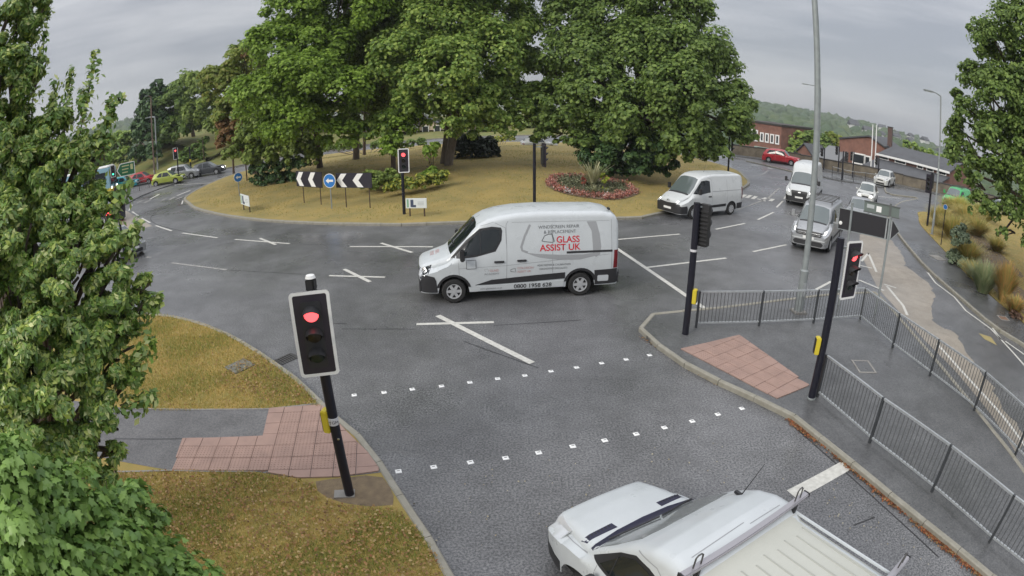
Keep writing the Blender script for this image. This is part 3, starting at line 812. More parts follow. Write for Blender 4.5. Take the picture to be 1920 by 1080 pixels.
# ---------------------------------------------------------------- the signwritten van crossing the picture
def glass_van():
    L_ = 5.68; ax = (.95, 4.54); wr = .345
    B = Body(L_, [(0, 1.02), (.03, 1.06), (.10, 1.11), (.35, 1.19), (.62, 1.27), (.80, 1.33), (.84, 1.36), (1.62, 2.13), (1.72, 2.21), (1.95, 2.33), (2.3, 2.42), (2.8, 2.48), (3.5, 2.5), (5.2, 2.47), (5.5, 2.42), (5.62, 2.34), (5.68, 2.22)],
             [(0, .70), (.04, .80), (.12, .89), (.3, .96), (.6, 1.0), (1.2, 1.03), (5.45, 1.03), (5.62, 1.0), (5.68, .95)],
             [(0, .62), (.1, .74), (.5, .80), (.84, .84), (1.3, .84), (1.75, .83), (2.4, .86), (5.4, .86), (5.68, .84)], .30, 1.15, .17, ax, wr, .43, crown=.05)
    h = math.atan2(-.146, -.989)
    v = Veh('delivery_van', 'white Glass Assist UK signwritten van crossing the junction', 'van', B, WHITE2, (-1.83, 16.86), h, ax, wr, scale=1.045, W=1.03)
    v.wheels(ax, .90, wr, .22)
    # lower black trim, arches and bumpers
    v.both('sill_trim', [(1.55, .50), (2.0, .63), (3.2, .70), (4.08, .74), (4.08, .56), (3.0, .52), (2.2, .50)], M_TRIM, off=.014)
    v.both('wheel_arch_trim', archband(ax[0], wr, .3, .49, .46), M_TRIM, off=.010)
    v.both('wheel_arch_trim', archband(ax[1], wr, .3, .50, .46), M_TRIM, off=.010)
    v.both('bumper_corner', [(.03, .32), (.50, .32), (.47, .66), (.42, .78), (.10, .86), (.03, .66)], M_TRIM, off=.012)
    v.both('rear_bumper', [(4.98, .32), (5.66, .34), (5.66, .78), (4.95, .76)], M_TRIM, off=.013)
    v.decal('front_bumper', rect(-.78, .30, .78, .68, .06), 'F', M_TRIM, off=.02)
    v.decal('rear_bumper', rect(-.94, .32, .94, .70, .05), 'B', M_TRIM, off=.05)
    v.decal('grille', rect(-.60, .69, .60, .99, .05), 'F', mat('grille_dark', (.04, .04, .05), .4), off=.008)
    v.both('grille_side', [(.012, .70), (.085, .70), (.085, .98), (.012, 1.0)], MATS['grille_dark'], off=.010)
    for k in range(3):
        for sd in ('L', 'R'): v.seam([(.014, .76 + k * .075), (.08, .765 + k * .075)], sd, .022, M_CHROME, 'grille_bar', off=.017)
    for k in range(4): v.decal('grille_bar', rect(-.58, .72 + k * .07, .58, .745 + k * .07), 'F', M_CHROME, off=.018)
    for sd in ('L', 'R'):
        v.decal('headlight', [(.09, .99), (.36, 1.08), (.30, .93), (.22, .83), (.12, .77), (.09, .80)], sd, M_GLASS, off=.010)
        v.seam([(.16, 1.0), (.20, .92), (.14, .82)], sd, .03, M_LAMPON, 'running_light', off=.016)
    v.fb('headlight', [(.60, .78), (.80, .78), (.82, .99), (.64, 1.0)], M_LAMP, off=.012)
    v.decal('windscreen', [(.90, -.74), (1.30, -.76), (1.62, -.68), (1.66, -.40), (1.66, .40), (1.62, .68), (1.30, .76), (.90, .74), (.87, .4), (.87, -.4)], 'T', M_GLASS, off=.006)
    for sd in ('L', 'R'):
        v.decal('window_surround', [(.90, 1.27), (1.34, 1.74), (1.72, 2.05), (2.05, 2.10), (2.30, 2.07), (2.33, 1.98), (2.30, 1.72), (2.13, 1.43), (1.62, 1.31), (1.2, 1.27)], sd, M_DARK, off=.005)
        g = v.decal('side_window', [(1.16, 1.33), (1.42, 1.72), (1.74, 1.99), (2.05, 2.04), (2.26, 2.01), (2.26, 1.74), (2.09, 1.47), (1.62, 1.36)], sd, M_GLASS, off=.010)
        v.seam([(1.72, 1.38), (1.72, 1.98)], sd, .018, M_DARK, 'window_divider', off=.013)
        v.seam([(1.12, .58), (1.10, 1.22), (.90, 1.26)], sd); v.seam([(2.42, .62), (2.44, 1.4), (2.42, 2.06), (2.1, 2.22), (1.75, 2.12)], sd)
        v.seam([(2.44, 1.5), (2.44, 2.14), (2.5, 2.24)], sd); v.seam([(3.72, .75), (3.72, 2.12)], sd); v.seam([(2.6, 2.2), (5.4, 2.17)], sd, .009)
        v.seam([(1.1, 1.0), (2.4, 1.02), (4.0, 1.12), (5.4, 1.22)], sd, .010); v.seam([(5.46, .8), (5.46, 2.2)], sd)
        v.decal('door_handle', rect(2.08, 1.115, 2.36, 1.165, .015), sd, M_TRIM, off=.03)
        v.decal('door_handle', rect(2.72, 1.12, 2.98, 1.17, .015), sd, M_TRIM, off=.03)
        v.decal('slide_rail', rect(4.12, 1.29, 5.48, 1.345, .01), sd, M_TRIM, off=.012)
        v.decal('tail_light', [(5.52, .80), (5.66, .80), (5.66, 1.33), (5.54, 1.33)], sd, M_TAIL, off=.012)
        v.decal('sill_panel', [(1.60, .32), (4.05, .32), (4.05, .50), (2.2, .47), (1.60, .46)], sd, WHITE2, off=.018)
        v.decal('reflector_panel', rect(5.05, .42, 5.38, .60, .02), sd, WHITE2, off=.022)
        v.decal('filler_flap', rect(1.32, .98, 1.58, 1.22, .02), sd, WHITE2, off=.006)
        v.seam([(1.32, .98), (1.58, .98), (1.58, 1.22), (1.32, 1.22), (1.32, .98)], sd, .012, M_DARK, off=.009)
    v.mirror(1.20, 1.06, 1.42, M_TRIM, (.12, .16, .34))
    red = mat('sign_red', (.52, .02, .035), .4); grey = mat('sign_grey', (.13, .135, .14), .4); lg = mat('sign_palegrey', (.30, .31, .32), .4)
    fade = mat('sign_faded_red', (.50, .28, .27), .5)
    # big windscreen-shaped outline
    v.decal('logo_band', [(4.72, 2.16), (5.00, 2.16), (5.10, 1.8), (5.14, 1.45), (5.10, 1.22), (4.98, 1.15), (4.90, 1.25), (4.92, 1.5), (4.86, 1.9)], 'L', lg, off=.004)
    v.seam([(3.10, 2.12), (2.94, 1.80), (2.84, 1.52), (2.87, 1.42), (3.02, 1.36)], 'L', .06, lg, 'logo_outline', off=.004)
    v.decal('logo_band', [(2.95, 1.36), (3.2, 1.32), (3.9, 1.26), (4.6, 1.24), (4.95, 1.28), (5.0, 1.19), (4.5, 1.10), (3.9, 1.11), (3.3, 1.22)], 'L', lg, off=.0045)
    v.text('WINDSCREEN REPAIR', .125, (3.33, 2.0), grey, wide=.96); v.text('& REPLACEMENT', .125, (3.48, 1.86), grey, wide=.98)
    v.text('GLASS', .25, (3.83, 1.60), red, wide=.96, bold=.004); v.text('ASSIST UK', .25, (3.36, 1.385), red, wide=1.02, bold=.004)
    v.text('GROUP', .075, (4.25, 1.31), lg)
    v.seam([(3.42, 1.66), (3.50, 1.80), (3.60, 1.84), (3.72, 1.84), (3.77, 1.64), (3.72, 1.61), (3.50, 1.64), (3.42, 1.66)], 'L', .022, grey, 'logo_outline')
    v.seam([(3.71, 1.84), (3.77, 1.63)], 'L', .035, grey, 'logo_outline', off=.0035)
    v.text('GLASS', .09, (1.95, .87), fade); v.text('ACADEMY', .09, (1.80, .775), lg)
    v.seam([(1.84, .88), (1.80, .94), (1.90, .955), (1.92, .88)], 'L', .012, lg, 'logo_outline')
    v.text('COLLISION', .09, (2.72, .90), fade); v.text('ASSIST UK', .085, (2.72, .80), fade)
    v.seam([(2.54, .84), (2.54, .90), (2.66, .93), (2.68, .82), (2.54, .84)], 'L', .016, grey, 'logo_outline')
    v.text('ADAS REPAIR & CALIBRATION', .075, (3.28, .955), grey, wide=.95); v.text('DIAGNOSTICS SPECIALISTS', .07, (3.34, .85), grey, wide=.95)
    v.text('0800 1958 628', .165, (2.62, .345), mat('sign_black', (.02, .02, .022), .5), off=.022, wide=1.08, bold=.003)
    v.text('www.glassassist.co.uk', .07, (1.68, .36), grey, off=.022)
    v.text('GLASS', .15, (.47, .17), fade, ax='T', off=.006) if False else None
    # bonnet lettering, read from the front
    for txt, xx in (('GLASS', .34), ('ASSIST', .50)):
        cu = bpy.data.curves.new('t', 'FONT'); cu.body = txt; cu.size = .15
        o = bpy.data.objects.new('t', cu); COL.objects.link(o)
        me = bpy.data.meshes.new_from_object(o.evaluated_get(bpy.context.evaluated_depsgraph_get())); bpy.data.objects.remove(o)
        for q in me.vertices:
            p, d, nn = B.hit('T', xx - q.co.y + .1, .24 - q.co.x); r_ = p - d * .006; q.co = (r_.x - v.off, r_.y, r_.z)
        me.materials.append(fade); tag(obj('lettering', me, v.t), kind='stuff')
    mb = MB(); mb.tube([(1.0, -.5, B.hit('T', 1.0, -.5)[0].z + .03), (.98, .25, B.hit('T', .98, .25)[0].z + .03)], .012, 6); v.bits('wiper', mb, M_DARK)
    mb = MB(); mb.box((5.45, -.6, 2.46), (.05, .16, .06)); v.bits('roof_lamp', mb, M_DARK)
    mb = MB(); mb.box((L_ + .06, -.6, .5), (.1, .1, .1)); v.bits('tow_step', mb, M_DARK)
glass_van()

# ---------------------------------------------------------------- van with roof bars in the foreground
def near_van():
    L_ = 4.78; ax = (.83, 3.93); wr = .33
    B = Body(L_, [(0, .70), (.03, .86), (.10, .97), (.3, 1.06), (.55, 1.13), (.72, 1.17), (.78, 1.20), (1.42, 1.76), (1.54, 1.84), (1.75, 1.96), (2.0, 2.03), (2.26, 2.035), (2.34, 1.97), (2.44, 1.925), (4.6, 1.91), (4.72, 1.85), (4.78, 1.75)],
             [(0, .66), (.04, .76), (.12, .85), (.3, .91), (.6, .94), (1.2, .95), (4.5, .95), (4.78, .90)],
             [(0, .58), (.1, .70), (.5, .78), (.78, .84), (1.5, .84), (1.9, .87), (2.25, .88), (2.4, .86), (4.6, .85), (4.78, .80)], .28, .98, .13, ax, wr, .41, crown=.035)
    v = Veh('works_van', 'white panel van with two roof bars waiting in the foreground at the lower right', 'van', B, WHITE2, (1.64, 5.06), 2.06, ax, wr, W=.95)
    near_van.v = v
    v.wheels(ax, .82, wr, .21)
    M_IND = mat('scuttle_dark', (.02, .02, .045), .5)
    v.decal('front_bumper', rect(-.80, .28, .80, .56, .05), 'F', M_TRIM, off=.015)
    v.both('bumper_corner', [(.02, .30), (.40, .30), (.40, .50), (.02, .56)], M_TRIM, off=.01)
    v.decal('grille', rect(-.5, .60, .5, .74, .04), 'F', M_TRIM, off=.006)
    v.decal('scuttle', [(.74, -.80), (.80, -.82), (.86, -.80), (.90, -.4), (.91, 0), (.90, .4), (.86, .80), (.80, .82), (.74, .8), (.70, .4), (.69, 0), (.70, -.4)], 'T', M_IND, off=.006)
    v.decal('windscreen', [(.88, -.79), (1.15, -.76), (1.40, -.66), (1.44, -.4), (1.45, 0), (1.44, .4), (1.40, .66), (1.15, .76), (.88, .79), (.92, .4), (.93, 0), (.92, -.4)], 'T', mat('windscreen_pale', (.20, .215, .215), .06, spec=.8), off=.006)  # pale base colour stands in for sky and dashboard reflections in the glass
    for sy in (-1, 1):
        p = [(.585, sy * .36), (.665, sy * .355), (.655, sy * .78), (.575, sy * .785)]
        vent = v.decal('bonnet_vent', p, 'T', M_IND, off=.006)
        for k in range(7):
            y = sy * (.42 + k * .05)
            z = B.hit('T', .62, y)[0].z
            mb = MB(); mb.box((.62 - v.off, y, z + .005), (.055, .010, .008)); mb.build('slat', M_DARK, vent)
        mb = MB(); q0 = B.hit('T', .86, sy * .65)[0]; q1 = B.hit('T', .99, sy * .02)[0]
        mb.tube([q0 + Vector((0, 0, .035)), q1 + Vector((0, 0, .03))], .012, 6); v.bits('wiper', mb, M_DARK)
    for sd in ('L', 'R'):
        v.decal('window_surround', [(.86, 1.11), (1.30, 1.52), (1.55, 1.68), (1.8, 1.71), (2.02, 1.68), (2.02, 1.2), (1.5, 1.12)], sd, M_DARK, off=.005)
        v.decal('side_window', [(1.05, 1.16), (1.36, 1.51), (1.58, 1.64), (1.8, 1.66), (1.97, 1.63), (1.97, 1.24), (1.5, 1.17)], sd, M_GLASS, off=.010)
        v.seam([(1.28, 1.17), (1.30, 1.5)], sd, .02, M_DARK, 'window_divider', off=.013)
        v.decal('headlight', [(.03, .80), (.10, .92), (.40, .99), (.36, .86), (.12, .74)], sd, M_LAMP, off=.008)
        v.seam([(1.02, .5), (1.02, 1.1)], sd); v.seam([(2.10, .5), (2.10, 1.70), (1.9, 1.80), (1.55, 1.75)], sd)
        v.decal('side_moulding', [(1.15, .58), (3.5, .60), (3.5, .72), (1.15, .70)], sd, M_TRIM, off=.012)
        v.decal('door_handle', rect(1.78, 1.02, 2.0, 1.07, .01), sd, M_TRIM, off=.025)
        v.decal('tail_light', [(4.62, .8), (4.76, .8), (4.76, 1.3), (4.64, 1.3)], sd, M_TAIL, off=.01)
    v.mirror(1.12, .93, 1.0, M_TRIM, (.10, .12, .20))
    v.seam([(.05, -.55), (.18, -.76), (.5, -.82), (.72, -.83)], 'T'); v.seam([(.05, .55), (.18, .76), (.5, .82), (.72, .83)], 'T')
    v.seam([(2.12, -.66), (2.10, .1)], 'T', .012); v.seam([(2.16, .14), (2.16, .66)], 'T', .012)
    v.seam([(2.24, -.70), (2.24, .70)], 'T', .010); 
    cream = paint('cream_roof', (.46, .465, .415), .45, coat=.1)
    v.decal('roof_panel', rect(2.34, -.80, 4.66, .80, .05), 'T', cream, off=.004, step=.1)
    for k in range(9):
        y = -.68 + k * .17
        mb = MB(); x0, x1 = 2.52 + .05 * (k % 2), 4.55
        z0 = B.hit('T', 3.0, y)[0].z
        mb.add([(x0, y - .012, z0 + .003), (x1, y - .012, z0 + .0), (x1, y + .012, z0 + .0), (x0, y + .012, z0 + .003), (x0 + .03, y - .005, z0 + .014), (x1 - .03, y - .005, z0 + .012), (x1 - .03, y + .005, z0 + .012), (x0 + .03, y + .005, z0 + .014)],
               [(4, 5, 6, 7), (0, 1, 5, 4), (1, 2, 6, 5), (2, 3, 7, 6), (3, 0, 4, 7)])
        v.bits('roof_rib', mb, mat('roof_groove', (.33, .335, .30), .5))
    for sy in (-1, 1):
        mb = MB(); mb.box((3.45, sy * .815, 1.915), (2.3, .03, .03)); v.bits('roof_gutter', mb, WHITE2, bevel=.006)
    for x in (2.30, 3.86):
        mb = MB(); mb.box((x, 0, 2.085), (.085, 1.94, .05)); bar = v.bits('roof_bar', mb, mat('bar_alloy', (.36, .35, .37), .4, metal=.5), bevel=.012)
        for sy in (-1, 1):
            f_ = MB(); f_.box((x - v.off, sy * .76, 1.99), (.07, .05, .16)); f_.box((x - v.off, sy * .78, 1.90), (.09, .09, .03)); f_.build('foot', M_TRIM, bar, bevel=.008)
            l_ = MB(); q = sy * .78
            l_.tube([(x - v.off, q - .05, 2.11), (x - v.off, q - .045, 2.24), (x - v.off, q - .02, 2.265), (x - v.off, q + .02, 2.265), (x - v.off, q + .045, 2.24), (x - v.off, q + .05, 2.11)], .009, 6); l_.build('load_stop', M_IRON, bar)
            c_ = MB(); c_.box((x - v.off, sy * .973, 2.085), (.09, .012, .055)); c_.build('end_cap', M_TRIM, bar)
    a = B.hit('T', 1.60, .60)[0]
    mb = MB(); mb.tube([a, a + Vector((.05, .0, .04)), a + Vector((.22, .03, .55))], [.012, .007, .003], 6); v.bits('aerial', mb, M_DARK)
    mb = MB(); mb.box(a + Vector((0, 0, .012)), (.12, .06, .035)); v.bits('aerial_base', mb, M_DARK, bevel=.01)
    # the bonnet reaches further forward than on the first draft of the shell
    seen = set()
    def stretch(o):
        if o.type == 'MESH' and o.data.name not in seen and not o.name.startswith(('wheel', 'rim', 'recess')):
            seen.add(o.data.name)
            for q in o.data.vertices:
                x = q.co.x + v.off
                if x < .72: q.co.x = .72 - (.72 - x) * 1.42 - v.off
        for c in o.children: stretch(c)
    stretch(v.t)
near_van()

# ---------------------------------------------------------------- other vans, seen from the front
def panel_van(name, label, axle_xy, hd, kind, pt, scale=1.0, lit=True, group='vans on the roundabout'):
    if kind == 'low':          # long-bonnet low-roof van, dark lower bumper
        L_, W, ax, wr = 4.96, 1.02, (.95, 3.95), .34
        top = [(0, .80), (.03, .92), (.12, 1.0), (.4, 1.12), (.66, 1.22), (.72, 1.25), (1.52, 2.02), (1.62, 2.09), (1.85, 2.18), (2.2, 2.23), (2.6, 2.25), (4.7, 2.22), (4.9, 2.15), (4.96, 2.05)]
        ht = 2.25
    elif kind == 'mid':        # smaller rounded van with a roof rack
        L_, W, ax, wr = 5.0, .965, (.93, 4.03), .33
        top = [(0, .84), (.03, .95), (.12, 1.03), (.4, 1.13), (.75, 1.22), (.8, 1.24), (1.62, 1.84), (1.72, 1.89), (2.0, 1.94), (2.4, 1.965), (4.7, 1.95), (4.92, 1.88), (5.0, 1.75)]
        ht = 1.96
    else:                      # tall long van
        L_, W, ax, wr = 5.98, 1.03, (1.02, 4.77), .345
        top = [(0, .86), (.03, 1.0), (.12, 1.10), (.45, 1.22), (.78, 1.32), (.84, 1.36), (1.60, 2.05), (1.68, 2.12), (1.85, 2.32), (2.1, 2.52), (2.4, 2.62), (2.8, 2.66), (5.7, 2.62), (5.9, 2.55), (5.98, 2.4)]
        ht = 2.66
    k = W / 1.03
    B = Body(L_, top, [(0, .74 * k), (.04, .84 * k), (.12, .92 * k), (.3, .98 * k), (.6, 1.01 * k), (1.2, W), (L_ - .2, W), (L_, .95 * k)],
             [(0, .64 * k), (.1, .74 * k), (.5, .80 * k), (.8, .84 * k), (1.6, .78 * k), (2.2, .84 * k), (L_, .83 * k)], .28, 1.08, .14, ax, wr, .43, crown=.04)
    v = Veh(name, label, 'van', B, pt, axle_xy, hd, ax, wr, scale=scale, W=W, group=group)
    v.wheels(ax, W - .13, wr, .22, spokes=7)
    cow = {'low': .72, 'mid': .80, 'tall': .84}[kind]; hdr = {'low': 1.54, 'mid': 1.64, 'tall': 1.62}[kind]
    zc, zh = B.hit('T', cow + .05, 0)[0].z, B.hit('T', hdr, 0)[0].z
    v.decal('windscreen', [(cow + .06, -.76 * k), (cow + .4, -.75 * k), (hdr - .04, -.64 * k), (hdr, -.4 * k), (hdr, .4 * k), (hdr - .04, .64 * k), (cow + .4, .75 * k), (cow + .06, .76 * k), (cow + .02, .4), (cow + .02, -.4)], 'T', M_GLASSG, off=.006)
    v.decal('scuttle', [(cow - .03, -.7 * k), (cow + .04, -.74 * k), (cow + .005, 0), (cow + .04, .74 * k), (cow - .03, .7 * k), (cow - .06, 0)], 'T', M_DARK, off=.008)
    for sd in ('L', 'R'):
        v.decal('side_window', [(cow + .24, zc - .03), (cow + .62, zh - .40), (hdr + .08, zh - .14), (hdr + .42, zh - .10), (hdr + .62, zh - .14), (hdr + .62, zc + .02), (cow + .8, zc - .05)], sd, M_GLASS, off=.006)
        v.seam([(cow + .62, zc - .03), (cow + .64, zh - .38)], sd, .02, M_DARK, 'window_divider', off=.010)
        v.seam([(hdr + .76, .5), (hdr + .76, zh - .05), (hdr + .5, zh + .04)], sd); v.seam([(cow + .25, .5), (cow + .25, zc - .1)], sd); v.seam([(hdr + 2.0, .5), (hdr + 2.0, ht - .3)], sd)
        v.seam([(hdr + .8, 1.35), (L_ - .2, 1.35)], sd, .03, M_GAP, 'crease')
        v.decal('door_handle', rect(hdr + .45, 1.08, hdr + .68, 1.13, .01), sd, M_TRIM, off=.025)
        v.decal('tail_light', [(L_ - .16, .85), (L_ - .02, .85), (L_ - .02, 1.5), (L_ - .14, 1.5)], sd, M_TAIL, off=.01)
        v.decal('side_moulding', [(1.5, .50), (ax[1] - .5, .52), (ax[1] - .5, .66), (1.5, .62)], sd, M_TRIM, off=.012)
        v.decal('rear_bumper', [(ax[1] + .46, .32), (L_ - .02, .34), (L_ - .02, .66), (ax[1] + .44, .64)], sd, M_TRIM, off=.012)
        v.decal('bumper_corner', [(.03, .30), (.50, .30), (.50, .52), (.44, .70), (.03, .66)] if kind != 'mid' else [(.03, .30), (.45, .30), (.42, .46), (.03, .42)], sd, M_TRIM if kind != 'mid' else pt, off=.010)
    v.mirror(cow + .45, W + .01, zc + .12, M_TRIM if kind != 'mid' else pt, (.12, .18, .30))
    lampm = M_LAMPON if lit else M_LAMP
    if kind == 'low':
        v.decal('front_bumper', rect(-.88, .30, .88, .76, .08), 'F', M_TRIM, off=.02)
        v.decal('grille', [(-.62, .80), (-.55, .70), (.55, .70), (.62, .80), (.5, .83), (-.5, .83)], 'F', M_TRIM, off=.012)
        v.seam([(-.60, .84), (0, .80), (.60, .84)], 'F', .035, WHITE, 'grille_bar', off=.02)
        v.fb('headlight', [(.46, .86), (.66, .90), (.80, 1.0), (.72, .86), (.60, .80)], M_LAMP, off=.012)
        v.fb('headlight_bulb', [(.58, .85), (.70, .87), (.70, .92), (.60, .91)], lampm, off=.018)
        v.seam([(-.1, .90), (0, .94), (.1, .90)], 'F', .025, M_CHROME, 'badge', off=.012); v.seam([(-.1, .86), (0, .90), (.1, .86)], 'F', .025, M_CHROME, 'badge', off=.012)
        v.decal('number_plate', rect(-.27, .46, .27, .57), 'F', M_PLATEW, off=.03)
        v.text('MX17 GVK', .09, (.24, .485), M_DARK, ax='F', off=.034) if False else None
        mb = MB(); mb.tube([(2.6, 0, 2.24), (2.62, 0, 2.30), (2.75, 0, 2.62)], [.015, .008, .004], 6); v.bits('aerial', mb, M_DARK)
    elif kind == 'mid':
        v.decal('lower_grille', rect(-.72, .32, .72, .52, .08), 'F', M_TRIM, off=.012)
        v.decal('grille', [(-.70, .93), (-.58, .74), (.58, .74), (.70, .93), (.3, .95), (-.3, .95)], 'F', M_DARK, off=.012)
        for zz in (.80, .86): v.seam([(-.56, zz), (.56, zz)], 'F', .014, M_CHROME, 'grille_bar', off=.018)
        v.decal('badge', [(-.09, .87), (0, .99), (.09, .87), (0, .75)], 'F', M_CHROME, off=.025)
        v.fb('headlight', [(.60, .84), (.72, .80), (.86, 1.0), (.84, 1.10), (.70, .98)], M_LAMP, off=.012)
        v.fb('headlight_bulb', [(.68, .86), (.76, .86), (.80, .97), (.72, .97)], lampm, off=.018)
        v.decal('bumper_lip', rect(-.80, .56, .80, .60), 'F', WHITE, off=.016)
        v.decal('number_plate', rect(-.27, .60, .27, .71), 'F', M_PLATEW, off=.02)
        # roof rack
        mb = MB()
        for sy in (-1, 1): mb.tube([(2.0, sy * .62, 2.05), (4.5, sy * .62, 2.05)], .022, 6)
        rk = v.bits('roof_rack', mb, M_IRON)
        for i in range(6):
            q = MB(); q.box((2.05 + i * .48 - v.off, 0, 2.06), (.05, 1.28, .03)); q.build('rack_bar', M_IRON, rk)
        for sy in (-1, 1):
            for xx in (2.1, 4.3):
                q = MB(); q.box((xx - v.off, sy * .62, 1.99), (.05, .04, .12)); q.build('rack_foot', M_IRON, rk)
    else:
        v.decal('front_bumper', rect(-.90, .30, .90, .62, .06), 'F', M_TRIM, off=.02)
        v.decal('grille', [(-.58, .96), (-.50, .62), (.50, .62), (.58, .96), (.5, 1.0), (-.5, 1.0)], 'F', M_TRIM, off=.014)
        for zz in (.74, .84): v.seam([(-.5, zz), (.5, zz)], 'F', .02, M_DARK, 'grille_bar', off=.02)
        v.decal('badge', [(-.12, .90), (-.06, .94), (.06, .94), (.12, .90), (.06, .86), (-.06, .86)], 'F', M_CHROME, off=.024)
        v.fb('headlight', [(.62, .84), (.80, .84), (.86, 1.04), (.78, 1.14), (.64, 1.02)], M_LAMP, off=.012)
        v.fb('headlight_bulb', [(.68, .88), (.78, .88), (.80, .98), (.70, .98)], lampm, off=.018)
        v.decal('number_plate', rect(-.27, .52, .27, .63), 'F', M_PLATEW, off=.03)
    v.seam([(.10, -.62 * k), (.35, -.78 * k), (cow - .06, -.82 * k)], 'T'); v.seam([(.10, .62 * k), (.35, .78 * k), (cow - .06, .82 * k)], 'T')
    return v
def face(p0, p1):
    return math.atan2(p1[1] - p0[1], p1[0] - p0[0])
panel_van('white_van', 'white low-roof van with black lower bumper rounding the roundabout by the flower bed', (8.72, 28.35), R(208), 'low', WHITE)
panel_van('silver_van', 'silver van with a roof rack behind the tall lamp post', (13.4, 22.25), R(228), 'mid', SILVER)
panel_van('white_van', 'tall white high-roof van with black grille following the silver van', (18.75, 33.2), R(233), 'tall', WHITE)

# ---------------------------------------------------------------- cars
def car(name, label, xy, hd, kind, col, lit=False, tail=False, scale=1.0, group=None, cat='car', plate=True):
    if kind == 'hatch':  L_, W, ax, wr, H = 3.9, .85, (.80, 3.28), .30, 1.48
    elif kind == 'city': L_, W, ax, wr, H = 3.6, .80, (.70, 3.08), .28, 1.50
    elif kind == 'suv':  L_, W, ax, wr, H = 4.25, .90, (.85, 3.45), .35, 1.60
    elif kind == 'mpv':  L_, W, ax, wr, H = 4.4, .88, (.88, 3.58), .31, 1.62
    else:                L_, W, ax, wr, H = 4.4, .89, (.88, 3.50), .31, 1.46   # saloon / estate
    hb = H * .60; hx = L_ * .27; wx = L_ * (.47 if kind != 'mpv' else .42); rx = L_ * (.80 if kind in ('suv', 'mpv', 'city') else .72)
    if kind == 'estate': rx = L_ * .86
    top = [(0, hb * .86), (.03, hb * .90), (.12, hb * .94), (hx * .6, hb * 1.0), (hx, hb * 1.04), (hx + .05, hb * 1.07), (wx - .04, H * .955), (wx + .08, H * .985), ((wx + rx) / 2, H), (rx, H * .975), (L_ - .42, H * .90), (L_ - .14, hb * 1.10), (L_ - .05, hb * .98), (L_, hb * .70)]
    if kind == 'saloon': top[-4:] = [(L_ - .85, hb * 1.16), (L_ - .2, hb * 1.08), (L_ - .05, hb * .95), (L_, hb * .7)]
    B = Body(L_, top, [(0, W * .74), (.05, W * .82), (.2, W * .93), (.6, W * .99), (1.2, W), (L_ - .7, W), (L_ - .2, W * .95), (L_, W * .82)],
             [(0, W * .6), (.2, W * .74), (hx, W * .83), (wx, W * .72), ((wx + rx) / 2, W * .74), (L_ - .4, W * .70), (L_ - .1, W * .74), (L_, W * .7)], .22, hb * .92, .09, ax, wr, wr * 1.17, crown=.03)
    v = Veh(name, label, cat, B, col, xy, hd, ax, wr, scale=scale, W=W, group=group)
    v.wheels(ax, W - .10, wr, .19, spokes=5)
    v.decal('windscreen', [(hx + .08, -W * .78), (hx + .4, -W * .74), (wx - .06, -W * .62), (wx - .03, 0), (wx - .06, W * .62), (hx + .4, W * .74), (hx + .08, W * .78), (hx + .03, 0)], 'T', M_GLASSG, off=.005)
    re = L_ - .42 if kind != 'saloon' else L_ - .85
    v.decal('rear_window', [(rx + .06, -W * .58), (re + .02, -W * .62), (L_ - .22 if kind != 'saloon' else re, -W * .64), (L_ - .22 if kind != 'saloon' else re, W * .64), (re + .02, W * .62), (rx + .06, W * .58)], 'T', M_GLASS, off=.005)
    z0, z1 = hb * 1.02, H * .90
    for sd in ('L', 'R'):
        v.decal('side_window', [(hx + .34, z0), (wx - .02, z1 - .02), (wx + .25, z1), ((wx + rx) / 2 + .08, z1), ((wx + rx) / 2 + .08, z0 + .01)], sd, M_GLASS, off=.005)
        v.decal('side_window', [((wx + rx) / 2 + .15, z0 + .01), ((wx + rx) / 2 + .15, z1), (rx + .02, z1 - .02), (min(re + .05, rx + .35), z0 + .10), (rx + .12, z0 + .02)], sd, M_GLASS, off=.005)
        v.seam([(hx + .36, .35), (hx + .34, z0)], sd, .012); v.seam([((wx + rx) / 2 + .115, .35), ((wx + rx) / 2 + .115, z0)], sd, .012)
        v.decal('door_handle', rect((wx + rx) / 2 - .12, z0 - .14, (wx + rx) / 2 + .06, z0 - .11), sd, col, off=.02)
        v.decal('tail_light', [(L_ - .24, hb * .78), (L_ - .02, hb * .74), (L_ - .03, hb * .92), (L_ - .22, hb * 1.0)], sd, M_TAILON if tail else M_TAIL, off=.008)
        v.decal('sill_trim', [(ax[0] + .42, .24), (ax[1] - .42, .24), (ax[1] - .42, .33), (ax[0] + .42, .33)], sd, M_TRIM, off=.008)
        if kind == 'suv':
            v.decal('wheel_arch_trim', archband(ax[0], wr, .3, wr * 1.34, .35), sd, M_TRIM, off=.006); v.decal('wheel_arch_trim', archband(ax[1], wr, .3, wr * 1.34, .35), sd, M_TRIM, off=.006)
    v.fb('headlight', [(W * .42, hb * .70), (W * .72, hb * .70), (W * .76, hb * .86), (W * .5, hb * .82)], M_LAMPON if lit else M_LAMP, off=.012)
    v.fb('tail_light', [(W * .5, hb * .76), (W * .74, hb * .74), (W * .76, hb * .92), (W * .54, hb * .90)], M_TAILON if tail else M_TAIL, ax='B', off=.012)
    v.decal('grille', rect(-W * .36, hb * .62, W * .36, hb * .74, .03), 'F', M_TRIM, off=.01)
    v.decal('lower_grille', rect(-W * .55, .26, W * .55, .42, .04), 'F', M_TRIM, off=.01)
    v.decal('rear_bumper_trim', rect(-W * .6, .26, W * .6, .40, .04), 'B', M_TRIM, off=.01)
    v.decal('number_plate', rect(-.26, .44, .26, .55), 'F', M_PLATEW, off=.02); v.decal('number_plate', rect(-.26, .52, .26, .63), 'B', M_PLATEY, off=.02)
    v.mirror(hx + .5, W * .97, z0 + .06, col, (.10, .13, .12))
    return v
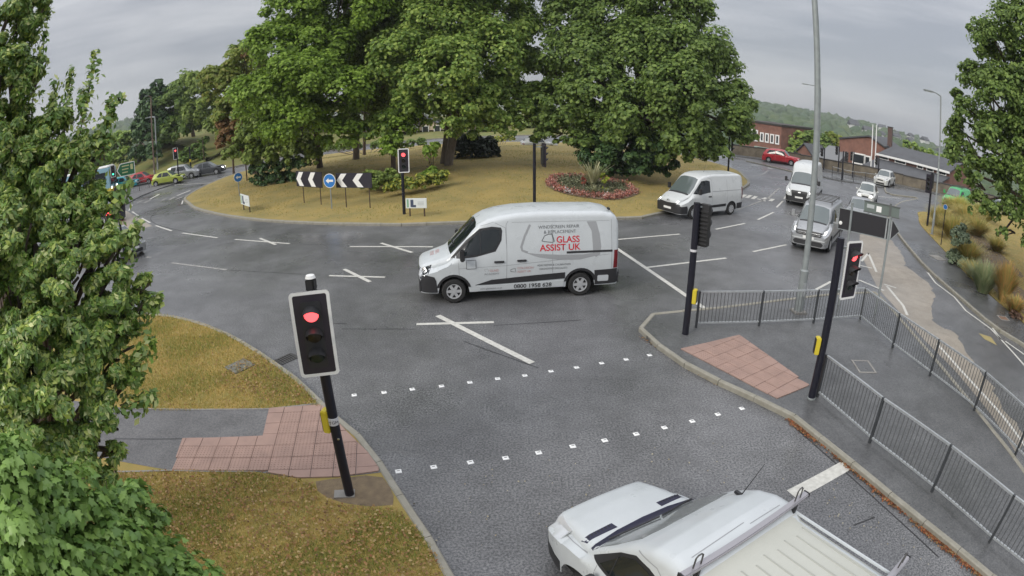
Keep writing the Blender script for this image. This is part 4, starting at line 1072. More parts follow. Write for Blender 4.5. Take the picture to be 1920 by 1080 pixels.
CW = paint('car_white', (.56, .57, .545)); RED = paint('red', (.42, .02, .03)); LIME = paint('lime', (.34, .40, .06), .4, .1); CYAN = paint('turquoise', (.03, .36, .42), .35); DKB = paint('dark_blue', (.02, .025, .035)); GREEN = paint('bright_green', (.03, .38, .10), .35); DGREY = paint('dark_grey', (.07, .075, .08), .35, .3)
car('red_car', 'red estate car leaving along the far road beside the stone wall', (31.0, 57.6), R(-36), 'mpv', RED)
car('white_car', 'small white hatchback with headlights on approaching the roundabout', (26.0, 35.3), R(228), 'city', CW, lit=True)
car('white_car', 'white sport utility car turning in front of the stone wall at far right', (36.7, 47.0), R(218), 'suv', CW)
car('silver_car', 'silver hatchback queueing behind the silver van, partly hidden by the direction sign', (19.9, 27.6), R(232), 'hatch', SILVER, lit=True)
car('yellow_car', 'lime yellow hatchback at the far left beside the traffic light', (-34.2, 51.0), R(12), 'hatch', LIME)
car('silver_car', 'pale silver car behind the lime yellow hatchback at far left', (-34.0, 54.2), R(10), 'mpv', SILVER)
car('dark_car', 'dark grey car leading the queue at far left', (-31.4, 55.4), R(14), 'hatch', DGREY, lit=True)
car('turquoise_car', 'turquoise car queueing beside the green direction sign', [(-42.158,52.515)][0], R(14), 'hatch', CYAN)
car('red_car', 'red car queueing between the turquoise and lime yellow cars', [(-40.476,54.231)][0], R(14), 'hatch', RED)
car('dark_car', 'dark car with lit tail lamps on the buff surfacing at left', (-29.6, 28.8), R(152), 'hatch', DGREY, tail=True)
car('dark_car', 'dark blue car with lit brake lamps driving away behind the left tree', (-30.6, 33.6), R(150), 'estate', DKB, tail=True)
car('silver_car', 'silver car half hidden by the left foreground tree', (-18.9, 22.4), R(-24), 'estate', SILVER)
car('turquoise_car', 'second turquoise car beside the bus front at far left', [(-43.145,52.393)][0], R(14), 'hatch', CYAN)
panel_van('green_van', 'bright green van with a white front behind the golden grasses at right', (38.6, 37.2), R(205), 'mid', GREEN, group='vehicles waiting at the right approach', lit=False)
car('white_car', 'white car behind the green van at right, partly hidden by the big tree', (46.5, 37.5), R(205), 'suv', CW)
car('white_car', 'white car passing behind the island, seen under the trees', [(4.127,62.181)][0], R(10), 'hatch', CW)
def bus():
    t = thing('bus', 'pale blue single deck bus with a yellow lower front at far left', 'bus', (*[(-42.741,49.478)][0], .01), R(20))
    B_ = mat('bus_blue', (.25, .42, .50), .4); Y_ = mat('bus_yellow', (.62, .48, .06), .4)
    mb = MB(); mb.box((-4.9, 0, 1.75), (9.8, 2.5, 2.5)); mb.build('body', B_, t, bevel=.12, smooth=40)
    mb = MB(); mb.box((-4.9, 0, 3.06), (9.4, 2.3, .22)); mb.build('roof', M_WHITE, t, bevel=.08)
    mb = MB(); mb.box((-4.9, 0, .55), (9.84, 2.54, .5)); mb.build('skirt', Y_, t, bevel=.05)
    mb = MB(); mb.box((.012, 0, 1.75), (.04, 2.2, 1.35)); mb.build('windscreen', M_GLASS, t, bevel=.015)
    mb = MB(); mb.box((.012, 0, 2.68), (.05, 1.7, .34)); mb.build('destination_display', M_DARK, t)
    for sd_ in (-1, 1):
        for k in range(5):
            mb = MB(); mb.box((-1.4 - k * 1.75, sd_ * 1.252, 2.0), (1.6, .02, 1.1)); mb.build('side_window', M_GLASS, t)
        mb = MB(); mb.box((.03, sd_ * .95, .78), (.04, .35, .2)); mb.build('headlight', M_LAMPON, t)
        for x in (-2.2, -7.4):
            mb = MB(); mb.lathe([(.001, -.14), (.48, -.14), (.48, .14), (.001, .14)], 18, Matrix.Translation((x, sd_ * 1.13, .48)) @ Matrix.Rotation(math.pi / 2, 4, 'X')); mb.build('wheel', M_TYRE, t)
        mb = MB(); mb.box((.25, sd_ * 1.35, 2.1), (.12, .2, .4)); mb.build('wing_mirror', M_DARK, t)
bus()
# ================================================================ street furniture
M_LENSR = mat('lens_red_lit', (.8, .05, .05), .3, emit=((1, .10, .11), 1.5))
M_LENSROFF = mat('lens_red_off', (.03, .012, .012), .25)
M_LENSA = mat('lens_amber_off', (.03, .022, .012), .25)
M_LENSG = mat('lens_green_off', (.012, .026, .02), .25)
M_LENSGON = mat('lens_green_lit', (.05, .8, .5), .3, emit=((.1, 1, .6), 1.2))
M_BOARD = mat('board_black', (.025, .02, .03), .5)
M_VISOR = mat('visor', (.026, .026, .028), .5)
M_YELLOW = mat('box_yellow', (.62, .50, .04), .45)
M_GREYPOST = mat('grey_post', (.30, .33, .33), .5, metal=.2, var=(.24, .26, .26), vscale=5)
M_SIGNBLACK = mat('sign_black_face', (.015, .013, .022), .45)
M_SIGNWHITE = mat('sign_white_face', (.78, .78, .76), .5)
M_SIGNBLUE = mat('sign_blue_face', (.02, .17, .50), .4)
M_SIGNBACK = mat('sign_back', (.018, .017, .021), .5)
M_TIMBER = mat('post_brown', (.07, .045, .03), .7)
def rrect(w_, h_, r, n=5):
    p = []
    for cx, cy, a0 in ((w_ / 2 - r, h_ / 2 - r, 0), (-w_ / 2 + r, h_ / 2 - r, 90), (-w_ / 2 + r, -h_ / 2 + r, 180), (w_ / 2 - r, -h_ / 2 + r, 270)):
        for k in range(n + 1):
            t = R(a0 + 90 * k / n); p.append((cx + r * math.cos(t), cy + r * math.sin(t)))
    return p
def upright(ang, x=0, y=0, z=0):
    """matrix: local x across, local y up, local z facing the direction ang"""
    f = Vector((math.cos(ang), math.sin(ang), 0)); r_ = Vector((-math.sin(ang), math.cos(ang), 0)); u = Vector((0, 0, 1))
    M_ = Matrix.Identity(4)
    for i in range(3): M_[i][0], M_[i][1], M_[i][2] = r_[i], u[i], f[i]
    M_[0][3], M_[1][3], M_[2][3] = x, y, z
    return M_
def signal_head(t, ang, off, zc, state='red', board=True, h_=.96, bw=.56, bh=1.22, louvre=False, n=12, white=True):
    """three-lamp head: centre at the offset from the pole, facing ang"""
    M_ = upright(ang, off[0], off[1], zc)
    if board:
        mb = MB(); mb.prism(rrect(bw, bh, .06), -.03, -.015, M_); bd = mb.build('backing_board', M_BOARD, t)
        if white:
            fr = MB(); o_ = rrect(bw, bh, .06); i_ = rrect(bw - .09, bh - .09, .03); k = len(o_)
            vs = [M_ @ Vector((x, y, -.0125)) for x, y in o_] + [M_ @ Vector((x, y, -.0125)) for x, y in i_] + [M_ @ Vector((x, y, -.033)) for x, y in o_] + [M_ @ Vector((x, y, -.033)) for x, y in i_]
            fs = []
            for a in range(k):
                b = (a + 1) % k
                fs += [(a, b, k + b, k + a), (2 * k + a, 3 * k + a, 3 * k + b, 2 * k + b), (a, 2 * k + a, 2 * k + b, b), (k + a, k + b, 3 * k + b, 3 * k + a)]
            fr.add(vs, fs); fr.build('white_border', M_WHITE, bd)
    hs = MB(); hs.prism(rrect(.28, h_, .04), -.14, 0.0, M_)
    if louvre:
        for k in range(9): hs.prism([(-.155, -h_ / 2 + .06 + k * .10), (.155, -h_ / 2 + .06 + k * .10), (.155, -h_ / 2 + .11 + k * .10), (-.155, -h_ / 2 + .11 + k * .10)], -.185, -.14, M_)
    hs.build('signal_housing', M_VISOR, t)
    for i, nm in enumerate(('red', 'amber', 'green')):
        yy = (1 - i) * .30; r = .105
        lm = {'red': M_LENSR if state == 'red' else M_LENSROFF, 'amber': M_LENSA, 'green': M_LENSGON if state == 'green' else M_LENSG}[nm]
        ln = MB(); ln.lathe([(.001, .03), (r * .5, .026), (r, .008), (r, -.01)], n, M_ @ Matrix.Translation((0, yy, 0)))
        ln.build('lens', lm, t, smooth=60)
        vz = MB(); vs = []; fs = []
        for k in range(n + 1):
            a = R(-28 + 236 * k / n)
            dp = .05 + .17 * max(0, math.sin(a)) ** .7 if math.sin(a) > 0 else .05
            for rr_, d in ((r * 1.18, 0), (r * 1.14, dp), (r * 1.06, dp), (r * 1.06, 0)):
                vs.append(M_ @ Vector((rr_ * math.cos(a), yy + rr_ * math.sin(a), d)))
        for k in range(n):
            for j in range(3): fs.append((k * 4 + j, k * 4 + j + 1, k * 4 + 5 + j, k * 4 + 4 + j))
        vz.add(vs, fs); vz.build('visor', M_VISOR, t, smooth=50)
def pole(t, h_, r, mt, tilt=(0, 0), name='pole'):
    mb = MB(); mb.tube([(0, 0, -.05), (tilt[0] * .5, tilt[1] * .5, h_ * .5), (tilt[0], tilt[1], h_)], [r, r, r * .96], 14)
    return mb.build(name, mt, t, smooth=40)
def push_box(t, ang, r, z, mt=M_YELLOW):
    c = Vector((math.cos(ang), math.sin(ang), 0)) * (r + .055)
    mb = MB(); mb.box((c.x, c.y, z), (.11, .16, .38), rz=ang); b_ = mb.build('push_button_box', mt, t, bevel=.015)
    c2 = Vector((math.cos(ang), math.sin(ang), 0)) * (r + .115)
    q = MB(); q.box((c2.x, c2.y, z), (.012, .12, .32), rz=ang); q.build('button_panel', M_DARK, b_)
# ---- the near left signal
p0 = [(-2.608,6.89)][0]
t = thing('traffic_light', 'black traffic light with white bordered board showing red by the pink tactile paving', 'traffic light', (*p0, ZP))
pole(t, 3.45, .078, M_BLACKP, (-.05, .02))
signal_head(t, R(-72), (.0 - .045, -.155 + .02), 2.86, 'red', bw=.56, bh=1.24, n=16)
mb = MB(); mb.box((-.05, .02, 3.53), (.13, .14, .17)); mb.build('detector', M_DARK, t, bevel=.02)
mb = MB(); mb.lathe([(.075, 3.62), (.06, 3.66), (.001, 3.67)], 12, Matrix.Translation((-.05, .02, 0))); mb.build('detector_cap', M_WHITE, t)
mb = MB(); mb.box((-.05, .02, 3.40), (.16, .16, .05)); mb.build('clamp', M_GREYPOST, t)
push_box(t, R(172), .078, 1.42)
mb = MB(); mb.box((-.09, .0, .012), (.34, .20, .025), rz=.2); mb.build('base_plate', M_CONC, t)
mb = MB(); mb.tube([(-.02, .0, 1.38), (-.022, .0, 1.50)], .0805, 14); mb.build('sticker', mat('sticker_white', (.6, .6, .62), .5), t)
mb = MB(); mb.lathe([(.001, .084), (.02, .082), (.02, .05)], 8, upright(R(-60), -.01, 0, 1.15)); mb.build('bolt', M_CHROME, t)
# sticker letters
def flat_text(txt, size, M_, mt, parent, name='lettering', thick=.0):
    cu = bpy.data.curves.new('t', 'FONT'); cu.body = txt; cu.size = size; cu.align_x = 'CENTER'; cu.align_y = 'CENTER'
    o = bpy.data.objects.new('t', cu); COL.objects.link(o)
    me = bpy.data.meshes.new_from_object(o.evaluated_get(bpy.context.evaluated_depsgraph_get())); bpy.data.objects.remove(o); bpy.data.curves.remove(cu)
    me.transform(M_); me.materials.append(mt); me.name = name
    return tag(obj(name, me, parent), kind='stuff')
flat_text('TGM', .07, upright(R(-70), -.021 + .030, -.0785, 1.44), M_DARK, t)
# ---- the near right signal, head turned along the exit
p1 = [(6.417,9.454)][0]
t = thing('traffic_light', 'black traffic light with a sideways board showing red, beside the near guard rail', 'traffic light', (*p1, ZP))
pole(t, 3.55, .088, M_BLACKP, (.0, .0))
signal_head(t, R(-76), (.38, -.06), 2.90, 'red', bw=.52, bh=1.22, n=16)
for zz in (3.35, 2.45):
    mb = MB(); mb.box((.17, 0, zz), (.30, .05, .05)); mb.build('bracket', M_GREYPOST, t)
push_box(t, R(165), .088, 1.25)
mb = MB(); mb.lathe([(.10, 0), (.10, .03), (.07, .05)], 12); mb.build('base_collar', M_GREYPOST, t)
# ---- the middle right signal seen from behind
p2 = [(4.449,13.149)][0]
t = thing('traffic_light', 'black traffic light seen from behind at the end of the rear guard rail', 'traffic light', (*p2, ZP))
pole(t, 3.42, .09, M_BLACKP, (.02, 0))
signal_head(t, R(42), (.30, .06), 2.86, 'off', board=False, louvre=True, h_=1.06)
for zz in (3.32, 2.42):
    mb = MB(); mb.box((.16, .03, zz), (.26, .05, .04)); mb.build('bracket', M_GREYPOST, t)
mb = MB(); mb.tube([(.01, 0, 2.2), (.01, 0, 2.26)], .093, 12); mb.build('sticker', MATS['sticker_white'], t)
push_box(t, R(-30), .09, 1.05)
# ---- the two signals on the island
def simple_signal(label, px, top, ang, off, zc, state, pole_h, board=True, z=ZP, group=None, r=.08, louvre=False, sc_=1.0, n=10, white=True, mt=M_BLACKP):
    t = thing('traffic_light', label, 'traffic light', (*px, z), 0, group)
    pole(t, pole_h, r, mt)
    signal_head(t, ang, off, zc, state, board=board, louvre=louvre, n=n, white=white)
    return t
q = [(-5.376,28.196)][0]
simple_signal('black traffic light showing red on the island by the small sponsor board', q, 0, R(-85), (.10, -.12), 2.74, 'red', 3.3, z=float(isl_z(*q)))
q = [(1.168,28.871)][0]
t = simple_signal('dark traffic light turned sideways on the island lawn between the trees', q, 0, R(20), (.50, .05), 2.78, 'off', 3.38, z=float(isl_z(*q)), board=True, white=False)
mb = MB(); mb.box((.22, .02, 3.2), (.44, .05, .05)); mb.build('bracket', M_GREYPOST, t)
# ---- chevron boards, round arrows, sponsor boards
def board_sign(name, label, c0, c1, z0, z1, legs, cat='sign', group=None, depth=.04, leg_r=.03, legm=M_TIMBER, face=M_SIGNBLACK):
    """upright rectangular board between two ground points with posts"""
    a, b = Vector(c0), Vector(c1); mid = (a + b) / 2; d = b - a; ang = math.atan2(d.y, d.x)
    gz = float(isl_z(mid.x, mid.y))
    t = thing(name, label, cat, (mid.x, mid.y, gz), ang, group)
    mb = MB(); mb.box((0, 0, (z0 + z1) / 2), (d.length, depth, z1 - z0)); mb.build('board', face, t, bevel=.008)
    for f_ in legs:
        lx = (f_ - .5) * d.length; lz = float(isl_z(mid.x + math.cos(ang) * lx, mid.y + math.sin(ang) * lx)) - gz
        mb = MB(); mb.tube([(lx, depth / 2 + leg_r + .002, lz - .15), (lx, depth / 2 + leg_r + .002, z1 - .06)], leg_r, 8); mb.build('post', legm, t)
    return t, d.length
def chevrons(t, w_, z0, z1, xs, cw):
    h_ = z1 - z0
    for x in xs:
        t_ = h_ * .46
        y0, y1, ym = z0 + .04, z1 - .04, (z0 + z1) / 2
        poly = [(x, ym), (x + cw * .55, y1), (x + cw * .55 + t_, y1), (x + t_, ym), (x + cw * .55 + t_, y0), (x + cw * .55, y0)]
        mb = MB(); vs = [(px_, -.0225, pz) for px_, pz in poly] + [(px_, -.0285, pz) for px_, pz in poly]
        n = 6; mb.add(vs, [(0, 1, 2, 3), (0, 3, 4, 5), (9, 8, 7, 6), (11, 10, 9, 6)] + [(i, n + i, n + (i + 1) % n, (i + 1) % n) for i in range(n)])
        mb.build('chevron', M_SIGNWHITE, t)
g1 = [(-12.844,32.576),(-10.702,31.224)]; 
t, w_ = board_sign('chevron_sign', 'left black board of two white chevrons on the island edge', g1[0], g1[1], 1.209 - .2, 2.136 - .2, (.22, .88), group='chevron boards on the roundabout')
zz0, zz1 = 1.209 - .2, 2.136 - .2
chevrons(t, w_, zz0, zz1, (-w_ / 2 + .03, -w_ / 2 + w_ * .48), .55)
g2 = [(-9.633,30.522),(-7.366,29.777)]
t, w_ = board_sign('chevron_sign', 'right black board of two white chevrons on the island edge', g2[0], g2[1], 1.309 - .2, 2.137 - .2, (.24, .90), group='chevron boards on the roundabout')
chevrons(t, w_, 1.309 - .2, 2.137 - .2, (-w_ / 2 + .06, -w_ / 2 + w_ * .48), .58)
def round_sign(label, p, zc, rad, ang, h_, postm=M_GREYPOST, gz=None):
    gz = float(isl_z(*p)) if gz is None else gz
    t = thing('keep_left_sign', label, 'sign', (*p, gz))
    pole(t, h_, .035, postm, name='post')
    M_ = upright(ang, math.cos(ang) * .06, math.sin(ang) * .06, zc)
    mb = MB(); mb.lathe([(.001, 0), (rad, 0), (rad, -.02), (.001, -.02)], 28, M_); mb.build('disc', M_SIGNWHITE, t)
    mb = MB(); mb.lathe([(.001, .006), (rad * .92, .006), (rad * .92, .001)], 28, M_); d_ = mb.build('face', M_SIGNBLUE, t)
    # arrow pointing to the viewer's left
    s_ = rad * .62
    pts = [(-s_, 0), (-s_ * .2, s_ * .62), (-s_ * .2, s_ * .25), (s_, s_ * .25), (s_, -s_ * .25), (-s_ * .2, -s_ * .25), (-s_ * .2, -s_ * .62)]
    mb = MB(); vs = [M_ @ Vector((x, y, .0125)) for x, y in pts]
    mb.add(vs, [(0, 1, 6), (1, 2, 5, 6)[0:0] or (2, 3, 4, 5), (1, 2, 5, 6)]); mb.build('arrow', M_SIGNWHITE, t)
    return t
q = [(-9.912,30.285)][0]
round_sign('round blue sign with white left arrow between the chevron boards', q, 1.777 - .2, .40, R(-105), 1.957 - .2)
q = [(-19.303,37.045)][0]
round_sign('small blue arrow sign at the left end of the island, turned away', q, 1.35, .34, R(-48), 1.5)
def sponsor(label, c0, c1, z0, z1, logo=True):
    t, w_ = board_sign('sponsor_board', label, c0, c1, z0, z1, (.16, .86), face=mat('sponsor_white', (.66, .70, .70), .5), legm=M_TIMBER, leg_r=.04, group='small white boards on the island')
    h_ = z1 - z0
    mb = MB(); mb.box((-w_ * .20, -.0235, z0 + h_ * .5), (w_ * .14, .006, h_ * .72)); mb.box((-w_ * .12, -.023, z0 + h_ * .22), (w_ * .22, .005, h_ * .22)); mb.build('logo', mat('logo_navy', (.05, .07, .12), .5), t)
    mb = MB(); mb.box((-w_ * .40, -.0235, z0 + h_ * .5), (w_ * .08, .006, h_ * .8)); mb.build('logo', mat('logo_green', (.20, .38, .25), .5), t)
    mb = MB()
    for k in range(3): mb.box((w_ * .22, -.0235, z0 + h_ * (.35 + .14 * k)), (w_ * .3, .006, h_ * .05))
    mb.build('print_line', mat('print_grey', (.42, .45, .45), .5), t)
g = [(-5.172,27.676),(-4.108,27.546)]
sponsor('white sponsor board on two brown posts under the island red light', g[0], g[1], .42, .92)
g = [(-16.61,32.015),(-15.368,30.739)]
sponsor('white sponsor board near the left tip of the island', g[0], g[1], .35, 1.0)
# ---- lamp columns
def lamp(label, p, h_, r0, r1, arm, z=ZP, mt=M_GREYPOST, group='street lamps', box=True, lit=False):
    t = thing('street_lamp', label, 'street lamp', (*p, z), 0, group)
    mb = MB(); mb.tube([(0, 0, -.1), (0, 0, 1.3), (0, 0, 1.35), (0, 0, h_)], [r0, r0, r0 * .72, r1], 14); mb.build('column', mt, t, smooth=30)
    if box:
        mb = MB(); mb.box((0, -r0 * 1.0, .75), (.10, .03, .42)); mb.build('access_door', M_METALG, t)
        mb = MB(); mb.box((0, 0, .02), (r0 * 3.2, r0 * 3.2, .06)); mb.build('base', M_CONC, t)
    if arm:
        a = Vector((arm[0], arm[1], 0)); e = Vector((0, 0, h_))
        mb = MB(); mb.tube([e, e + a * .5 + Vector((0, 0, .12)), e + a + Vector((0, 0, .16))], [r1, r1 * .8, r1 * .7], 8); mb.build('bracket_arm', mt, t)
        d = a.normalized(); ang = math.atan2(d.y, d.x)
        mb = MB(); c = e + a + d * .3 + Vector((0, 0, .15)); mb.box(c, (.75, .28, .10), rz=ang); mb.build('lantern', M_GREYPOST, t, bevel=.03)
        mb = MB(); mb.box(c - Vector((0, 0, .056)), (.55, .22, .012), rz=ang); mb.build('glass', M_LAMP, t)
    return t
q = [(8.578,14.446)][0]
lamp('tall grey lamp column rising out of the picture behind the rear guard rail', q, 11.5, .135, .09, (-1.2, 1.0))
lamp('grey lamp column with an arm to its left, far behind the tall column', [(32.181,53.522)][0], 8.974, .10, .06, (-1.3, .6))
q = [(25.253,25.981)][0]
lamp('grey lamp column in front of the big tree at right', q, 8.623 - .1, .085, .05, (-.55, .25))
q = [(-43.121,58.744)][0]
lamp('rusty brown lamp column at far left among the queueing cars', q, 10.088, .13, .09, (.3, -1.2), mt=mat('rusty_column', (.16, .11, .085), .7))
q = [(-46.219,63.859)][0]
lamp('pale grey lamp column at far left in front of the dark trees', q, 7.576, .15, .11, (-.9, -.2))
# ---- the arrow-ended direction sign seen from behind
qs = [[(10.446,14.925)][0], [(11.526,14.085)][0]]
t = thing('direction_sign', 'black back of an arrow ended direction sign on two grey posts', 'sign', (*qs[1], ZP))
s0, s1 = Vector((qs[0][0] - qs[1][0], qs[0][1] - qs[1][1])), Vector((0, 0))
d = (s1 - s0).normalized(); angs = math.atan2(d.y, d.x)
for s_, nm in ((s0, 'a'), (s1, 'b')):
    mb = MB(); mb.tube([(s_.x, s_.y, -.1), (s_.x, s_.y, 3.35 if nm == 'a' else 3.15)], .042, 10); mb.build('post', M_GREYPOST, t)
wS = (s1 - s0).length
ext0, ext1 = -.42, wS + .38
M_ = Matrix.Translation((s0.x, s0.y, 0)) @ Matrix.Rotation(angs, 4, 'Z') @ Matrix.Rotation(math.pi / 2, 4, 'X')
yb = 2.42; yt = 3.08
poly = [(ext0, yb + .02), (ext1 - .30, yb), (ext1, (yb + yt) / 2), (ext1 - .30, yt), (ext0, yt + .02)]
mb = MB(); mb.prism(poly, -.075, -.055, M_); mb.build('sign_plate', M_SIGNBACK, t)
mb = MB(); k = len(poly)
for i in range(k):
    a, b = Vector(poly[i]), Vector(poly[(i + 1) % k]); dd = (b - a).normalized()
    mb.tube([M_ @ Vector((*a, -.05)), M_ @ Vector((*b, -.05))], .014, 6)
mb.build('edge_rail', M_GREYPOST, t)
for f_ in (wS - .10, wS + .07):
    mb = MB(); mb.box(M_ @ Vector((f_, (yb + yt) / 2, -.048)), (.045, .012, yt - yb - .03), rz=angs); mb.build('channel', M_METALG, t)
mb = MB(); mb.box(M_ @ Vector((.0, (yb + yt) / 2, -.03)), (.05, .02, yt - yb + .1), rz=angs); mb.build('channel', M_METALG, t)
mb = MB(); mb.lathe([(.001, .03), (.06, .02), (.06, 0)], 10, M_ @ Matrix.Translation((ext0 + .08, yb + .22, -.05))); mb.build('clip', M_WHITE, t)
M_UP = mat('sign_greygreen', (.13, .16, .145), .55)
mb = MB(); mb.prism(rect(wS - .95, yt + .07, wS + .30, yt + .40), -.075, -.055, M_); mb.build('upper_plate', M_UP, t)
for r_ in (rect(wS - .97, yt + .385, wS + .32, yt + .42), rect(wS - .97, yt + .05, wS + .32, yt + .085)):
    mb = MB(); mb.prism(r_, -.054, -.035, M_); mb.build('edge_rail', mat('rail_grey', (.10, .11, .105), .5), t)
mb = MB(); mb.prism(rect(wS - .86, yt + .20, wS - .60, yt + .32), -.054, -.048, M_); mb.build('label', MATS['print_grey'], t)
mb = MB(); mb.prism(rect(wS - .52, yt + .13, wS - .34, yt + .31), -.054, -.048, M_); mb.build('label', M_WHITE, t)
mb = MB(); mb.prism(rect(wS - .07, yt + .05, wS + .01, yt + .47), -.052, -.034, M_); mb.build('bracket', MATS['rail_grey'], t)
# ---- guard rails
BAR = {}
def guard_rail(label, pts, name='guard_rail', start=0, bar_gap=.105, h_=1.02):
    P = [Vector(p) for p in pts]
    t = thing(name, label, 'guard rail', (P[0].x, P[0].y, ZP), 0, 'pedestrian guard rails')
    o = P[0]
    for i in range(len(P)):
        mb = MB(); mb.box((P[i].x - o.x, P[i].y - o.y, h_ / 2 - .03), (.055, .055, h_ + .06), rz=math.atan2((P[min(i + 1, len(P) - 1)] - P[max(i - 1, 0)]).y, (P[min(i + 1, len(P) - 1)] - P[max(i - 1, 0)]).x))
        mb.build('post', mat('rail_post', (.07, .075, .08), .45, metal=.4), t)
    nb_ = 0
    for i in range(len(P) - 1):
        a, b = P[i] - o, P[i + 1] - o; d = b - a; ln = d.length; ang = math.atan2(d.y, d.x); c = (a + b) / 2
        for zz, nm, hh in ((h_ - .02, 'top_rail', .045), (.13, 'bottom_rail', .04)):
            mb = MB(); mb.box((c.x, c.y, zz), (ln - .06, .042, hh), rz=ang); mb.build(nm, M_METALG, t)
        n = int((ln - .1) / bar_gap)
        for k in range(n):
            f_ = (k + 1) / (n + 1)
            if 'bar' not in BAR:
                q = MB(); q.tube([(0, 0, .15), (0, 0, h_ - .045)], .011, 6); o_ = q.build('bar', mat('rail_bar', (.17, .175, .18), .45, metal=.5), t); BAR['bar'] = o_.data
            else: o_ = obj('bar', BAR['bar'], t)
            p = a + d * f_; o_.location = (p.x, p.y, 0)
    return t
GR1 = [(4.869,13.545),(6.772,13.516),(8.656,13.552),(10.56,13.673),(10.462,11.574),(10.611,9.759),(10.816,7.806),(10.768,5.785)] + [(10.72, 4.3), (10.5, 2.3), (10.2, .3)]
guard_rail('long grey guard rail bending round the back of the pavement beside the buff road', GR1)
GR2 = [(6.599,9.494),(6.924,7.513),(7.441,5.614),(7.872,3.811)] + [(8.5, 1.95), (8.95, .05)]
guard_rail('shorter grey guard rail running from the near right traffic light along the kerb', GR2)
# ---- posts on the right verge
q = [(23.776,23.457)][0]
t = thing('small_sign', 'small round blue sign on a black post in the right verge', 'sign', (*q, VRZ)); pole(t, 2.120, .03, M_BLACKP, name='post')
M_ = upright(R(-150), -.04, -.02, 2.061 + .1)
mb = MB(); mb.lathe([(.001, .0), (.15, 0), (.15, -.015), (.001, -.015)], 18, M_); mb.build('disc', M_SIGNWHITE, t)
mb = MB(); mb.lathe([(.001, .006), (.13, .006), (.13, .001)], 18, M_); mb.build('face', M_SIGNBLUE, t)
q = [(26.973,28.41)][0]
t = simple_signal('black traffic light seen from the side at the tip of the right verge', q, 0, R(190), (-.30, .0), 2.8, 'off', 3.6, board=True, white=False, z=ZP)
signal_head(t, R(60), (.18, .18), 3.0, 'off', board=False)
# ---- signals and rails on the far side
def far_signal(px, label, pole_h, ang, offx, state='off', white=False):
    return simple_signal(label, px, 0, ang, (offx, 0), pole_h - .5, state, pole_h, z=ZP, group='far traffic lights by the stone wall', r=.07, n=8, board=False)
far_signal([(34.079,55.346)][0], 'far black traffic light left of the pale far lamp, head on its left', 2.421, R(200), -.38)
far_signal([(35.755,54.71)][0], 'far black traffic light in front of the brick gable left edge', 2.843, R(200), -.38)
far_signal([(31.48,47.329)][0], 'far black traffic light with its head on the right, left of the gable window', 2.863, R(-60), .42)
far_signal([(35.061,50.539)][0], 'far black traffic light directly in front of the gable window', 2.729, R(-120), -.30)
far_signal([(37.834,49.308)][0], 'far black traffic light in front of the long grey roof', 2.741, R(200), -.40)
q = [(17.313,43.386)][0]
simple_signal('black traffic light at the back right of the island beside the tree', q, 0, R(-20), (.32, 0), 2.6, 'off', 3.298, z=float(isl_z(*q)), r=.075, white=False)
q = [(-33.953,50.827)][0]
simple_signal('far traffic light showing red beside the lime yellow car', q, 0, R(-55), (-.1, -.13), 3.0, 'red', 3.6, z=ZP, r=.07, n=8)
q = [(-38.414,44.567)][0]
simple_signal('far traffic light showing green beside the bus', q, 0, R(-55), (0, -.13), 2.7, 'green', 3.2, z=ZP, r=.06, n=8)
q = [(-19.623,22.75)][0]
t = simple_signal('black traffic light half hidden by the left foreground tree', [(-18.021,20.966)][0], 0, R(-20), (.25, -.05), 3.0, 'off', 3.5, z=ZP, r=.065, n=10, white=False)
def post(label, px, h_, r, mt, cap=None):
    t = thing('bollard_post', label, 'post', (*px, ZP)); pole(t, h_, r, mt, name='shaft')
    if cap:
        mb = MB(); mb.tube([(0, 0, h_ * .45), (0, 0, h_ * .55)], r * 1.3, 10); mb.build('band', cap, t)
    return t
post('black post with a yellow band beside the far left car queue', [(-36.005,56.798)][0], 3.2, .09, M_BLACKP, M_YELLOW)
post('thin dark post near the left tip of the island', [(-22.575,45.067)][0], 2.6, .06, M_TIMBER)
post('black pole on the grass bank at far left', [(-35.868,59.866)][0], 4.0, .05, M_TIMBER)
# green direction sign at far left
q = [(-35.476,43.275)][0]
t = thing('direction_sign', 'green direction sign with a left arrow end at far left', 'sign', (*q, ZP))
pole(t, 3.0, .05, M_BLACKP, name='post')
M_GS = mat('sign_green_face', (.012, .12, .045), .45)
Mg = upright(R(-55), .05, -.08, 2.75)
mb = MB(); mb.prism([(-1.05, 0), (-.65, .62), (.95, .62), (.95, -.62), (-.65, -.62)], -.02, 0, Mg); mb.build('sign_plate', M_SIGNWHITE, t)
mb = MB(); mb.prism([(-.95, 0), (-.6, .55), (.88, .55), (.88, -.55), (-.6, -.55)], .001, .008, Mg); mb.build('face', M_GS, t)
for k in range(3):
    mb = MB(); mb.prism(rect(-.45, .28 - k * .3, .35 - .1 * k, .38 - k * .3), .009, .012, Mg); mb.build('text_line', mat('text_yellow', (.5, .5, .25), .5), t)
mb = MB(); mb.prism(rect(.48, -.1, .74, .4), .009, .012, Mg); mb.build('route_panel', MATS['text_yellow'], t)
guard_rail('far grey guard rail in front of the stone wall', [(31.687,49.592),(31.953,47.841),(32.811,47.033),(34.517,47.204),(36.129,47.046)], bar_gap=.35)
guard_rail('far grey guard rail on the left traffic refuge', [(-37.571,43.946),(-37.28,45.336),(-37.195,47.443),(-36.985,49.052)], bar_gap=.35)
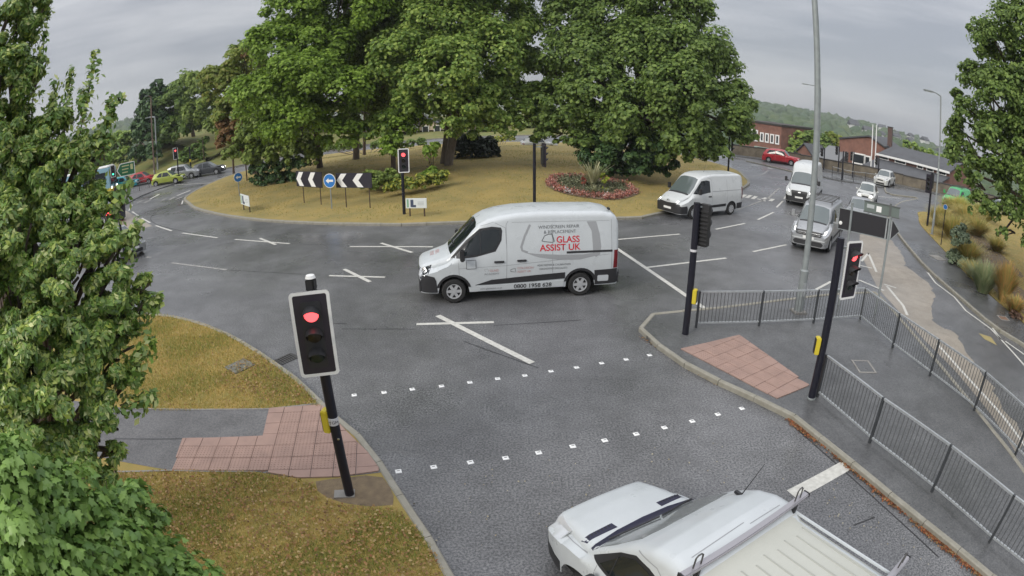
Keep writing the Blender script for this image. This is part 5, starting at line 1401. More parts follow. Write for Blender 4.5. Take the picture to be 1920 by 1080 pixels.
# ================================================================ vegetation
def leafmat(name, cols, trans=.45, rough=.5, spec=.3):
    return mat('leaf_' + name, cols[0], rough, spec=spec, island=cols[1:], trans=trans)
L_LIME = leafmat('bright', [(0.105, 0.173, 0.029), (0.223, 0.347, 0.053), (0.354, 0.508, 0.085), (0.193, 0.300, 0.048)])
L_MID = leafmat('mid', [(0.112, 0.163, 0.046), (0.235, 0.321, 0.078), (0.352, 0.448, 0.113), (0.194, 0.266, 0.065)])
L_OLIVE = leafmat('olive', [(0.107, 0.181, 0.044), (0.246, 0.378, 0.090), (0.460, 0.572, 0.144), (0.201, 0.301, 0.064)])
L_DEEP = leafmat('deep', [(0.092, 0.148, 0.048), (0.174, 0.269, 0.067), (0.291, 0.399, 0.102), (0.145, 0.213, 0.062)])
L_DARK = leafmat('dark', [(0.032, 0.069, 0.028), (0.059, 0.114, 0.038), (0.096, 0.163, 0.048)], .15)
L_YEL = leafmat('yellowing', [(0.158, 0.219, 0.043), (0.317, 0.365, 0.076), (0.198, 0.292, 0.060), (0.396, 0.365, 0.108)])
L_RUST = leafmat('rusty', [(0.238, 0.140, 0.063), (0.336, 0.196, 0.084), (0.182, 0.140, 0.056)])
L_NEAR = leafmat('near', [(0.074, 0.149, 0.038), (0.153, 0.265, 0.050), (0.237, 0.380, 0.069), (0.120, 0.200, 0.050), (0.510, 0.595, 0.127), (0.136, 0.247, 0.065), (0.665, 0.686, 0.288)], .25, .38, .5)
L_MAPLE = leafmat('maple', [(0.103, 0.196, 0.047), (0.177, 0.311, 0.070), (0.266, 0.413, 0.098), (0.148, 0.252, 0.062)], .3, .42, .45)
L_VAR = leafmat('variegated', [(0.075, 0.135, 0.030), (0.180, 0.255, 0.053), (0.600, 0.570, 0.090), (0.135, 0.195, 0.045), (0.450, 0.435, 0.075)], .2)
L_STRAW = leafmat('straw', [(0.652, 0.465, 0.158), (0.478, 0.395, 0.135), (0.304, 0.349, 0.102), (0.700, 0.558, 0.225)], .25)
L_TAN = leafmat('tan_plume', [(0.650, 0.326, 0.115), (0.487, 0.347, 0.126), (0.244, 0.282, 0.084), (0.690, 0.412, 0.168)], .25)
L_BARK = mat('bark', (.16, .12, .10), .9, var=(.08, .062, .05), vscale=6, vdetail=6, bump=.6, bscale=14, vstretch=(1, 1, .25))
L_BARKG = mat('bark_grey', (.25, .205, .165), .9, var=(.13, .11, .09), vscale=6, vdetail=6, bump=.6, bscale=14, vstretch=(1, 1, .25))
def leaves(C, Nn, wd, ln, rg, fold=.25, droop=None):
    """folded diamond leaves at the centres C with normals Nn"""
    n = len(C)
    t = rg.normal(size=(n, 3))
    if droop is not None: t[:, 2] -= droop
    Nn = Nn / (np.linalg.norm(Nn, axis=1, keepdims=True) + 1e-9)
    t -= Nn * (t * Nn).sum(1, keepdims=True); t /= np.linalg.norm(t, axis=1, keepdims=True) + 1e-9
    b = np.cross(Nn, t)
    s = rg.uniform(.65, 1.25, (n, 1))
    w_ = wd * s * .5; l_ = ln * s * .5
    V = np.empty((n, 4, 3))
    V[:, 0] = C - t * l_; V[:, 1] = C - b * w_ + Nn * w_ * fold; V[:, 2] = C + t * l_; V[:, 3] = C + b * w_ + Nn * w_ * fold
    F = np.arange(n * 4).reshape(n, 4)
    return V.reshape(-1, 3), F
def unit(rg, n):
    v = rg.normal(size=(n, 3)); return v / np.linalg.norm(v, axis=1, keepdims=True)
def crown_points(lobes, area, rg, cover=2.3, clump=.34, flat=.85, upb=.45, shell=.62):
    """leaf centres and normals grouped in clumps over the lobes"""
    Cs = []; Ns = []
    for x, y, z, r in lobes:
        n = int(cover * 4 * math.pi * r * r / area)
        k = max(10, int(16 + 9 * r))
        d = unit(rg, k); d[:, 2] = np.where(d[:, 2] < -.55, -d[:, 2], d[:, 2])
        cc = np.array([x, y, z]) + d * r * rg.uniform(shell, 1.0, (k, 1)) * np.array([1, 1, flat])
        cr_ = r * clump * rg.uniform(.6, 1.35, k)
        i = rg.integers(0, k, n)
        e = unit(rg, n); e[:, 2] = np.where((e[:, 2] < -.2) & (rg.random(n) < .6), -e[:, 2], e[:, 2])
        rad = rg.uniform(.35, 1.05, (n, 1)) ** .6
        Cs.append(cc[i] + e * cr_[i][:, None] * rad * np.array([1, 1, .8]))
        Ns.append(e * .7 + d[i] * .3 + np.array([0, 0, upb]) + rg.normal(size=(n, 3)) * .35)
    return np.concatenate(Cs), np.concatenate(Ns)
def limb(mb, a, b, r0, r1, rr, n=7, segs=5, wob=.06):
    a, b = Vector(a), Vector(b); ln = (b - a).length; pts = []; rad = []
    for k in range(segs + 1):
        f_ = k / segs
        p = a.lerp(b, f_) + Vector((rr.gauss(0, wob), rr.gauss(0, wob), 0)) * ln * (f_ * (1 - f_) * 2) + Vector((0, 0, ln * .06 * math.sin(f_ * math.pi)))
        pts.append(p); rad.append(r0 + (r1 - r0) * f_)
    mb.tube(pts, rad, n, cap=False)
def tree(name, label, base, lobes, lm, leaf=(.30, .36), r=.28, group=None, seed=1, cover=2.3, fork=None, bark=None, stems=1, cat='tree', spread=.4, clump=.34, upb=.45, droop=None, **kw):
    rg = np.random.default_rng(seed); rr = random.Random(seed)
    t = thing(name, label, cat, tuple(base), 0, group)
    b = Vector(base)
    loc = [(x - b.x, y - b.y, z - b.z, q) for x, y, z, q in lobes]
    mb = MB()
    low = min(l[2] - l[3] for l in loc)
    fz = fork if fork is not None else max(1.2, low + .5)
    for s in range(stems):
        o = Vector((rr.uniform(-1, 1), rr.uniform(-1, 1), 0)) * (spread if stems > 1 else 0)
        tipc = Vector((np.mean([l[0] for l in loc]), np.mean([l[1] for l in loc]), max(l[2] for l in loc)))
        f_ = o * 1.6 + Vector((tipc.x * .2, tipc.y * .2, fz))
        rs = r if stems == 1 else r * rr.uniform(.6, .9)
        mb.tube([o + Vector((0, 0, -.2)), o + Vector((0, 0, .15)), o.lerp(f_, .5), f_], [rs * 1.5, rs * 1.12, rs * .95, rs * .85], 9, cap=False)
        for i, l in enumerate(loc):
            if stems > 1 and i % stems != s: continue
            limb(mb, f_, (l[0], l[1], l[2] + l[3] * .3), rs * .55, .04, rr)
            for q in range(3):
                e = unit(rg, 1)[0] * l[3] * .8
                limb(mb, (l[0] * .85, l[1] * .85, fz + (l[2] - fz) * .8), (l[0] + e[0], l[1] + e[1], l[2] + e[2] * .8), rs * .2, .02, rr, n=5, segs=3)
    mb.build('trunk', bark or L_BARK, t, smooth=60)
    area = leaf[0] * leaf[1] * .5
    C, Nn = crown_points(loc, area, rg, cover, clump, upb=upb, **kw)
    V, F = leaves(C, Nn, leaf[0], leaf[1], rg, droop=droop)
    obj('crown', mesh_np('crown', V, F, lm), t)
    return t
def isl(p): return (p[0], p[1], float(isl_z(*p)))
TG = 'trees on the roundabout island'
tree('broadleaf_tree', 'bright green broadleaf tree above the left chevron board', isl([(-16.036,46.422)][0]),
     [(-15.814,36.741,10.22,2.378),(-15.963,35.584,6.68,2.432),(-13.614,35.477,4.816,2.138),(-13.18,37.766,10.103,2.858),(-11.228,35.78,6.52,2.528),(-14.626,38.303,12.937,2.478),(-11.427,38.333,12.675,3.099),(-14.203,35.246,7.914,2.157),(-10.95,36.388,3.817,1.348),(-12.531,34.813,7.711,2.092),(-15.359,35.848,4.419,1.467),(-13.272,38.792,16.353,3.718)], L_LIME, (.22, .27), .26, TG, 11, fork=3.2)
tree('broadleaf_tree', 'tall mid green tree with a grey trunk behind the right chevron board', isl([(-13.732,49.979)][0]),
     [(-10.421,43.777,11.535,3.641),(-9.428,42.978,7.131,3.08),(-12.373,44.305,16.422,4.103),(-10.659,42.689,4.947,1.844),(-8.999,45.111,11.094,3.05),(-13.409,45.047,9.27,3.102),(-9.931,44.915,18.666,5.121)], L_MID, (.25, .31), .28, TG, 12, bark=L_BARKG, fork=5)
tree('slim_tree', 'slim dark stemmed tree right of the grey trunk', isl([(-14.259,54.997)][0]),
     [(-12.084,48.518,5.98,1.864),(-10.991,48.777,4.722,1.581),(-12.736,49.384,8.908,2.394),(-10.065,48.976,5.831,1.861)], L_MID, (.30, .36), .15, TG, 13, fork=5)
tree('slim_tree', 'brown stemmed tree with low leafy shoots behind the island red light', isl([(-8.264,39.941)][0]),
     [(-7.521,36.228,3.092,0.895),(-7.252,36.792,4.082,1.115),(-7.668,35.685,2.636,0.612),(-6.812,37.384,4.914,1.412)], L_LIME, (.2, .25), .17, TG, 14, fork=2.6)
tree('broadleaf_tree', 'large olive green tree with a twin forked trunk at the middle of the island', isl([(-5.24,42.433)][0]),
     [(-5.058,40.687,10.978,3.691),(-5.581,37.588,6.455,2.544),(-2.046,39.948,8.625,3.141),(-0.983,41.988,11.805,2.994),(-2.668,37.906,5.263,2.183),(-3.951,40.809,16.148,4.48),(-0.435,39.998,5.933,1.854),(-6.934,38.379,8.762,2.635),(-3.911,36.793,7.779,2.416),(-6.214,36.982,4.897,1.462),(-1.295,37.978,4.337,1.197),(-0.047,43,9.619,1.612),(-7.656,42.313,14.571,3.772),(0.808,38.992,4.638,1.083),(-1.154,41.984,15.875,2.485),(1.114,42.986,8.371,1.604),(0.744,42.994,10.868,1.055),(1.565,39.969,5.923,1.112),(0.089,38.5,3.755,0.856),(-7.863,37.178,4.092,1.413),(-2.998,37.38,3.698,1.043),(-9.242,36.859,3.842,0.849)], L_OLIVE, (.22, .27), .34, TG, 15, bark=L_BARKG, stems=3, spread=.8, fork=4.4, cover=2.5)
tree('slim_tree', 'dark twin stemmed tree behind the round dark shrub', isl([(-4.842,53.737)][0]),
     [(-5.263,53.743,5.02,1.902),(-3.778,53.868,5.989,2.103),(-2.766,52.928,4.217,1.571)], L_OLIVE, (.34, .4), .16, TG, 16, stems=2, spread=.6, fork=4)
tree('broadleaf_tree', 'wide deep green tree filling the right half of the island', isl([(9.889,42.514)][0]),
     [(5.027,39.683,8.636,2.92),(3.474,38.845,5.391,2.097),(8.631,39.058,8.778,3.382),(8.43,36.54,4.898,2.652),(11.698,37.728,9.138,2.988),(12.934,36.793,5.533,2.63),(15.014,37.075,6.444,1.506),(7.407,41.342,12.114,2.971),(4.549,41.753,11.611,2.315),(10.745,39.567,12.559,2.847),(5.803,37.554,4.042,1.622),(7.504,36.231,3.239,1.515),(10.805,35.91,3.658,1.961),(14.444,36.227,4.049,1.464),(2.584,38.914,4.096,1.301),(10.458,35.491,6.443,2.422),(5.624,37.582,6.358,2.261),(14.13,38.488,8.842,1.863),(15.895,36.706,5.796,0.829),(9.018,41.021,15.599,3.737),(4.119,42.802,14.767,2.345),(12.759,38.964,12.705,1.589),(12.501,35.885,2.7,0.926),(9.658,36.235,2.345,1.051),(2.419,41.93,7.918,1.33),(2.656,39.912,5.93,1.113),(2.405,38.926,3.179,0.94),(4.427,37.741,2.93,1.059),(12.644,36.365,3.372,1.225),(13.682,35.987,2.937,0.867),(15.567,36.303,3.946,0.966),(11.675,35.636,2.507,1.054)], L_DEEP, (.22, .27), .42, TG, 17, fork=3.4, cover=2.4)
tree('dark_evergreen', 'very dark dense evergreen under the wide tree by the flower bed', isl([(8.425,40.44)][0]),
     [(5.649,37.578,2.077,1.274),(7.279,36.787,2.377,1.398),(9.097,36.895,2.428,1.419),(10.104,37.15,1.722,0.937),(6.27,36.972,1.45,0.84),(8.151,36.603,1.475,0.912),(9.729,37.25,2.776,1.078),(5.451,38.617,1.156,0.728),(7.142,37.832,1.29,0.791),(9.423,37.329,1.205,0.649),(10.431,37.579,1.06,0.512),(7.852,37.691,0.964,0.577),(6.445,37.957,0.896,0.504),(8.549,36.821,1.884,1.201),(5.078,38.668,2.683,1.087)], L_DARK, (.22, .28), .3, TG, 18, fork=1.2, cover=2.8)
tree('broadleaf_tree', 'yellowing tree with rusty leaves at the left end of the island', isl([(-23.996,49.821)][0]),
     [(-23.482,43.007,8.529,1.781),(-22.156,42.581,6.102,1.912),(-22.063,44.869,10.171,2.012),(-24.716,43.464,9.411,1.346),(-22.636,42.327,4.402,1.182),(-21.104,44.223,7.473,1.951),(-21.601,42.865,4.457,1.543)], L_YEL, (.28, .34), .22, TG, 19, fork=3)
tree('broadleaf_tree', 'dense green tree with branches reaching low beside the hedge at the island left', isl([(-20.856,48.161)][0]),
     [(-18.894,40.841,4.346,1.781),(-16.981,40.591,3.358,1.406),(-15.473,40.119,3.073,1.291),(-19.367,40.619,2.747,1.019),(-18.44,42.142,6.328,1.995),(-14.344,40.537,2.739,0.886),(-20.973,40.941,3.072,0.696),(-19.78,40.42,2.393,0.765),(-18.404,40.516,2.258,0.923),(-16.459,40.266,2.332,0.9),(-21.771,40.522,2.992,0.61),(-14.405,39.984,2.01,0.718),(-20.741,41.058,3.674,0.957),(-17.573,40.883,3.175,1.088)], L_MID, (.25, .31), .2, TG, 20, fork=2)
tree('rusty_shrub_tree', 'small tree of rust brown leaves in front of the yellowing tree', isl([(-27.917,52.664)][0]),
     [(-22.164,41.446,4.434,0.891),(-22.796,41.102,3.89,0.535),(-21.534,41.777,4.984,0.801),(-21.201,41.386,3.041,0.572),(-22.766,41.689,5.358,0.631),(-21.151,43.645,11.164,0.654)], L_RUST, (.32, .38), .12, TG, 21, fork=2)
def shrub(name, label, base, lobes, lm, leaf=(.12, .15), group=None, seed=1, cover=2.6, cat='shrub', clump=.34, upb=.4):
    rg = np.random.default_rng(seed); rr = random.Random(seed); b = Vector(base)
    t = thing(name, label, cat, tuple(base), 0, group)
    loc = [(x - b.x, y - b.y, z - b.z, r) for x, y, z, r in lobes]
    loc += [(x, y, r * .55, r) for x, y, z, r in loc if z > r]
    mb = MB()
    for l in loc: limb(mb, (l[0] * .3, l[1] * .3, -.05), (l[0], l[1], l[2]), .035, .01, rr, n=5, segs=3)
    mb.build('stem', L_BARK, t)
    C, Nn = crown_points(loc, leaf[0] * leaf[1] * .5, rg, cover, clump, upb=upb)
    C[:, 2] = np.maximum(C[:, 2], .02)
    V, F = leaves(C, Nn, leaf[0], leaf[1], rg)
    obj('foliage', mesh_np('foliage', V, F, lm), t)
    return t
shrub('hedge', 'low dark green hedge at the left end of the island', isl([(-20.845,46.869)][0]), [(-19.516,40.548,1.6,0.553),(-18.643,40.406,1.549,0.631),(-17.657,40.302,1.65,0.622),(-16.881,40.633,1.625,0.622),(-16.035,40.437,1.67,0.573),(-15.163,40.238,1.713,0.566)], L_DARK, (.2, .24), seed=31)
shrub('laurel_hedge', 'dark laurel hedge along the back edge of the island behind the grey trunk', isl([(-14.527,57.616)][0]), [(-20.69,58.446,1.145,0.523),(-19.584,58.826,1.138,0.58),(-18.475,59.184,1.138,0.58),(-17.642,60.48,1.067,0.588),(-16.51,60.798,1.021,0.529),(-14.75,62.277,0.953,0.596),(-13.592,62.54,0.925,0.596),(-12.431,62.781,0.904,0.536),(-11.15,64.037,0.791,0.604),(-10.118,65.22,0.767,0.613)], L_DEEP, (.25, .3), seed=38)
shrub('golden_shrub', 'golden green shrub at the back of the island right of the round dark shrub', isl([(-0.984,60.551)][0]), [(-1.369,65.986,0.837,0.49),(-0.583,65.997,0.889,0.428),(0.145,67,0.868,0.373),(-2.276,65.961,0.852,0.49)], L_VAR, (.25, .3), seed=39)
shrub('round_shrub', 'large round dark shrub on the island lawn behind the twin trunk', isl([(-3.447,51.418)][0]), [(-4.423,46.791,1.957,0.873),(-3.128,46.896,2.18,1.047),(-1.841,46.964,1.884,0.785),(-3.704,45.851,1.675,0.598),(-2.229,45.946,1.591,0.556),(-1.187,46.485,1.566,0.346)], leafmat('plum_green', [(.02, .035, .02), (.035, .05, .03), (.05, .07, .035)], .15), (.2, .26), seed=32)
shrub('laurel_shrub', 'green laurel shrub behind the right chevron board', isl([(-8.515,37.013)][0]), [(-8.622,33.921,1.329,0.493),(-7.877,33.589,1.246,0.55),(-7.35,34.22,1.227,0.525),(-8.087,33.024,1.02,0.32),(-6.879,34.317,0.995,0.394)], L_MID, (.18, .24), seed=33)
shrub('variegated_shrub', 'low shrub with yellow edged leaves below the island trees', isl([(-5.726,36.358)][0]), [(-6.495,32.354,1.061,0.372),(-5.976,32.963,1.04,0.409),(-5.204,33.093,1.12,0.44),(-4.591,33.689,1.108,0.414),(-4.081,34.258,1.237,0.355),(-5.592,32.523,0.908,0.31),(-7.015,32.246,0.943,0.279)], L_VAR, (.15, .2), seed=34)
shrub('sapling', 'thin leafy sapling beside the twin forked trunk', isl([(-5.882,42.73)][0]), [(-4.946,35.659,2.42,0.436),(-4.705,35.691,2.847,0.335),(-5.202,35.622,2.703,0.301)], L_LIME, (.2, .24), seed=35)
# ---- flower bed
def flower_bed():
    c = Vector([(4.611,32.967)][0]); rg = np.random.default_rng(5)
    fr = [(2.081,35.233),(2.298,33.599),(3.058,32.299),(4.169,31.463),(5.633,31.223),(7.146,32.604),(7.724,34.206),(7.173,36.019),(5.584,36.971),(3.523,37.3),(2.431,36.567)]
    P = [(p.x, p.y) for p in smooth_path(fr, .35, True)]
    mb = MB(); n = len(P); mb.add([(x, y, float(isl_z(x, y)) + .035) for x, y in P] + [(c.x, c.y, float(isl_z(*c)) + .1)], [(i, (i + 1) % n, n) for i in range(n)])
    tag(mb.build('flower_bed_soil', M_SOIL), kind='structure')
    cen = np.array(P).mean(0)
    def bed(nm, cols, count, sz, lo, hi, hz, a0=-math.pi, a1=math.pi, leaf=.09):
        k = rg.integers(0, n, count * 4); f_ = rg.uniform(lo, hi, count * 4)
        q = cen + (np.array(P)[k] - cen) * f_[:, None]
        an = np.arctan2(q[:, 1] - cen[1], q[:, 0] - cen[0]); ok = (an >= a0) & (an <= a1); q = q[ok][:count]
        C = np.repeat(np.column_stack([q, isl_z(q[:, 0], q[:, 1]) + .05]), 26, 0) + rg.normal(size=(len(q) * 26, 3)) * sz + np.array([0, 0, hz])
        V, F = leaves(C, unit(rg, len(C)) + np.array([0, 0, .6]), leaf, leaf * 1.1, rg)
        o = obj(nm, mesh_np(nm, V, F, leafmat(nm, cols, .15))); tag(o, kind='stuff')
    bed('bedding_flowers', [(.46, .16, .14), (.55, .28, .20), (.36, .10, .10), (.60, .38, .33), (.16, .10, .07), (.50, .20, .12)], 210, .09, .78, .97, .10)
    bed('bedding_foliage', [(.10, .12, .07), (.16, .18, .10), (.22, .20, .12)], 260, .12, .05, .80, .12)
    bed('white_flowers', [(.7, .7, .68), (.6, .6, .6)], 9, .07, .86, .95, .15, -1.6, -1.25)
    bed('white_flowers', [(.7, .7, .68), (.6, .6, .6)], 6, .07, .86, .95, .15, -2.35, -2.1)
    # spiky plant
    def spiky(label, p, n_, h_, lm, seed):
        rg2 = np.random.default_rng(seed); V = []; F = []
        for i in range(n_):
            a = rg2.uniform(0, 2 * math.pi); t_ = rg2.uniform(.1, .75); hh = h_ * rg2.uniform(.6, 1.1); w_ = .065
            d = Vector((math.cos(a), math.sin(a), 0)); s_ = Vector((-d.y, d.x, 0)); b0 = len(V)
            for k in range(5):
                f_ = k / 4; q = d * (t_ * hh * f_ ** 1.4) + Vector((0, 0, hh * (f_ - .18 * t_ * f_ * f_ * 2))); ww = w_ * (1 - f_ * .85)
                V += [q - s_ * ww, q + s_ * ww]
            for k in range(4): F.append((b0 + 2 * k, b0 + 2 * k + 1, b0 + 2 * k + 3, b0 + 2 * k + 2))
        t = thing('spiky_plant', label, 'plant', (p[0], p[1], float(isl_z(*p)) + .05))
        obj('blade', mesh_np('blades', V, F, lm), t)['kind'] = 'stuff'
    spiky('tall spiky plant with pale sword leaves in the flower bed', [(4.821,33.569)][0], 110, 1.85, leafmat('sword', [(.22, .24, .12), (.50, .48, .30), (.34, .34, .19)], .15), 3)
    spiky('small pale arching plant in front of the tall spiky plant', [(4.605,32.031)][0], 26, .65, leafmat('pale_sword', [(.34, .34, .20), (.25, .26, .14)], .15), 4)
    shrub('lime_shrub', 'small lime yellow shrub in the flower bed beside the spiky plant', isl([(5.438,33.423)][0]), [(5.385,33.571,1.218,0.191),(5.639,33.529,1.036,0.159),(5.375,33.066,0.911,0.126)], leafmat('limey', [(.30, .36, .03), (.40, .44, .06), (.18, .25, .03)], .2), (.12, .15), seed=36)
    shrub('rust_shrub', 'small rust red shrub left of the spiky plant in the flower bed', isl([(4.099,32.368)][0]), [(4.264,33.732,0.954,0.159),(4.273,33.529,0.76,0.127)], leafmat('rusty_red', [(.25, .07, .05), (.32, .12, .08)], .2), (.12, .15), seed=37)
flower_bed()
# ---- foreground tree, left
LT = [(-6.931,5.091,7.973,0.598),(-6.786,4.951,7.15,0.63),(-6.536,4.951,6.35,0.593),(-6.798,5.588,8.254,0.394),(-6.645,5.459,7.222,0.327),(-5.918,5.383,6.173,0.402),(-5.992,4.994,5.758,0.488),(-5.459,5.287,5.665,0.377),(-5.456,4.999,5.22,0.457),(-5.027,5.293,5.113,0.302),(-5.18,5.561,5.324,0.179),(-5.694,4.407,5.131,0.585),(-5.006,4.893,4.759,0.42),(-4.61,5.134,4.735,0.273),(-5.175,4.411,4.47,0.487),(-4.611,4.861,4.244,0.38),(-4.365,5.083,4.001,0.218),(-4.871,4.454,3.943,0.455),(-4.45,4.737,3.71,0.313),(-5.315,3.912,4.019,0.561),(-4.65,4.398,3.385,0.389),(-4.376,4.67,3.273,0.208),(-4.988,3.848,3.423,0.488),(-4.627,4.127,2.977,0.339),(-4.834,3.721,2.754,0.39),(-5.291,3.42,3.201,0.506),(-4.541,4.074,2.588,0.159),(-4.761,3.652,2.442,0.339),(-5.177,5.834,5.904,0.138),(-5.398,5.631,5.875,0.231),(-6.34,4.879,5.474,0.488),(-7.042,4.394,6.25,0.792),(-6.552,3.851,4.949,0.802),(-6.196,3.257,3.842,0.777),(-5.8,4.266,4.392,0.523),(-6.395,4.807,5.497,0.571),(-5.575,4.556,4.821,0.438),(-4.77,4.705,3.976,0.346),(-4.968,4.191,3.658,0.39),(-5.507,3.638,3.602,0.509),(-4.688,4.502,3.735,0.343),(-5.185,3.399,2.808,0.442),(-4.221,5.203,4.251,0.121)]
t = tree('lime_tree', 'tall leafy tree filling the left edge of the picture in the foreground', (-7.6, 4.6, ZP), LT, L_NEAR, (.046, .110), .11, None, 41, cover=4.4, fork=1.4, cat='tree', clump=.30, upb=.25, droop=.5, stems=2, spread=.2)
def sprigs():
    """upright leafy shoots standing out of the near crown"""
    rg = np.random.default_rng(9); mb = MB(); Cs = []; Ns = []
    b = Vector((-7.6, 4.6, ZP))
    SPR = [[(-5.701,5.469,6.052),(-5.816,5.781,7.072)], [(-5.447,5.583,6.136),(-5.481,5.964,7.229)], [(-5.242,5.64,5.816),(-5.235,6.049,6.554)], [(-5.127,5.745,5.713),(-5.089,6.173,6.532)], [(-5.868,5.437,5.941),(-6,5.59,6.976)], [(-6.636,5.312,7.389),(-6.564,5.861,8.177)], [(-6.422,5.415,6.709),(-6.509,5.772,7.82)], [(-4.519,5.214,4.578),(-4.296,5.399,4.902)], [(-4.405,5.048,3.848),(-4.084,5.312,4.049)], [(-4.412,4.636,3.356),(-4.059,4.948,3.634)], [(-4.779,5.386,4.938),(-4.61,5.66,5.394)], [(-4.483,4.426,3.041),(-4.123,4.764,3.038)], [(-6.28,5.272,6.106),(-6.174,5.695,6.779)], [(-5.522,5.509,5.807),(-5.616,5.837,6.722)], [(-6.857,5.191,7.781),(-6.923,5.592,8.742)]]
    for a, e in SPR:
        a, e = Vector(a) - b, Vector(e) - b; q = (a + e) / 2 + Vector((rg.normal() * .06, rg.normal() * .06, 0))
        mb.tube([a, q, e], [.012, .008, .003], 5)
        for k in range(170):
            f_ = rg.uniform(0, 1.02); p = a.lerp(e, f_) + (q - (a + e) / 2) * 4 * f_ * (1 - f_)
            s_ = .17 * (1.15 - f_ * .8); o = rg.normal(size=3) * s_ * .55
            Cs.append(np.array(p) + o); Ns.append(o / (np.linalg.norm(o) + 1e-6) * .6 + np.array([.2, -.3, .5]) + rg.normal(size=3) * .4)
    mb.build('twig', L_BARK, t)['kind'] = 'stuff'
    V, F = leaves(np.array(Cs), np.array(Ns), .058, .11, rg, droop=-.4)
    obj('sprig_leaves', mesh_np('sprig_leaves', V, F, L_NEAR), t)['kind'] = 'stuff'
sprigs()
# ---- maple-leaved bush, bottom left: the front leaves are single objects
def maple_bush():
    base = (-4.6, 2.6, ZP)
    lob = [(-4.095,2.096,3.609,0.394),(-3.942,2.37,3.304,0.38),(-3.995,1.844,3.245,0.464),(-3.889,2.639,2.948,0.363),(-3.73,3.021,2.709,0.312),(-3.879,2.077,2.865,0.483),(-3.703,2.558,2.536,0.44),(-3.664,3.254,2.37,0.29),(-3.51,2.973,2.089,0.336),(-4.222,2.283,3.683,0.229),(-3.369,2.983,1.802,0.42),(-3.654,2.071,2.41,0.571),(-3.918,1.512,2.852,0.55),(-3.696,3.367,2.664,0.165)]
    t = thing('maple_bush', 'bright green bush of large lobed leaves in the bottom left corner', 'bush', base)
    b = Vector(base); rg = np.random.default_rng(17); rr = random.Random(17)
    loc = [(x - b.x, y - b.y, z - b.z, r) for x, y, z, r in lob]
    mb = MB()
    for l in loc:
        limb(mb, (l[0] * .2, l[1] * .2, -.1), (l[0], l[1], l[2]), .03, .008, rr, n=6, segs=4)
        for k in range(3):
            e = unit(rg, 1)[0] * l[3]; limb(mb, (l[0] * .7, l[1] * .7, l[2] * .75), (l[0] + e[0], l[1] + e[1], l[2] + e[2]), .010, .004, rr, n=5, segs=3)
    mb.build('stem', L_BARK, t)
    # outline of a lobed leaf, stalk at the origin, slightly cupped
    half = [(0, 0), (.18, -.06), (.46, .02), (.34, .20), (.52, .46), (.26, .50), (.20, .70), (0, 1.0)]
    outl = half + [(-x, y) for x, y in reversed(half[1:-1])]
    n = len(outl)
    def leafgeo():
        vs = [(x, y, -.22 * abs(x) ** 1.4 - .12 * (y - .4) ** 2) for x, y in outl] + [(0, .38, .03)]
        return np.array(vs), [(i, (i + 1) % n, n) for i in range(n)]
    LV, LF = leafgeo()
    C, Nn = crown_points(loc, .0052, rg, 1.9, .5, upb=.45, shell=.6)
    ok = C[:, 2] > -.0; C, Nn = C[ok], Nn[ok]
    def frames(C, Nn):
        Nn = Nn / np.linalg.norm(Nn, axis=1, keepdims=True); k = len(C)
        d = rg.normal(size=(k, 3)) * .6 + np.array([.25, -.25, -.55]); d -= Nn * (d * Nn).sum(1, keepdims=True); d /= np.linalg.norm(d, axis=1, keepdims=True)
        s_ = np.cross(d, Nn); return s_, d, Nn
    S, D, Nn = frames(C, Nn)
    size = rg.uniform(.055, .125, len(C))
    # nearest to the camera first
    cam_ = np.array([0, 0, CAMH]) - np.array(base)
    out = np.array([l[:3] for l in loc]).mean(0)
    key = np.linalg.norm(C - cam_, axis=1) - .0
    order = np.argsort(key); big = set(order[:260].tolist()); size[order[:260]] *= 1.05
    me = MB(); me.v = [tuple(q) for q in LV]; me.f = LF
    first = None
    for i in order[:260]:
        if first is None: o = me.build('leaf', L_MAPLE, t, smooth=80); first = o.data
        else: o = obj('leaf', first, t)
        M_ = Matrix.Identity(4)
        for a in range(3):
            M_[a][0], M_[a][1], M_[a][2], M_[a][3] = S[i][a] * size[i], D[i][a] * size[i], Nn[i][a] * size[i], C[i][a]
        o.matrix_local = M_
    rest = order[260:]
    k = len(LV)
    V = (C[rest][:, None, :] + (S[rest][:, None, :] * LV[None, :, 0:1] + D[rest][:, None, :] * LV[None, :, 1:2] + Nn[rest][:, None, :] * LV[None, :, 2:3]) * size[rest][:, None, None]).reshape(-1, 3)
    F = (np.array(LF)[None] + (np.arange(len(rest)) * k)[:, None, None]).reshape(-1, 3)
    obj('foliage', mesh_np('foliage', V, F, L_MAPLE), t)['kind'] = 'stuff'
maple_bush()
# ---- big tree at right
tree('broadleaf_tree', 'large dark green tree at the right edge of the picture over the shrub bed', (33.5, 20.0, ZP),
     [(20.947,17.036,10.832,1.507),(22.074,15.547,11.994,1.82),(20.555,18.269,9.145,1.022),(20.754,16.478,8.617,1.548),(22.291,15.235,9.586,2.042),(19.963,18.179,7.303,0.982),(20.18,16.394,6.638,1.325),(21.271,14.951,6.596,1.621),(19.606,18.563,5.495,0.914),(19.492,16.441,4.931,1.129),(20.585,15.05,4.896,1.306),(19.731,19.156,6.403,0.658),(19.922,15.103,3.703,0.865),(20.796,13.875,3.644,1.035),(19.399,16.551,3.646,0.666),(19.439,14.912,2.838,0.349),(20.215,13.843,2.851,0.405),(22.618,14.745,8.036,2.302),(22.222,13.498,4.754,2.185),(19.496,17.949,4.515,0.581),(20.181,19.409,8.212,0.397),(20.881,17.895,11.556,0.77)], L_DEEP, (.16, .20), .30, None, 51, cover=1.9, fork=2.6, droop=.4)
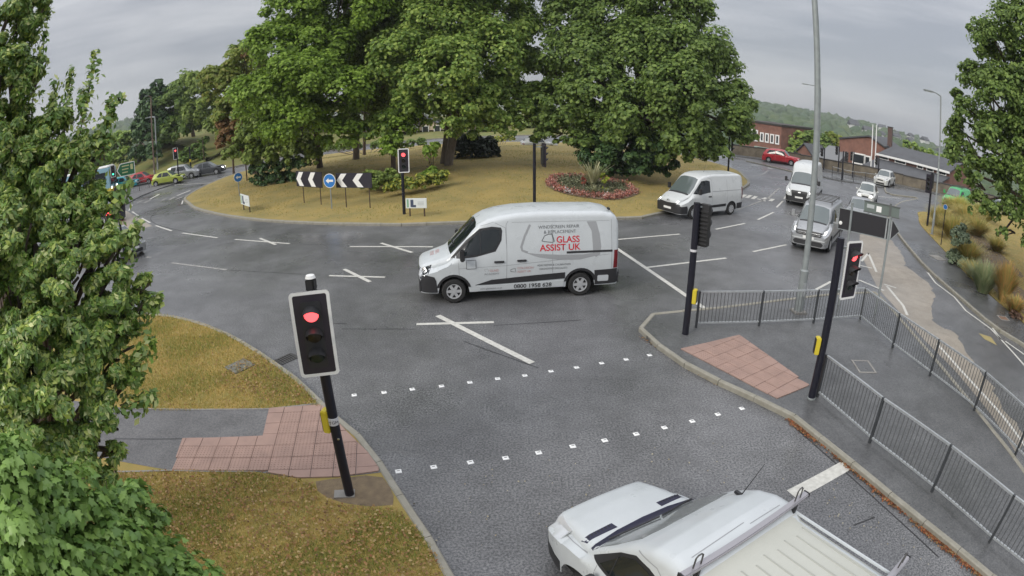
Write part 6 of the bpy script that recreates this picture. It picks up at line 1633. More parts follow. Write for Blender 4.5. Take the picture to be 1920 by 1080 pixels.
# ---- bank trees at far left, and trees beyond
BG = 'trees on the grass bank at far left'
def at(p, z): return (p[0], p[1], z)
tree('weeping_tree', 'dark drooping tree behind the lamp columns at far left', (-56, 72, 1.0), [(-49.975,67.517,8.341,2.444),(-49.226,65.58,5.377,2.219),(-49.711,70.177,10.462,2.17),(-47.513,64.363,2.714,1.696),(-50.679,64.464,3.102,1.27),(-51.259,66.547,6.709,1.467),(-48.659,68.471,6.508,2.43),(-50.041,69.942,12.529,1.008),(-51.457,68.907,11.24,1.175)], L_DARK, (.5, .65), .4, BG, 61, fork=3, droop=1.2, upb=.1)
tree('bank_tree', 'dark rounded tree between the drooping tree and the bright bank grass', (-47, 76, 2.0), [(-46.853,69.72,8.838,2.754),(-45.512,68.21,5.323,2.36),(-46.494,72.348,11.412,2.494),(-45.146,70.837,7.335,2.578),(-46.759,67.362,4.83,1.891),(-44.151,71.461,5.594,1.765)], L_DEEP, (.5, .6), .35, BG, 62, fork=3.5)
tree('bank_tree', 'green tree rising behind the yellowing island tree', (-38, 76, 3.0), [(-41.042,68.67,10.621,2.462),(-39.157,67.459,7.448,2.234),(-41.662,68.296,7.016,2.142),(-37.406,66.157,4.816,1.878),(-39.546,69.542,11.484,1.692),(-43.295,69.639,12.113,1.428)], L_MID, (.46, .56), .3, BG, 63, fork=3)
tree('bank_tree', 'thin topped tree just above the crowns at the left of the island', (-30, 72, 3.0), [(-34.053,65.699,13.814,1.572),(-33.107,66.181,14.734,1.145),(-31.275,64.853,11.612,1.79),(-34.684,65.368,12.154,1.423),(-32.524,64.236,10.437,2.063)], L_MID, (.4, .5), .25, BG, 64, fork=4, cover=1.2)
for i, (lb, px, lo, m_) in enumerate([
    ('pale green tree beyond the bus at far left', (-66, 70, -1), [(-58.962,70.622,4.955,2.151),(-57.47,71.841,5.251,1.787),(-58.523,68.374,2.744,1.579),(-56.723,69.875,2.687,1.747),(-60.83,69.02,4.196,1.799)], L_OLIVE),
    ('dark green tree beside the bus at far left', (-70, 62, -1), [(-61.318,65.88,3.52,2.298),(-61.681,62.765,3.293,2.084),(-58.7,65.562,1.624,1.377)], L_DEEP)]):
    tree('roadside_tree', lb, px, lo, m_, (.5, .6), .3, 'trees beyond the far left road', 70 + i, fork=2)
# bright hedge strips and rough grass on the bank
shrub('clipped_hedge', 'bright green clipped strip of low planting climbing the far left bank', (-42.5, 66.0, 1.2), [(-41.716,63.528,2.132,0.509),(-40.935,64.034,2.393,0.581),(-40.148,64.53,2.728,0.58),(-39.359,65.014,3.067,0.579),(-38.693,65.413,3.503,0.506),(-40.345,62.034,1.633,0.354),(-39.521,62.563,1.876,0.424),(-38.756,63.04,2.135,0.494),(-38.105,63.435,2.556,0.493)], leafmat('bank_green', [(.10, .17, .03), (.15, .24, .05), (.08, .14, .03)], .2), (.4, .45), seed=81)
# far right: roadside trees behind the wall
for i, (lb, px, lo, m_, g_) in enumerate([
    ('ivy green trees beside the brick shop building beyond the wall', (40, 84, -4), [(44.49,85.068,1.323,1.454),(45.287,83.511,0.419,1.261),(47.007,84.849,1.941,1.472),(44.065,83.032,-0.938,1.247)], L_OLIVE, None),
    ('dark rounded tree behind the tall lamp column beyond the wall', (47, 84, -4), [(48.661,83.911,1.846,1.66),(49.795,82.076,1.63,1.463),(48.131,81.905,0.258,1.265),(50.116,80.706,0.772,1.087)], L_DEEP, None),
    ('yellow green tree left of the brick gable beyond the wall', (52, 80, -4), [(52.327,81.676,2.206,1.298),(53.558,80.873,1.809,1.114),(52.017,83.056,2.916,0.935),(54.39,80.317,1.256,0.744)], L_YEL, None),
    ('green trees just left of the big right tree beyond the long roof', (76, 58, -6), [(70.433,68.141,4.064,1.751),(69.371,69.221,2.868,1.357),(70.52,66.603,2.589,1.543),(68.435,67.325,0.916,1.519),(67.82,65.088,-0.42,1.491)], L_DEEP, None),
    ('low bushes behind the long grey roof', (70, 72, -6), [(68.143,79.884,3.65,0.921),(69.396,78.799,3.485,0.924),(70.647,77.678,3.143,0.926),(71.886,76.533,2.905,0.929),(73.116,75.359,2.678,0.828)], L_OLIVE, None)]):
    tree('roadside_tree', lb, px, lo, m_, (.55, .65), .25, 'trees behind the far stone wall', 90 + i, fork=2)
# behind the island
for i, (lb, px, lo, m_) in enumerate([
    ('lime green shrubs seen under the island trees beyond the far road', (-5, 92, 0), [(-9.854,91.471,1.37,1.194),(-8.193,91.634,0.444,1.194),(-4.409,91.894,0.768,1.364),(-2.739,91.959,-0.13,1.194),(-5.568,89.828,-0.609,1.002)], L_LIME),
    ('dark shrubs beside the white building behind the island', (-26, 88, 1.5), [(-24.225,84.6,-0.337,0.986),(-21.485,85.337,-1.237,0.821),(-25.44,84.243,-1.042,0.822),(-19.109,85.9,-1.59,0.82)], L_DARK),
    ('green trees closing the view behind the middle of the island', (6, 100, 0), [(2.061,99.979,0.699,1.852),(4.798,99.885,0.233,1.668),(7.537,99.716,0.447,1.668),(0.242,100,1.648,1.667),(10.271,99.471,0.776,1.669),(13.002,99.151,0.376,1.67)], L_MID),
    ('green trees closing the view behind the left of the island', (-25, 100, 3), [(-35.111,91.495,3.018,1.838),(-32.538,92.441,2.262,1.834),(-29.917,93.322,2.439,1.831),(-36.149,88.934,1.509,1.442),(-27.271,94.129,3.097,1.828)], L_MID)]):
    tree('backdrop_tree', lb, px, lo, m_, (.5, .6), .25, 'trees beyond the back of the roundabout', 110 + i, fork=2)
# ---- ornamental grasses and shrubs in the right bed
def grass_clump(label, p, h_, w_, lm, n_, seed, z=VRZ, name='ornamental_grass', thick=.022):
    rg = np.random.default_rng(seed); V = np.empty((n_, 6, 3))
    a = rg.uniform(0, 2 * np.pi, n_); t_ = rg.uniform(0, 1, n_) ** .8; hh = h_ * rg.uniform(.55, 1.1, n_)
    d = np.column_stack([np.cos(a), np.sin(a), np.zeros(n_)]); s_ = np.column_stack([-np.sin(a), np.cos(a), np.zeros(n_)])
    b = d * (rg.uniform(0, .25, n_) * w_)[:, None]
    for k, (f_, ww) in enumerate(((0, 1), (.55, .8), (1, .15))):
        q = b + d * (t_ * w_ * f_ ** 1.6)[:, None] + np.array([0, 0, 1]) * (hh * (f_ - .22 * t_ * f_ * f_))[:, None]
        V[:, 2 * k] = q - s_ * thick * ww; V[:, 2 * k + 1] = q + s_ * thick * ww
    base = (np.arange(n_) * 6)[:, None]
    F = np.concatenate([base + np.array([[0, 1, 3, 2]]), base + np.array([[2, 3, 5, 4]])])
    t = thing(name, label, 'plant', (p[0], p[1], z), 0, 'plants in the right shrub bed')
    obj('blade', mesh_np('blades', V.reshape(-1, 3), F, lm), t)['kind'] = 'stuff'
    return t
BEDP = [(20.044,14.597),(19.663,15.792),(22.68,19.921),(26.812,25.387),(28.607,28.635),(32.712,29.525),(35.319,33.849),(19.361,13.261),(31.336,26.936),(36.447,33.799),(38.739,32.436),(20.828,17.711),(29.341,22.909)]
for i, (lb, h_, w_, m_, n_) in enumerate([
    ('tall tan plumed grass nearest the camera in the right bed', 2.0, .8, L_TAN, 1300),
    ('grey green strappy grass left of the tan plumed grass', 1.6, 1.2, leafmat('strap', [(.22, .30, .15), (.34, .40, .22), (.46, .44, .25)], .3), 900),
    ('straw coloured grass in the middle of the right bed', 1.5, 1.4, L_STRAW, 1100),
    ('pale golden grass behind the small blue sign', 1.7, 1.5, L_STRAW, 1300),
    ('golden grass clump behind the grey lamp column at right', 1.7, 1.3, L_STRAW, 1200),
    ('yellow grass clump at the top of the right bed beneath the tree', 1.9, 1.9, L_STRAW, 1500),
    ('far golden grass clump by the green van', 1.7, 1.6, L_STRAW, 1100),
    ('low tan grass at the right picture edge', .9, .7, L_TAN, 500),
    ('broad golden grass just below the hanging tips of the big tree', 1.5, 1.8, L_STRAW, 1300),
    ('yellow green grass at the back of the right bed beside the green van', 1.9, 1.9, leafmat('yellow_grass', [(.50, .46, .12), (.34, .36, .09), (.60, .52, .18)], .3), 1300),
    ('tall yellow green grass at the back of the bed under the big tree', 2.0, 2.0, MATS['leaf_yellow_grass'], 1300),
    ('low straw grass between the grey green and the straw coloured grasses', .9, .9, L_STRAW, 600),
    ('faded straw grass at the lawn side of the right bed', 1.1, 1.2, L_STRAW, 700)]):
    grass_clump(lb, BEDP[i], h_ * .85, w_ * 1.1, m_, n_, 200 + i)
q = [(24.858,22.624)][0]
shrub('grey_shrub', 'rounded grey green shrub in the right bed between the golden and straw grasses', (*q, VRZ), [(21.627,20.063,1.479,0.443),(21.56,19.395,1.447,0.379),(21.193,19.796,1.187,0.291),(22.118,20.268,1.719,0.36)], leafmat('grey_green', [(.12, .17, .11), (.17, .22, .14), (.22, .27, .16)], .2), (.10, .13), group='plants in the right shrub bed', seed=220)
q = [(17.751,13.316)][0]
shrub('dead_shrub', 'low brown dead shrub at the near edge of the right bed', (*[(18.825,12.644)][0], VRZ), [(18.983,12.987,0.206,0.219),(18.85,12.468,0.282,0.192)], leafmat('dead', [(.10, .06, .045), (.15, .09, .06)], .1), (.08, .1), group='plants in the right shrub bed', seed=221)
# ---- grass blades and fallen leaves
def scatter(poly, n, rg):
    P = np.array(poly); lo, hi = P.min(0), P.max(0); out = []
    while sum(len(o) for o in out) < n:
        q = rg.uniform(lo, hi, (n, 2)); out.append(q[inside(poly, q[:, 0], q[:, 1])])
    return np.concatenate(out)[:n]
def blades(name, q, z, h_, w_, lm, rg, lean=.5):
    n = len(q); a = rg.uniform(0, 2 * np.pi, n); hh = h_ * rg.uniform(.4, 1.2, n)
    s_ = np.column_stack([np.cos(a), np.sin(a), np.zeros(n)]) * w_ / 2
    b = np.column_stack([q, z if np.ndim(z) else np.full(n, z)])
    tip = b + np.column_stack([rg.normal(size=(n, 2)) * (lean * hh)[:, None], hh])
    V = np.stack([b - s_, b + s_, tip], 1).reshape(-1, 3)
    return tag(obj(name, mesh_np(name, V, np.arange(3 * n).reshape(n, 3), lm)), kind='stuff')
L_BLADE = leafmat('blade_dry', [(0.533, 0.336, 0.087), (0.377, 0.294, 0.077), (0.244, 0.272, 0.057), (0.666, 0.462, 0.154), (0.311, 0.252, 0.068)], .2, .7)
L_LITTER = leafmat('litter', [(.22, .12, .045), (.32, .20, .08), (.14, .075, .035), (.40, .30, .14), (.25, .10, .04)], .1, .7)
L_LITTERR = leafmat('litter_red', [(.25, .07, .03), (.34, .13, .05), (.14, .05, .03), (.30, .20, .09), (.10, .05, .03)], .1, .7)
rg = np.random.default_rng(77)
NEARV = [(p.x, p.y) for p in smooth_path([(-8.185,8.885),(-6.074,9.26),(-5.029,9.406),(-4.057,9.713),(-3.821,9.562),(-4.145,9.998),(-4.749,10.671),(-5.578,11.415),(-7.005,12.563),(-8.594,13.576),(-10.234,14.257),(-11.702,14.52),(-14.996,13.861),(-11.171,9.594)], .4, True)]
blades('grass', scatter(NEARV, 42000, rg), ZP, .07, .012, L_BLADE, rg)
NEARV2 = [(-7.348,6.516),(-6.178,6.894),(-4.427,7.244),(-3.599,7.179),(-3.269,7.062),(-3.1,6.795),(-2.685,6.603),(-2.161,6.613),(-1.826,6.645),(-1.341,6.083),(-0.843,5.171),(-1.073,4.233),(-6.494,2.387),(-8.334,5.011)]
blades('grass', scatter(NEARV2, 42000, rg), ZP, .06, .010, L_BLADE, rg)
q = scatter([(p[0] * .97 + ICX * .03, p[1] * .97 + ICY * .03) for p in IB[::3]], 40000, rg)
q = q[(q[:, 1] < 52)]
blades('grass', q, isl_z(q[:, 0], q[:, 1]) - .01, .09, .03, L_BLADE, rg)
blades('grass', scatter(VR, 26000, rg), VRZ, .10, .03, L_BLADE, rg)
def litter(name, q, z, sz, lm, n=None):
    C = np.column_stack([q, z + rg.uniform(.006, .03, len(q))])
    V, F = leaves(C, rg.normal(size=(len(q), 3)) * .35 + np.array([0, 0, 1]), sz, sz * 1.35, rg, fold=.5)
    tag(obj(name, mesh_np(name, V, F, lm)), kind='stuff')
litter('fallen_leaves', scatter(NEARV2, 5200, rg), ZP + .04, .042, L_LITTER)
litter('fallen_leaves', scatter(NEARV, 900, rg), ZP + .03, .04, L_LITTER)
L_BLADEG = leafmat('blade_green', [(0.189, 0.261, 0.055), (0.293, 0.342, 0.074), (0.146, 0.201, 0.046), (0.398, 0.362, 0.111)], .25, .7)
for poly, n in ((NEARV, 30000), (NEARV2, 34000)):
    q = scatter(poly, n, rg)
    f_ = np.sin(q[:, 0] * 2.1 + 1.3 * np.sin(q[:, 1] * 1.7)) + np.sin(q[:, 1] * 2.6 + 1.1 * np.sin(q[:, 0] * 1.3)) + rg.normal(size=n) * .6
    blades('grass', q[f_ > .25], ZP, .085, .012, L_BLADEG, rg)
q = scatter([(p[0] * .96 + ICX * .04, p[1] * .96 + ICY * .04) for p in IB[::3]], 40000, rg)
f_ = np.sin(q[:, 0] * .8 + 1.3 * np.sin(q[:, 1] * .7)) + np.sin(q[:, 1] * .9 + 1.1 * np.sin(q[:, 0] * .5)) + rg.normal(size=len(q)) * .7
q = q[(f_ > .8) & (q[:, 1] < 60)]
blades('grass', q, isl_z(q[:, 0], q[:, 1]) - .01, .10, .035, L_BLADEG, rg)
litter('fallen_leaves', scatter([(-6.851,10.863),(-6.472,12.104),(-4.338,10.214),(-4.044,9.671),(-4.878,9.581),(-6.886,10.308)], 700, rg), ZP + .02, .04, L_LITTER)
litter('fallen_leaves', scatter(BEDR, 900, rg), VRZ + .03, .07, L_LITTER)
def along(path, n, wd, skew=0.0):
    P = smooth_path(path, .05); k = rg.integers(0, len(P) - 1, n)
    k = k[rg.random(n) < .55 + .45 * np.sin(k * .21) * np.sin(k * .053 + 1)]
    out = []
    for i in k:
        d = (P[i + 1] - P[i]).normalized(); o = abs(rg.normal()) * wd + skew
        out.append((P[i].x + d.y * o + rg.normal() * .02, P[i].y - d.x * o + rg.normal() * .02))
    return np.array(out)
GUT = [(5.652,8.882),(5.882,8.088),(6.179,7.081),(6.608,5.504),(7.067,4.053),(7.366,3.138)] + [(7.55, 2.6)]
litter('fallen_leaves', along(GUT, 7000, .065), .004, .038, L_LITTERR)
litter('fallen_leaves', along([(x - .02, y) for x, y in [(3.324,13.245),(3.737,12.321),(4.128,11.283),(4.549,10.534)]], 250, .05), .004, .03, L_LITTER)
q = np.concatenate([scatter([(-2.367,7.603),(-0.571,8.007),(3.456,8.951),(4.952,6.9),(0.281,6.221),(-0.832,5.42)], 60, rg), scatter([(5.586,6.736),(6.445,3.978),(5.811,3.991),(4.978,5.963)], 40, rg)])
litter('fallen_leaves', q, .004, .028, leafmat('pale_litter', [(.4, .37, .28), (.3, .24, .14)], .1))
for lb, px in (('white scrap of litter among the red leaves in the right gutter', "1523,808"),) :
    pass
q = [(5.925,8.363),(6.796,6.162),(6.576,6.516)]
for lb, p, s_ in (('crumpled white paper scrap among red leaves near the crossing', q[0], .07), ('white wrapper scrap in the right gutter below the stop line', q[1], .06), ('small pale paper scrap just above the white wrapper in the gutter', q[2], .05)):
    mb = MB(); r2 = random.Random(int(p[0] * 100))
    vs = [(p[0] + r2.uniform(-s_, s_) + .0, p[1] + r2.uniform(-s_, s_), .012 + r2.uniform(0, .03)) for k in range(6)]
    mb.add(vs, [(0, 1, 2), (2, 1, 3), (3, 4, 2), (4, 3, 5), (0, 2, 4)])
    tag(mb.build('litter_scrap', M_WHITE), lb, 'litter', 'scraps of litter')
# ================================================================ far side: wall, buildings, hills
M_STONE = mat('wall_stone', (.20, .17, .125), .9, var=(.10, .085, .065), vscale=1.4, vdetail=8, bump=.8, bscale=6)
M_BRICK = mat('brick_red', (.26, .13, .095), .9, var=(.17, .085, .065), vscale=1.2, vdetail=8, bump=.3, bscale=8)
M_SLATE = mat('roof_slate', (.075, .078, .085), .6, var=(.05, .052, .056), vscale=.8, vdetail=6)
M_COPE = mat('coping_dark', (.05, .045, .042), .8)
M_RENDERW = mat('render_white', (.66, .66, .64), .8, var=(.55, .55, .53), vscale=.5)
M_WINDOW = mat('far_window', (.03, .035, .04), .08, spec=.7)
def stone_wall():
    P = smooth_path([(26.292,64.622),(29.925,61.984),(32.893,59.039),(35.792,56.108),(38.67,53.203),(42.397,49.168),(46.064,46.972),(51.021,44.572),(57.127,41.812)] + [(75, 34)], 2.4)
    t = thing('stone_wall', 'long dark topped stone wall along the far road at right', 'wall', (P[0].x, P[0].y, 0))
    o = P[0]
    for i in range(len(P) - 1):
        a, b = P[i] - o, P[i + 1] - o; d = b - a; c = (a + b) / 2; ang = math.atan2(d.y, d.x)
        h_ = 1.15 + .05 * math.sin(i * 1.3)
        mb = MB(); mb.box((c.x, c.y, h_ / 2 - .2), (d.length + .02 * (i % 2), .38 + .012 * (i % 2), h_ + .4), rz=ang); mb.build('wall_section', M_STONE, t)
        mb = MB(); mb.box((c.x, c.y, h_ + .06), (d.length - .02, .48, .12), rz=ang); mb.build('coping', M_COPE, t, bevel=.02)
    tag(sheet('pavement', [(p.x, p.y) for p in P] + [(p.x - .9, p.y - 1.9) for p in reversed(P)], .09, M_FOOT, thick=.2), kind='structure')
stone_wall()
def far_box(name, label, cat, a, b, depth, z0, z1, mt, roof=None, rz_only=False):
    """building whose front runs from a to b (plan points)"""
    a, b = Vector(a[:2]), Vector(b[:2]); d = b - a; ang = math.atan2(d.y, d.x); q = Vector((-d.y, d.x)).normalized()
    if q.dot(a) < 0: q = -q
    c = (a + b) / 2
    t = thing(name, label, cat, (c.x, c.y, z0), ang)
    t['w'] = 0
    del t['w']
    sgn = 1 if Vector((-math.sin(ang), math.cos(ang))).dot(q) > 0 else -1
    return t, d.length, sgn
def window(t, x, y, z, w_, h_, sgn, fr=.10, mt=None, frame=M_WHITE, sill=True):
    mb = MB()
    for sx in (-1, 1): mb.box((x + sx * (w_ / 2), y - sgn * .05, z), (fr, .14, h_ + fr))
    for sz in (-1, 1): mb.box((x, y - sgn * .05, z + sz * (h_ / 2)), (w_ - fr, .13, fr))
    f_ = mb.build('window', frame, t)
    g = MB(); g.box((x, y - sgn * .02, z), (w_ - fr, .05, h_ - fr)); g.build('pane', mt or M_WINDOW, f_)
    return f_
# brick shop building left of the tall lamp
A, B2, T1 = [(38.265,91.306,-2.386)][0], [(42.254,82.847,-1.32)][0], [(42.074,82.938,3.558)][0]
t, ln, sg = far_box('brick_building', 'two storey brick shop building with a pale green fascia beyond the wall', 'building', A, B2, 9, -4, T1[2], M_BRICK)
H_ = T1[2] + 4
mb = MB(); mb.box((0, sg * 4.5, H_ / 2), (ln, 9, H_)); mb.build('wall', M_BRICK, t)
mb = MB(); mb.box((0, sg * 4.5, H_ + .08), (ln + .3, 9.3, .3)); mb.build('parapet', M_COPE, t)
for k in range(4): window(t, ln * (.06 + .12 * k), 0, H_ - 2.3, .62, 1.35, sg, .2)
window(t, -ln * .12, 0, H_ - 2.2, 1.3, 1.7, sg, .22)
mb = MB(); mb.box((ln * .20, -sg * .25, H_ - 4.3), (ln * .56, .5, .75)); mb.build('fascia', mat('fascia_green', (.30, .42, .36), .6), t)
mb = MB(); mb.box((ln * .20, -sg * .04, H_ - 5.6), (ln * .52, .12, 1.7)); mb.build('shop_window', M_WINDOW, t)
for k in range(4):
    mb = MB(); mb.box((ln * (-.04 + .165 * k), -sg * .12, H_ - 5.6), (.14, .14, 1.8)); mb.build('pilaster', M_WHITE, t)
# small gabled house
def gable(name, label, a, b, dep, z0, ze, zr, wallm, roofm, ridge_f=.5, over=.3):
    t, ln, sg = far_box(name, label, 'building', a, b, dep, z0, ze, wallm)
    e, r_ = ze - z0, zr - z0; xr = (ridge_f - .5) * ln; y1 = sg * dep
    mb = MB(); prof = [(-ln / 2, 0), (ln / 2, 0), (ln / 2, e), (xr, r_), (-ln / 2, e)]
    vs = [(x, 0, z) for x, z in prof] + [(x, y1, z) for x, z in prof]
    mb.add(vs, [tuple(range(5)), tuple(range(9, 4, -1))] + [(i, (i + 1) % 5, 5 + (i + 1) % 5, 5 + i) for i in range(5)]); mb.build('wall', wallm, t)
    for (xa, za), (xb, zb) in (((-ln / 2 - over, e - over * .5), (xr, r_)), ((ln / 2 + over, e - over * .5), (xr, r_))):
        mb = MB(); y0 = -sg * .3; y2 = y1 + sg * .3
        vs = [(xa, y0, za + .03), (xb, y0, zb + .03), (xb, y2, zb + .03), (xa, y2, za + .03)]
        vs += [(x, y, z + .22) for x, y, z in vs]
        mb.add(vs, [(0, 1, 2, 3), (7, 6, 5, 4)] + [(i, (i + 1) % 4, 4 + (i + 1) % 4, 4 + i) for i in range(4)]); mb.build('roof', roofm, t)
    return t, ln, sg, e, r_
A, B2, Z_ = [(44.749,82.665,-1.703)][0], [(45.923,77.402,-1.377)][0], [(44.707,82.688,-0.841),(45.405,80.015,1.174)]
gable('brick_house', 'small red brick gabled house beyond the wall, left of the tall lamp column', A, B2, 10, -4, Z_[0][2], Z_[1][2], M_BRICK, M_SLATE)
A, B2, Z_ = [(46.226,77.221,-1.326)][0], [(48.176,73.641,-1.275)][0], [(46.139,77.273,0.4),(47.304,75.388,1.571)]
t, ln, sg = far_box('brick_house', 'low house with a pale grey slate roof right of the tall lamp column', 'building', A, B2, 8, -4, 0, M_BRICK)
e, r_ = [(46.645,75.797,-0.345)][0][2] + 4, Z_[1][2] + 4
mb = MB(); mb.box((0, sg * 4, e / 2), (ln, 8, e)); mb.build('wall', M_BRICK, t)
mb = MB(); vs = [(-ln / 2 - .2, -sg * .3, e + .02), (ln / 2 + .2, -sg * .3, e + .02), (ln / 2 + .2, sg * 4, r_), (-ln / 2 - .2, sg * 4, r_), (-ln / 2 - .2, sg * 8.3, e + .02), (ln / 2 + .2, sg * 8.3, e + .02)]
mb.add(vs, [(0, 1, 2, 3), (3, 2, 5, 4), (0, 3, 4), (1, 5, 2), (0, 4, 5, 1)]); mb.build('roof', mat('slate_pale', (.17, .175, .18), .6), t)
# large brick gable with a white framed window
A, B2 = [(49.763,76.188,-1.867)][0], [(54.832,70.103,-1.386)][0]
Z_ = [(49.643,76.267,1.954),(53.476,72.39,4.093),(54.904,70.047,4.144)]
t, ln, sg, e, r_ = gable('brick_building', 'large brick gable with a white framed window and tall chimney beyond the wall', A, B2, 14, -5, (Z_[0][2] + Z_[2][2]) / 2 - .1, Z_[1][2], M_BRICK, M_SLATE, .66, .1)
zw = [(51.642,73.71,0.426)][0][2] + 5
window(t, -ln * .05, 0, zw, 2.0, 1.5, sg, .22); window(t, ln * .14, 0, zw - .1, .9, 1.5, sg, .22)
mb = MB(); mb.box((-ln * .02, -sg * .06, zw - 1.25), (1.5, .12, .5)); mb.build('sign_panel', mat('panel_red', (.45, .06, .05), .6), t)
c = [(58.003,72.696,4.205),(57.941,72.745,6.14),(57.671,72.959,5.147),(58.265,72.486,5.281)]
wc = (Vector(c[3]) - Vector(c[2])).length
inv = Matrix.Rotation(-t.rotation_euler[2], 3, 'Z')
p = inv @ (Vector(c[0]) - Vector(t.location)); hz = c[1][2] - t.location[2]
mb = MB(); mb.box((p.x, p.y, hz / 2), (wc, wc, hz)); ch = mb.build('chimney', mat('brick_dark', (.11, .07, .06), .9), t)
mb = MB(); mb.box((p.x, p.y, hz + .06), (wc + .16, wc + .16, .14)); mb.build('cap', M_COPE, ch)
# long building with two grey roof slopes and a strip of windows
E0, E1 = [(48.672,63.491,-0.199),(52.741,51.907,0.537)]
C0, C1 = [(51.099,66.67,2.02),(55.595,54.71,1.999)]; U0, U1 = [(54.715,70.194,3.454),(59.139,58.237,3.231)]
L0, L1 = [(51.007,66.74,1.157),(55.58,54.726,1.293)]
t, ln, sg = far_box('long_building', 'long low building with grey roof slopes and a strip of white windows', 'building', C0, C1, 14, -6, 0, M_BRICK)
z_e = (E0[2] + E1[2]) / 2 + 6; z_l = (L0[2] + L1[2]) / 2 + 6; z_c = (C0[2] + C1[2]) / 2 + 6; z_u = (U0[2] + U1[2]) / 2 + 6
prof = [(-4, 0), (-4, z_e), (0, z_l), (0, z_c), (5, z_u), (10, z_c), (10, 0)]
mb = MB(); vs = [(sx * ln / 2, sg * y, z) for sx in (-1, 1) for y, z in prof]; n = len(prof)
mb.add(vs, [tuple(range(n)), tuple(range(2 * n - 1, n - 1, -1))] + [(i, (i + 1) % n, n + (i + 1) % n, n + i) for i in range(n)]); mb.build('wall', M_BRICK, t)
def slope(y0, z0, y1, z1, nm, mt):
    mb = MB(); vs = [(-ln / 2 - .2, sg * y0, z0), (ln / 2 + .2, sg * y0, z0), (ln / 2 + .2, sg * y1, z1), (-ln / 2 - .2, sg * y1, z1)]; vs += [(x, y, z + .18) for x, y, z in vs]
    mb.add(vs, [(0, 1, 2, 3), (7, 6, 5, 4)] + [(i, (i + 1) % 4, 4 + (i + 1) % 4, 4 + i) for i in range(4)]); mb.build(nm, mt, t)
slope(-4.3, z_e + .0, -.05, z_l + .03, 'roof', M_SLATE); slope(-.4, z_c - .12, 5.0, z_u + .03, 'roof', M_SLATE); slope(5.03, z_u + .02, 10.3, z_c, 'roof', M_SLATE)
mb = MB(); mb.box((0, sg * -.45, z_c - .05), (ln + .5, .1, .28)); mb.build('fascia', M_WHITE, t)
hw = z_c - z_l
for k, (x, w_) in enumerate(((-.42, .13), (-.18, .15), (.10, .08), (.24, .09), (.40, .12))): window(t, ln * x, sg * -.04, z_l + hw * .5, ln * w_, hw * .55, sg, .12)
# flagpoles
for lb, s_ in (('left white flagpole in front of the brick gable', "1632,320,79 1632,235,79"), ('right white flagpole in front of the brick gable', "1639.5,321,79 1640,236,79")): pass
for lb, a, b in (('left of two white flagpoles before the brick gable', [(46.573,62.569,-0.24)][0], [(46.328,62.751,5.907)][0]), ('right of two white flagpoles before the brick gable', [(47.019,62.235,-0.214)][0], [(46.804,62.397,5.935)][0])):
    t = thing('flagpole', lb, 'flagpole', (a[0], a[1], -3), 0, 'flagpoles')
    mb = MB(); mb.tube([(0, 0, 0), (0, 0, b[2] + 3)], [.10, .07], 8); mb.build('pole', M_WHITE, t)
    mb = MB(); mb.lathe([(.001, b[2] + 3.15), (.11, b[2] + 3.07), (.001, b[2] + 3)], 8); mb.build('finial', M_WHITE, t)
# pale building behind the island
A, B2, T_ = [(-24.254,89.782,-2.556),(-15.877,88.588,-2.181),(-19.862,89.83,1.677)]
t, ln, sg = far_box('white_building', 'white rendered building seen between the trunks behind the island', 'building', A, B2, 8, 0, T_[2], M_RENDERW)
t.location[2] = 1.0
H_ = T_[2] - 1.0
mb = MB(); mb.box((0, sg * 4, H_ / 2), (ln, 8, H_)); mb.build('wall', M_RENDERW, t)
mb = MB(); mb.box((0, sg * 4, H_ + .1), (ln + .4, 8.4, .25)); mb.build('roof', M_SLATE, t)
for k in range(3): window(t, -ln * .25 + k * ln * .25, 0, H_ * .55, 1.2, 1.1, sg, .12)
mb = MB(); mb.box((ln * .42, -sg * .04, 1.0), (.9, .1, 2.0)); mb.build('door', M_BLACKP, t)
A, B2, T_ = [(-17.178,94.451,-2.078),(-10.788,95.392,-2.142),(-13.753,95.01,2.229)]
t, ln, sg, e, r_ = gable('house', 'pale cream house glimpsed behind the twin forked trunk', A, B2, 9, .5, T_[2] - 1.5, T_[2] + .4, mat('render_cream', (.55, .45, .33), .85), M_SLATE)
for k in range(3): window(t, -ln * .3 + k * ln * .3, 0, e * .6, 1.0, 1.2, sg, .12)
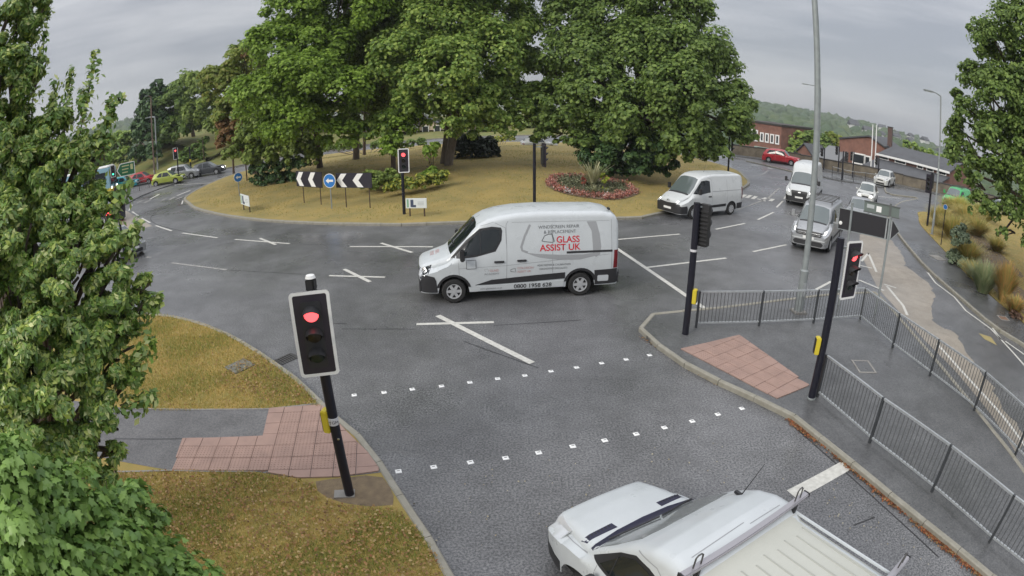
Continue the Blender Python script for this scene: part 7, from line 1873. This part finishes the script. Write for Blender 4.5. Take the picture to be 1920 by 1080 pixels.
# ---- wooded hills
L_HILL = mat('leaf_hill', (.045, .075, .03), .9, island=((.075, .11, .042), (.055, .09, .045), (.09, .12, .05)))
M_HILL = mat('hill_wood', (.055, .085, .035), .95, var=(.08, .11, .05), vscale=.02, vdetail=8)
def hill(crest, foot_z, near, seed, nblob, r0):
    """ridge through the crest points; its front slope falls towards the camera"""
    rg = np.random.default_rng(seed)
    C = smooth_path([Vector(c) for c in crest], 22.0); n = len(C); rows = 12; V = []
    for j in range(rows):
        f_ = j / (rows - 2) if j < rows - 1 else 1.25
        for i, c in enumerate(C):
            d = math.hypot(c.x, c.y); s_ = (near + (d - near) * f_) / d
            k = f_ if f_ <= 1 else 1 - (f_ - 1) * 1.5
            z = foot_z + (c.z - foot_z) * (k ** 1.15) + (rg.normal() * 1.2 if 0 < j < rows - 2 else rg.normal() * .5)
            V.append((c.x * s_, c.y * s_, z - 3))
    F = [(j * n + i, j * n + i + 1, (j + 1) * n + i + 1, (j + 1) * n + i) for j in range(rows - 1) for i in range(n - 1)]
    tag(obj('hill', mesh_np('hill', V, F, M_HILL, True)), kind='structure')
    V = np.array(V).reshape(rows, n, 3)
    # canopy: low rounded tree heads
    bm = bmesh.new(); bmesh.ops.create_icosphere(bm, subdivisions=2, radius=1.0)
    sv = np.array([v.co for v in bm.verts]); sf = np.array([[v.index for v in f.verts] for f in bm.faces]); bm.free()
    jj = rg.uniform(0, 1, nblob) ** .75 * (rows - 2); ii = rg.uniform(0, n - 1.001, nblob)
    j0 = np.minimum(jj.astype(int), rows - 3); i0 = ii.astype(int); fj = (jj - j0)[:, None]; fi = (ii - i0)[:, None]
    P_ = (V[j0, i0] * (1 - fj) * (1 - fi) + V[j0 + 1, i0] * fj * (1 - fi) + V[j0, i0 + 1] * (1 - fj) * fi + V[j0 + 1, i0 + 1] * fj * fi)
    keep = ~((np.abs(ii / n - .36) < .035) & (np.abs(jj / rows - .55) < .07))
    P_ = P_[keep]; k = len(P_)
    rad = r0 * rg.uniform(.55, 1.35, k)
    sc_ = np.stack([rad, rad, rad * rg.uniform(.75, 1.2, k)], 1)
    W_ = P_[:, None, :] + sv[None] * sc_[:, None, :] * (1 + .16 * rg.normal(size=(k, len(sv), 1))) + np.array([0, 0, 1.5])
    Fs = (sf[None] + (np.arange(k) * len(sv))[:, None, None]).reshape(-1, 3)
    tag(obj('woodland', mesh_np('woodland', W_.reshape(-1, 3), Fs, L_HILL)), kind='stuff')
    return V
hv = hill([(181.94,881.418,0.581),(278.384,855.864,13.809),(341.787,832.575,13.172),(368.677,799.048,11.272),(415.697,752.858,9.945),(448.617,710.171,5.899),(478.733,665.744,3.004),(506.021,619.631,-0.202),(530.534,571.781,-6.374),(552.188,522.195,-13.714),(576.225,464.289,-21.273),(591.494,410.529,-29.103)], -13, 230, 3, 5200, 6.0)
hill([(-594.589,369.41,12.786),(-551.578,462.776,15.997),(-516.86,529.581,19.741),(-486.01,584.29,23.738),(-475.63,618.204,22.873),(-449.811,661.566,23.063),(-392.232,720.107,18.316),(-303.638,793.917,8.137)], -13, 260, 5, 2600, 6.0)
# pale field cut into the wood
def field():
    n = hv.shape[1]; i0, i1 = int(n * .33), int(n * .395); rows = hv.shape[0]; j0, j1 = 6, 7
    V = [tuple(hv[j, i] + np.array([0, 0, 3.5])) for j in (j0, j1) for i in range(i0, i1 + 1)]
    m_ = i1 - i0 + 1
    tag(obj('field', mesh_np('field', V, [(i, i + 1, m_ + i + 1, m_ + i) for i in range(m_ - 1)], mat('field_straw', (.30, .25, .15), .95))), kind='structure')
field()
# houses on the lower end of the ridge
rr = random.Random(8); first = None
for k in range(26):
    n = hv.shape[1]; i = int(n * rr.uniform(.52, .84)); j = rr.choice((5, 6, 7, 8, 9))
    q = hv[j, i]
    if first is None:
        t = thing('far_house', 'tiny pale house among trees on the distant hillside', 'house', tuple(q), 0, 'distant houses on the hillside')
        mb = MB(); mb.box((0, 0, 3.5), (9, 7, 11)); mb.build('wall', M_RENDERW, t)
        mb = MB(); vs = [(-5, -4, 9.05), (5, -4, 9.05), (5, 4, 9.05), (-5, 4, 9.05), (-5, 0, 12.5), (5, 0, 12.5)]
        mb.add(vs, [(0, 1, 5, 4), (2, 3, 4, 5), (0, 4, 3), (1, 2, 5), (3, 2, 1, 0)]); mb.build('roof', M_SLATE, t); first = t
    else: t = copy_tree(first)
    t.location = (q[0], q[1], q[2] + 1); t.rotation_euler = (0, 0, rr.uniform(-.6, .6)); s_ = rr.uniform(.7, 1.15); t.scale = (s_, s_, s_)
# ================================================================ damp air
def haze():
    mb = MB(); mb.box((0, 530, 40), (2700, 1660, 124))
    M = bpy.data.materials.new('damp_air'); M.use_nodes = True; t = M.node_tree
    for n in list(t.nodes):
        if n.type == 'BSDF_PRINCIPLED': t.nodes.remove(n)
    v = t.nodes.new('ShaderNodeVolumePrincipled'); v.inputs['Color'].default_value = (.86, .90, .95, 1); v.inputs['Density'].default_value = .00038; v.inputs['Anisotropy'].default_value = .2
    t.links.new(v.outputs[0], t.nodes['Material Output'].inputs['Volume'])
    tag(mb.build('haze', M), kind='stuff')
haze()
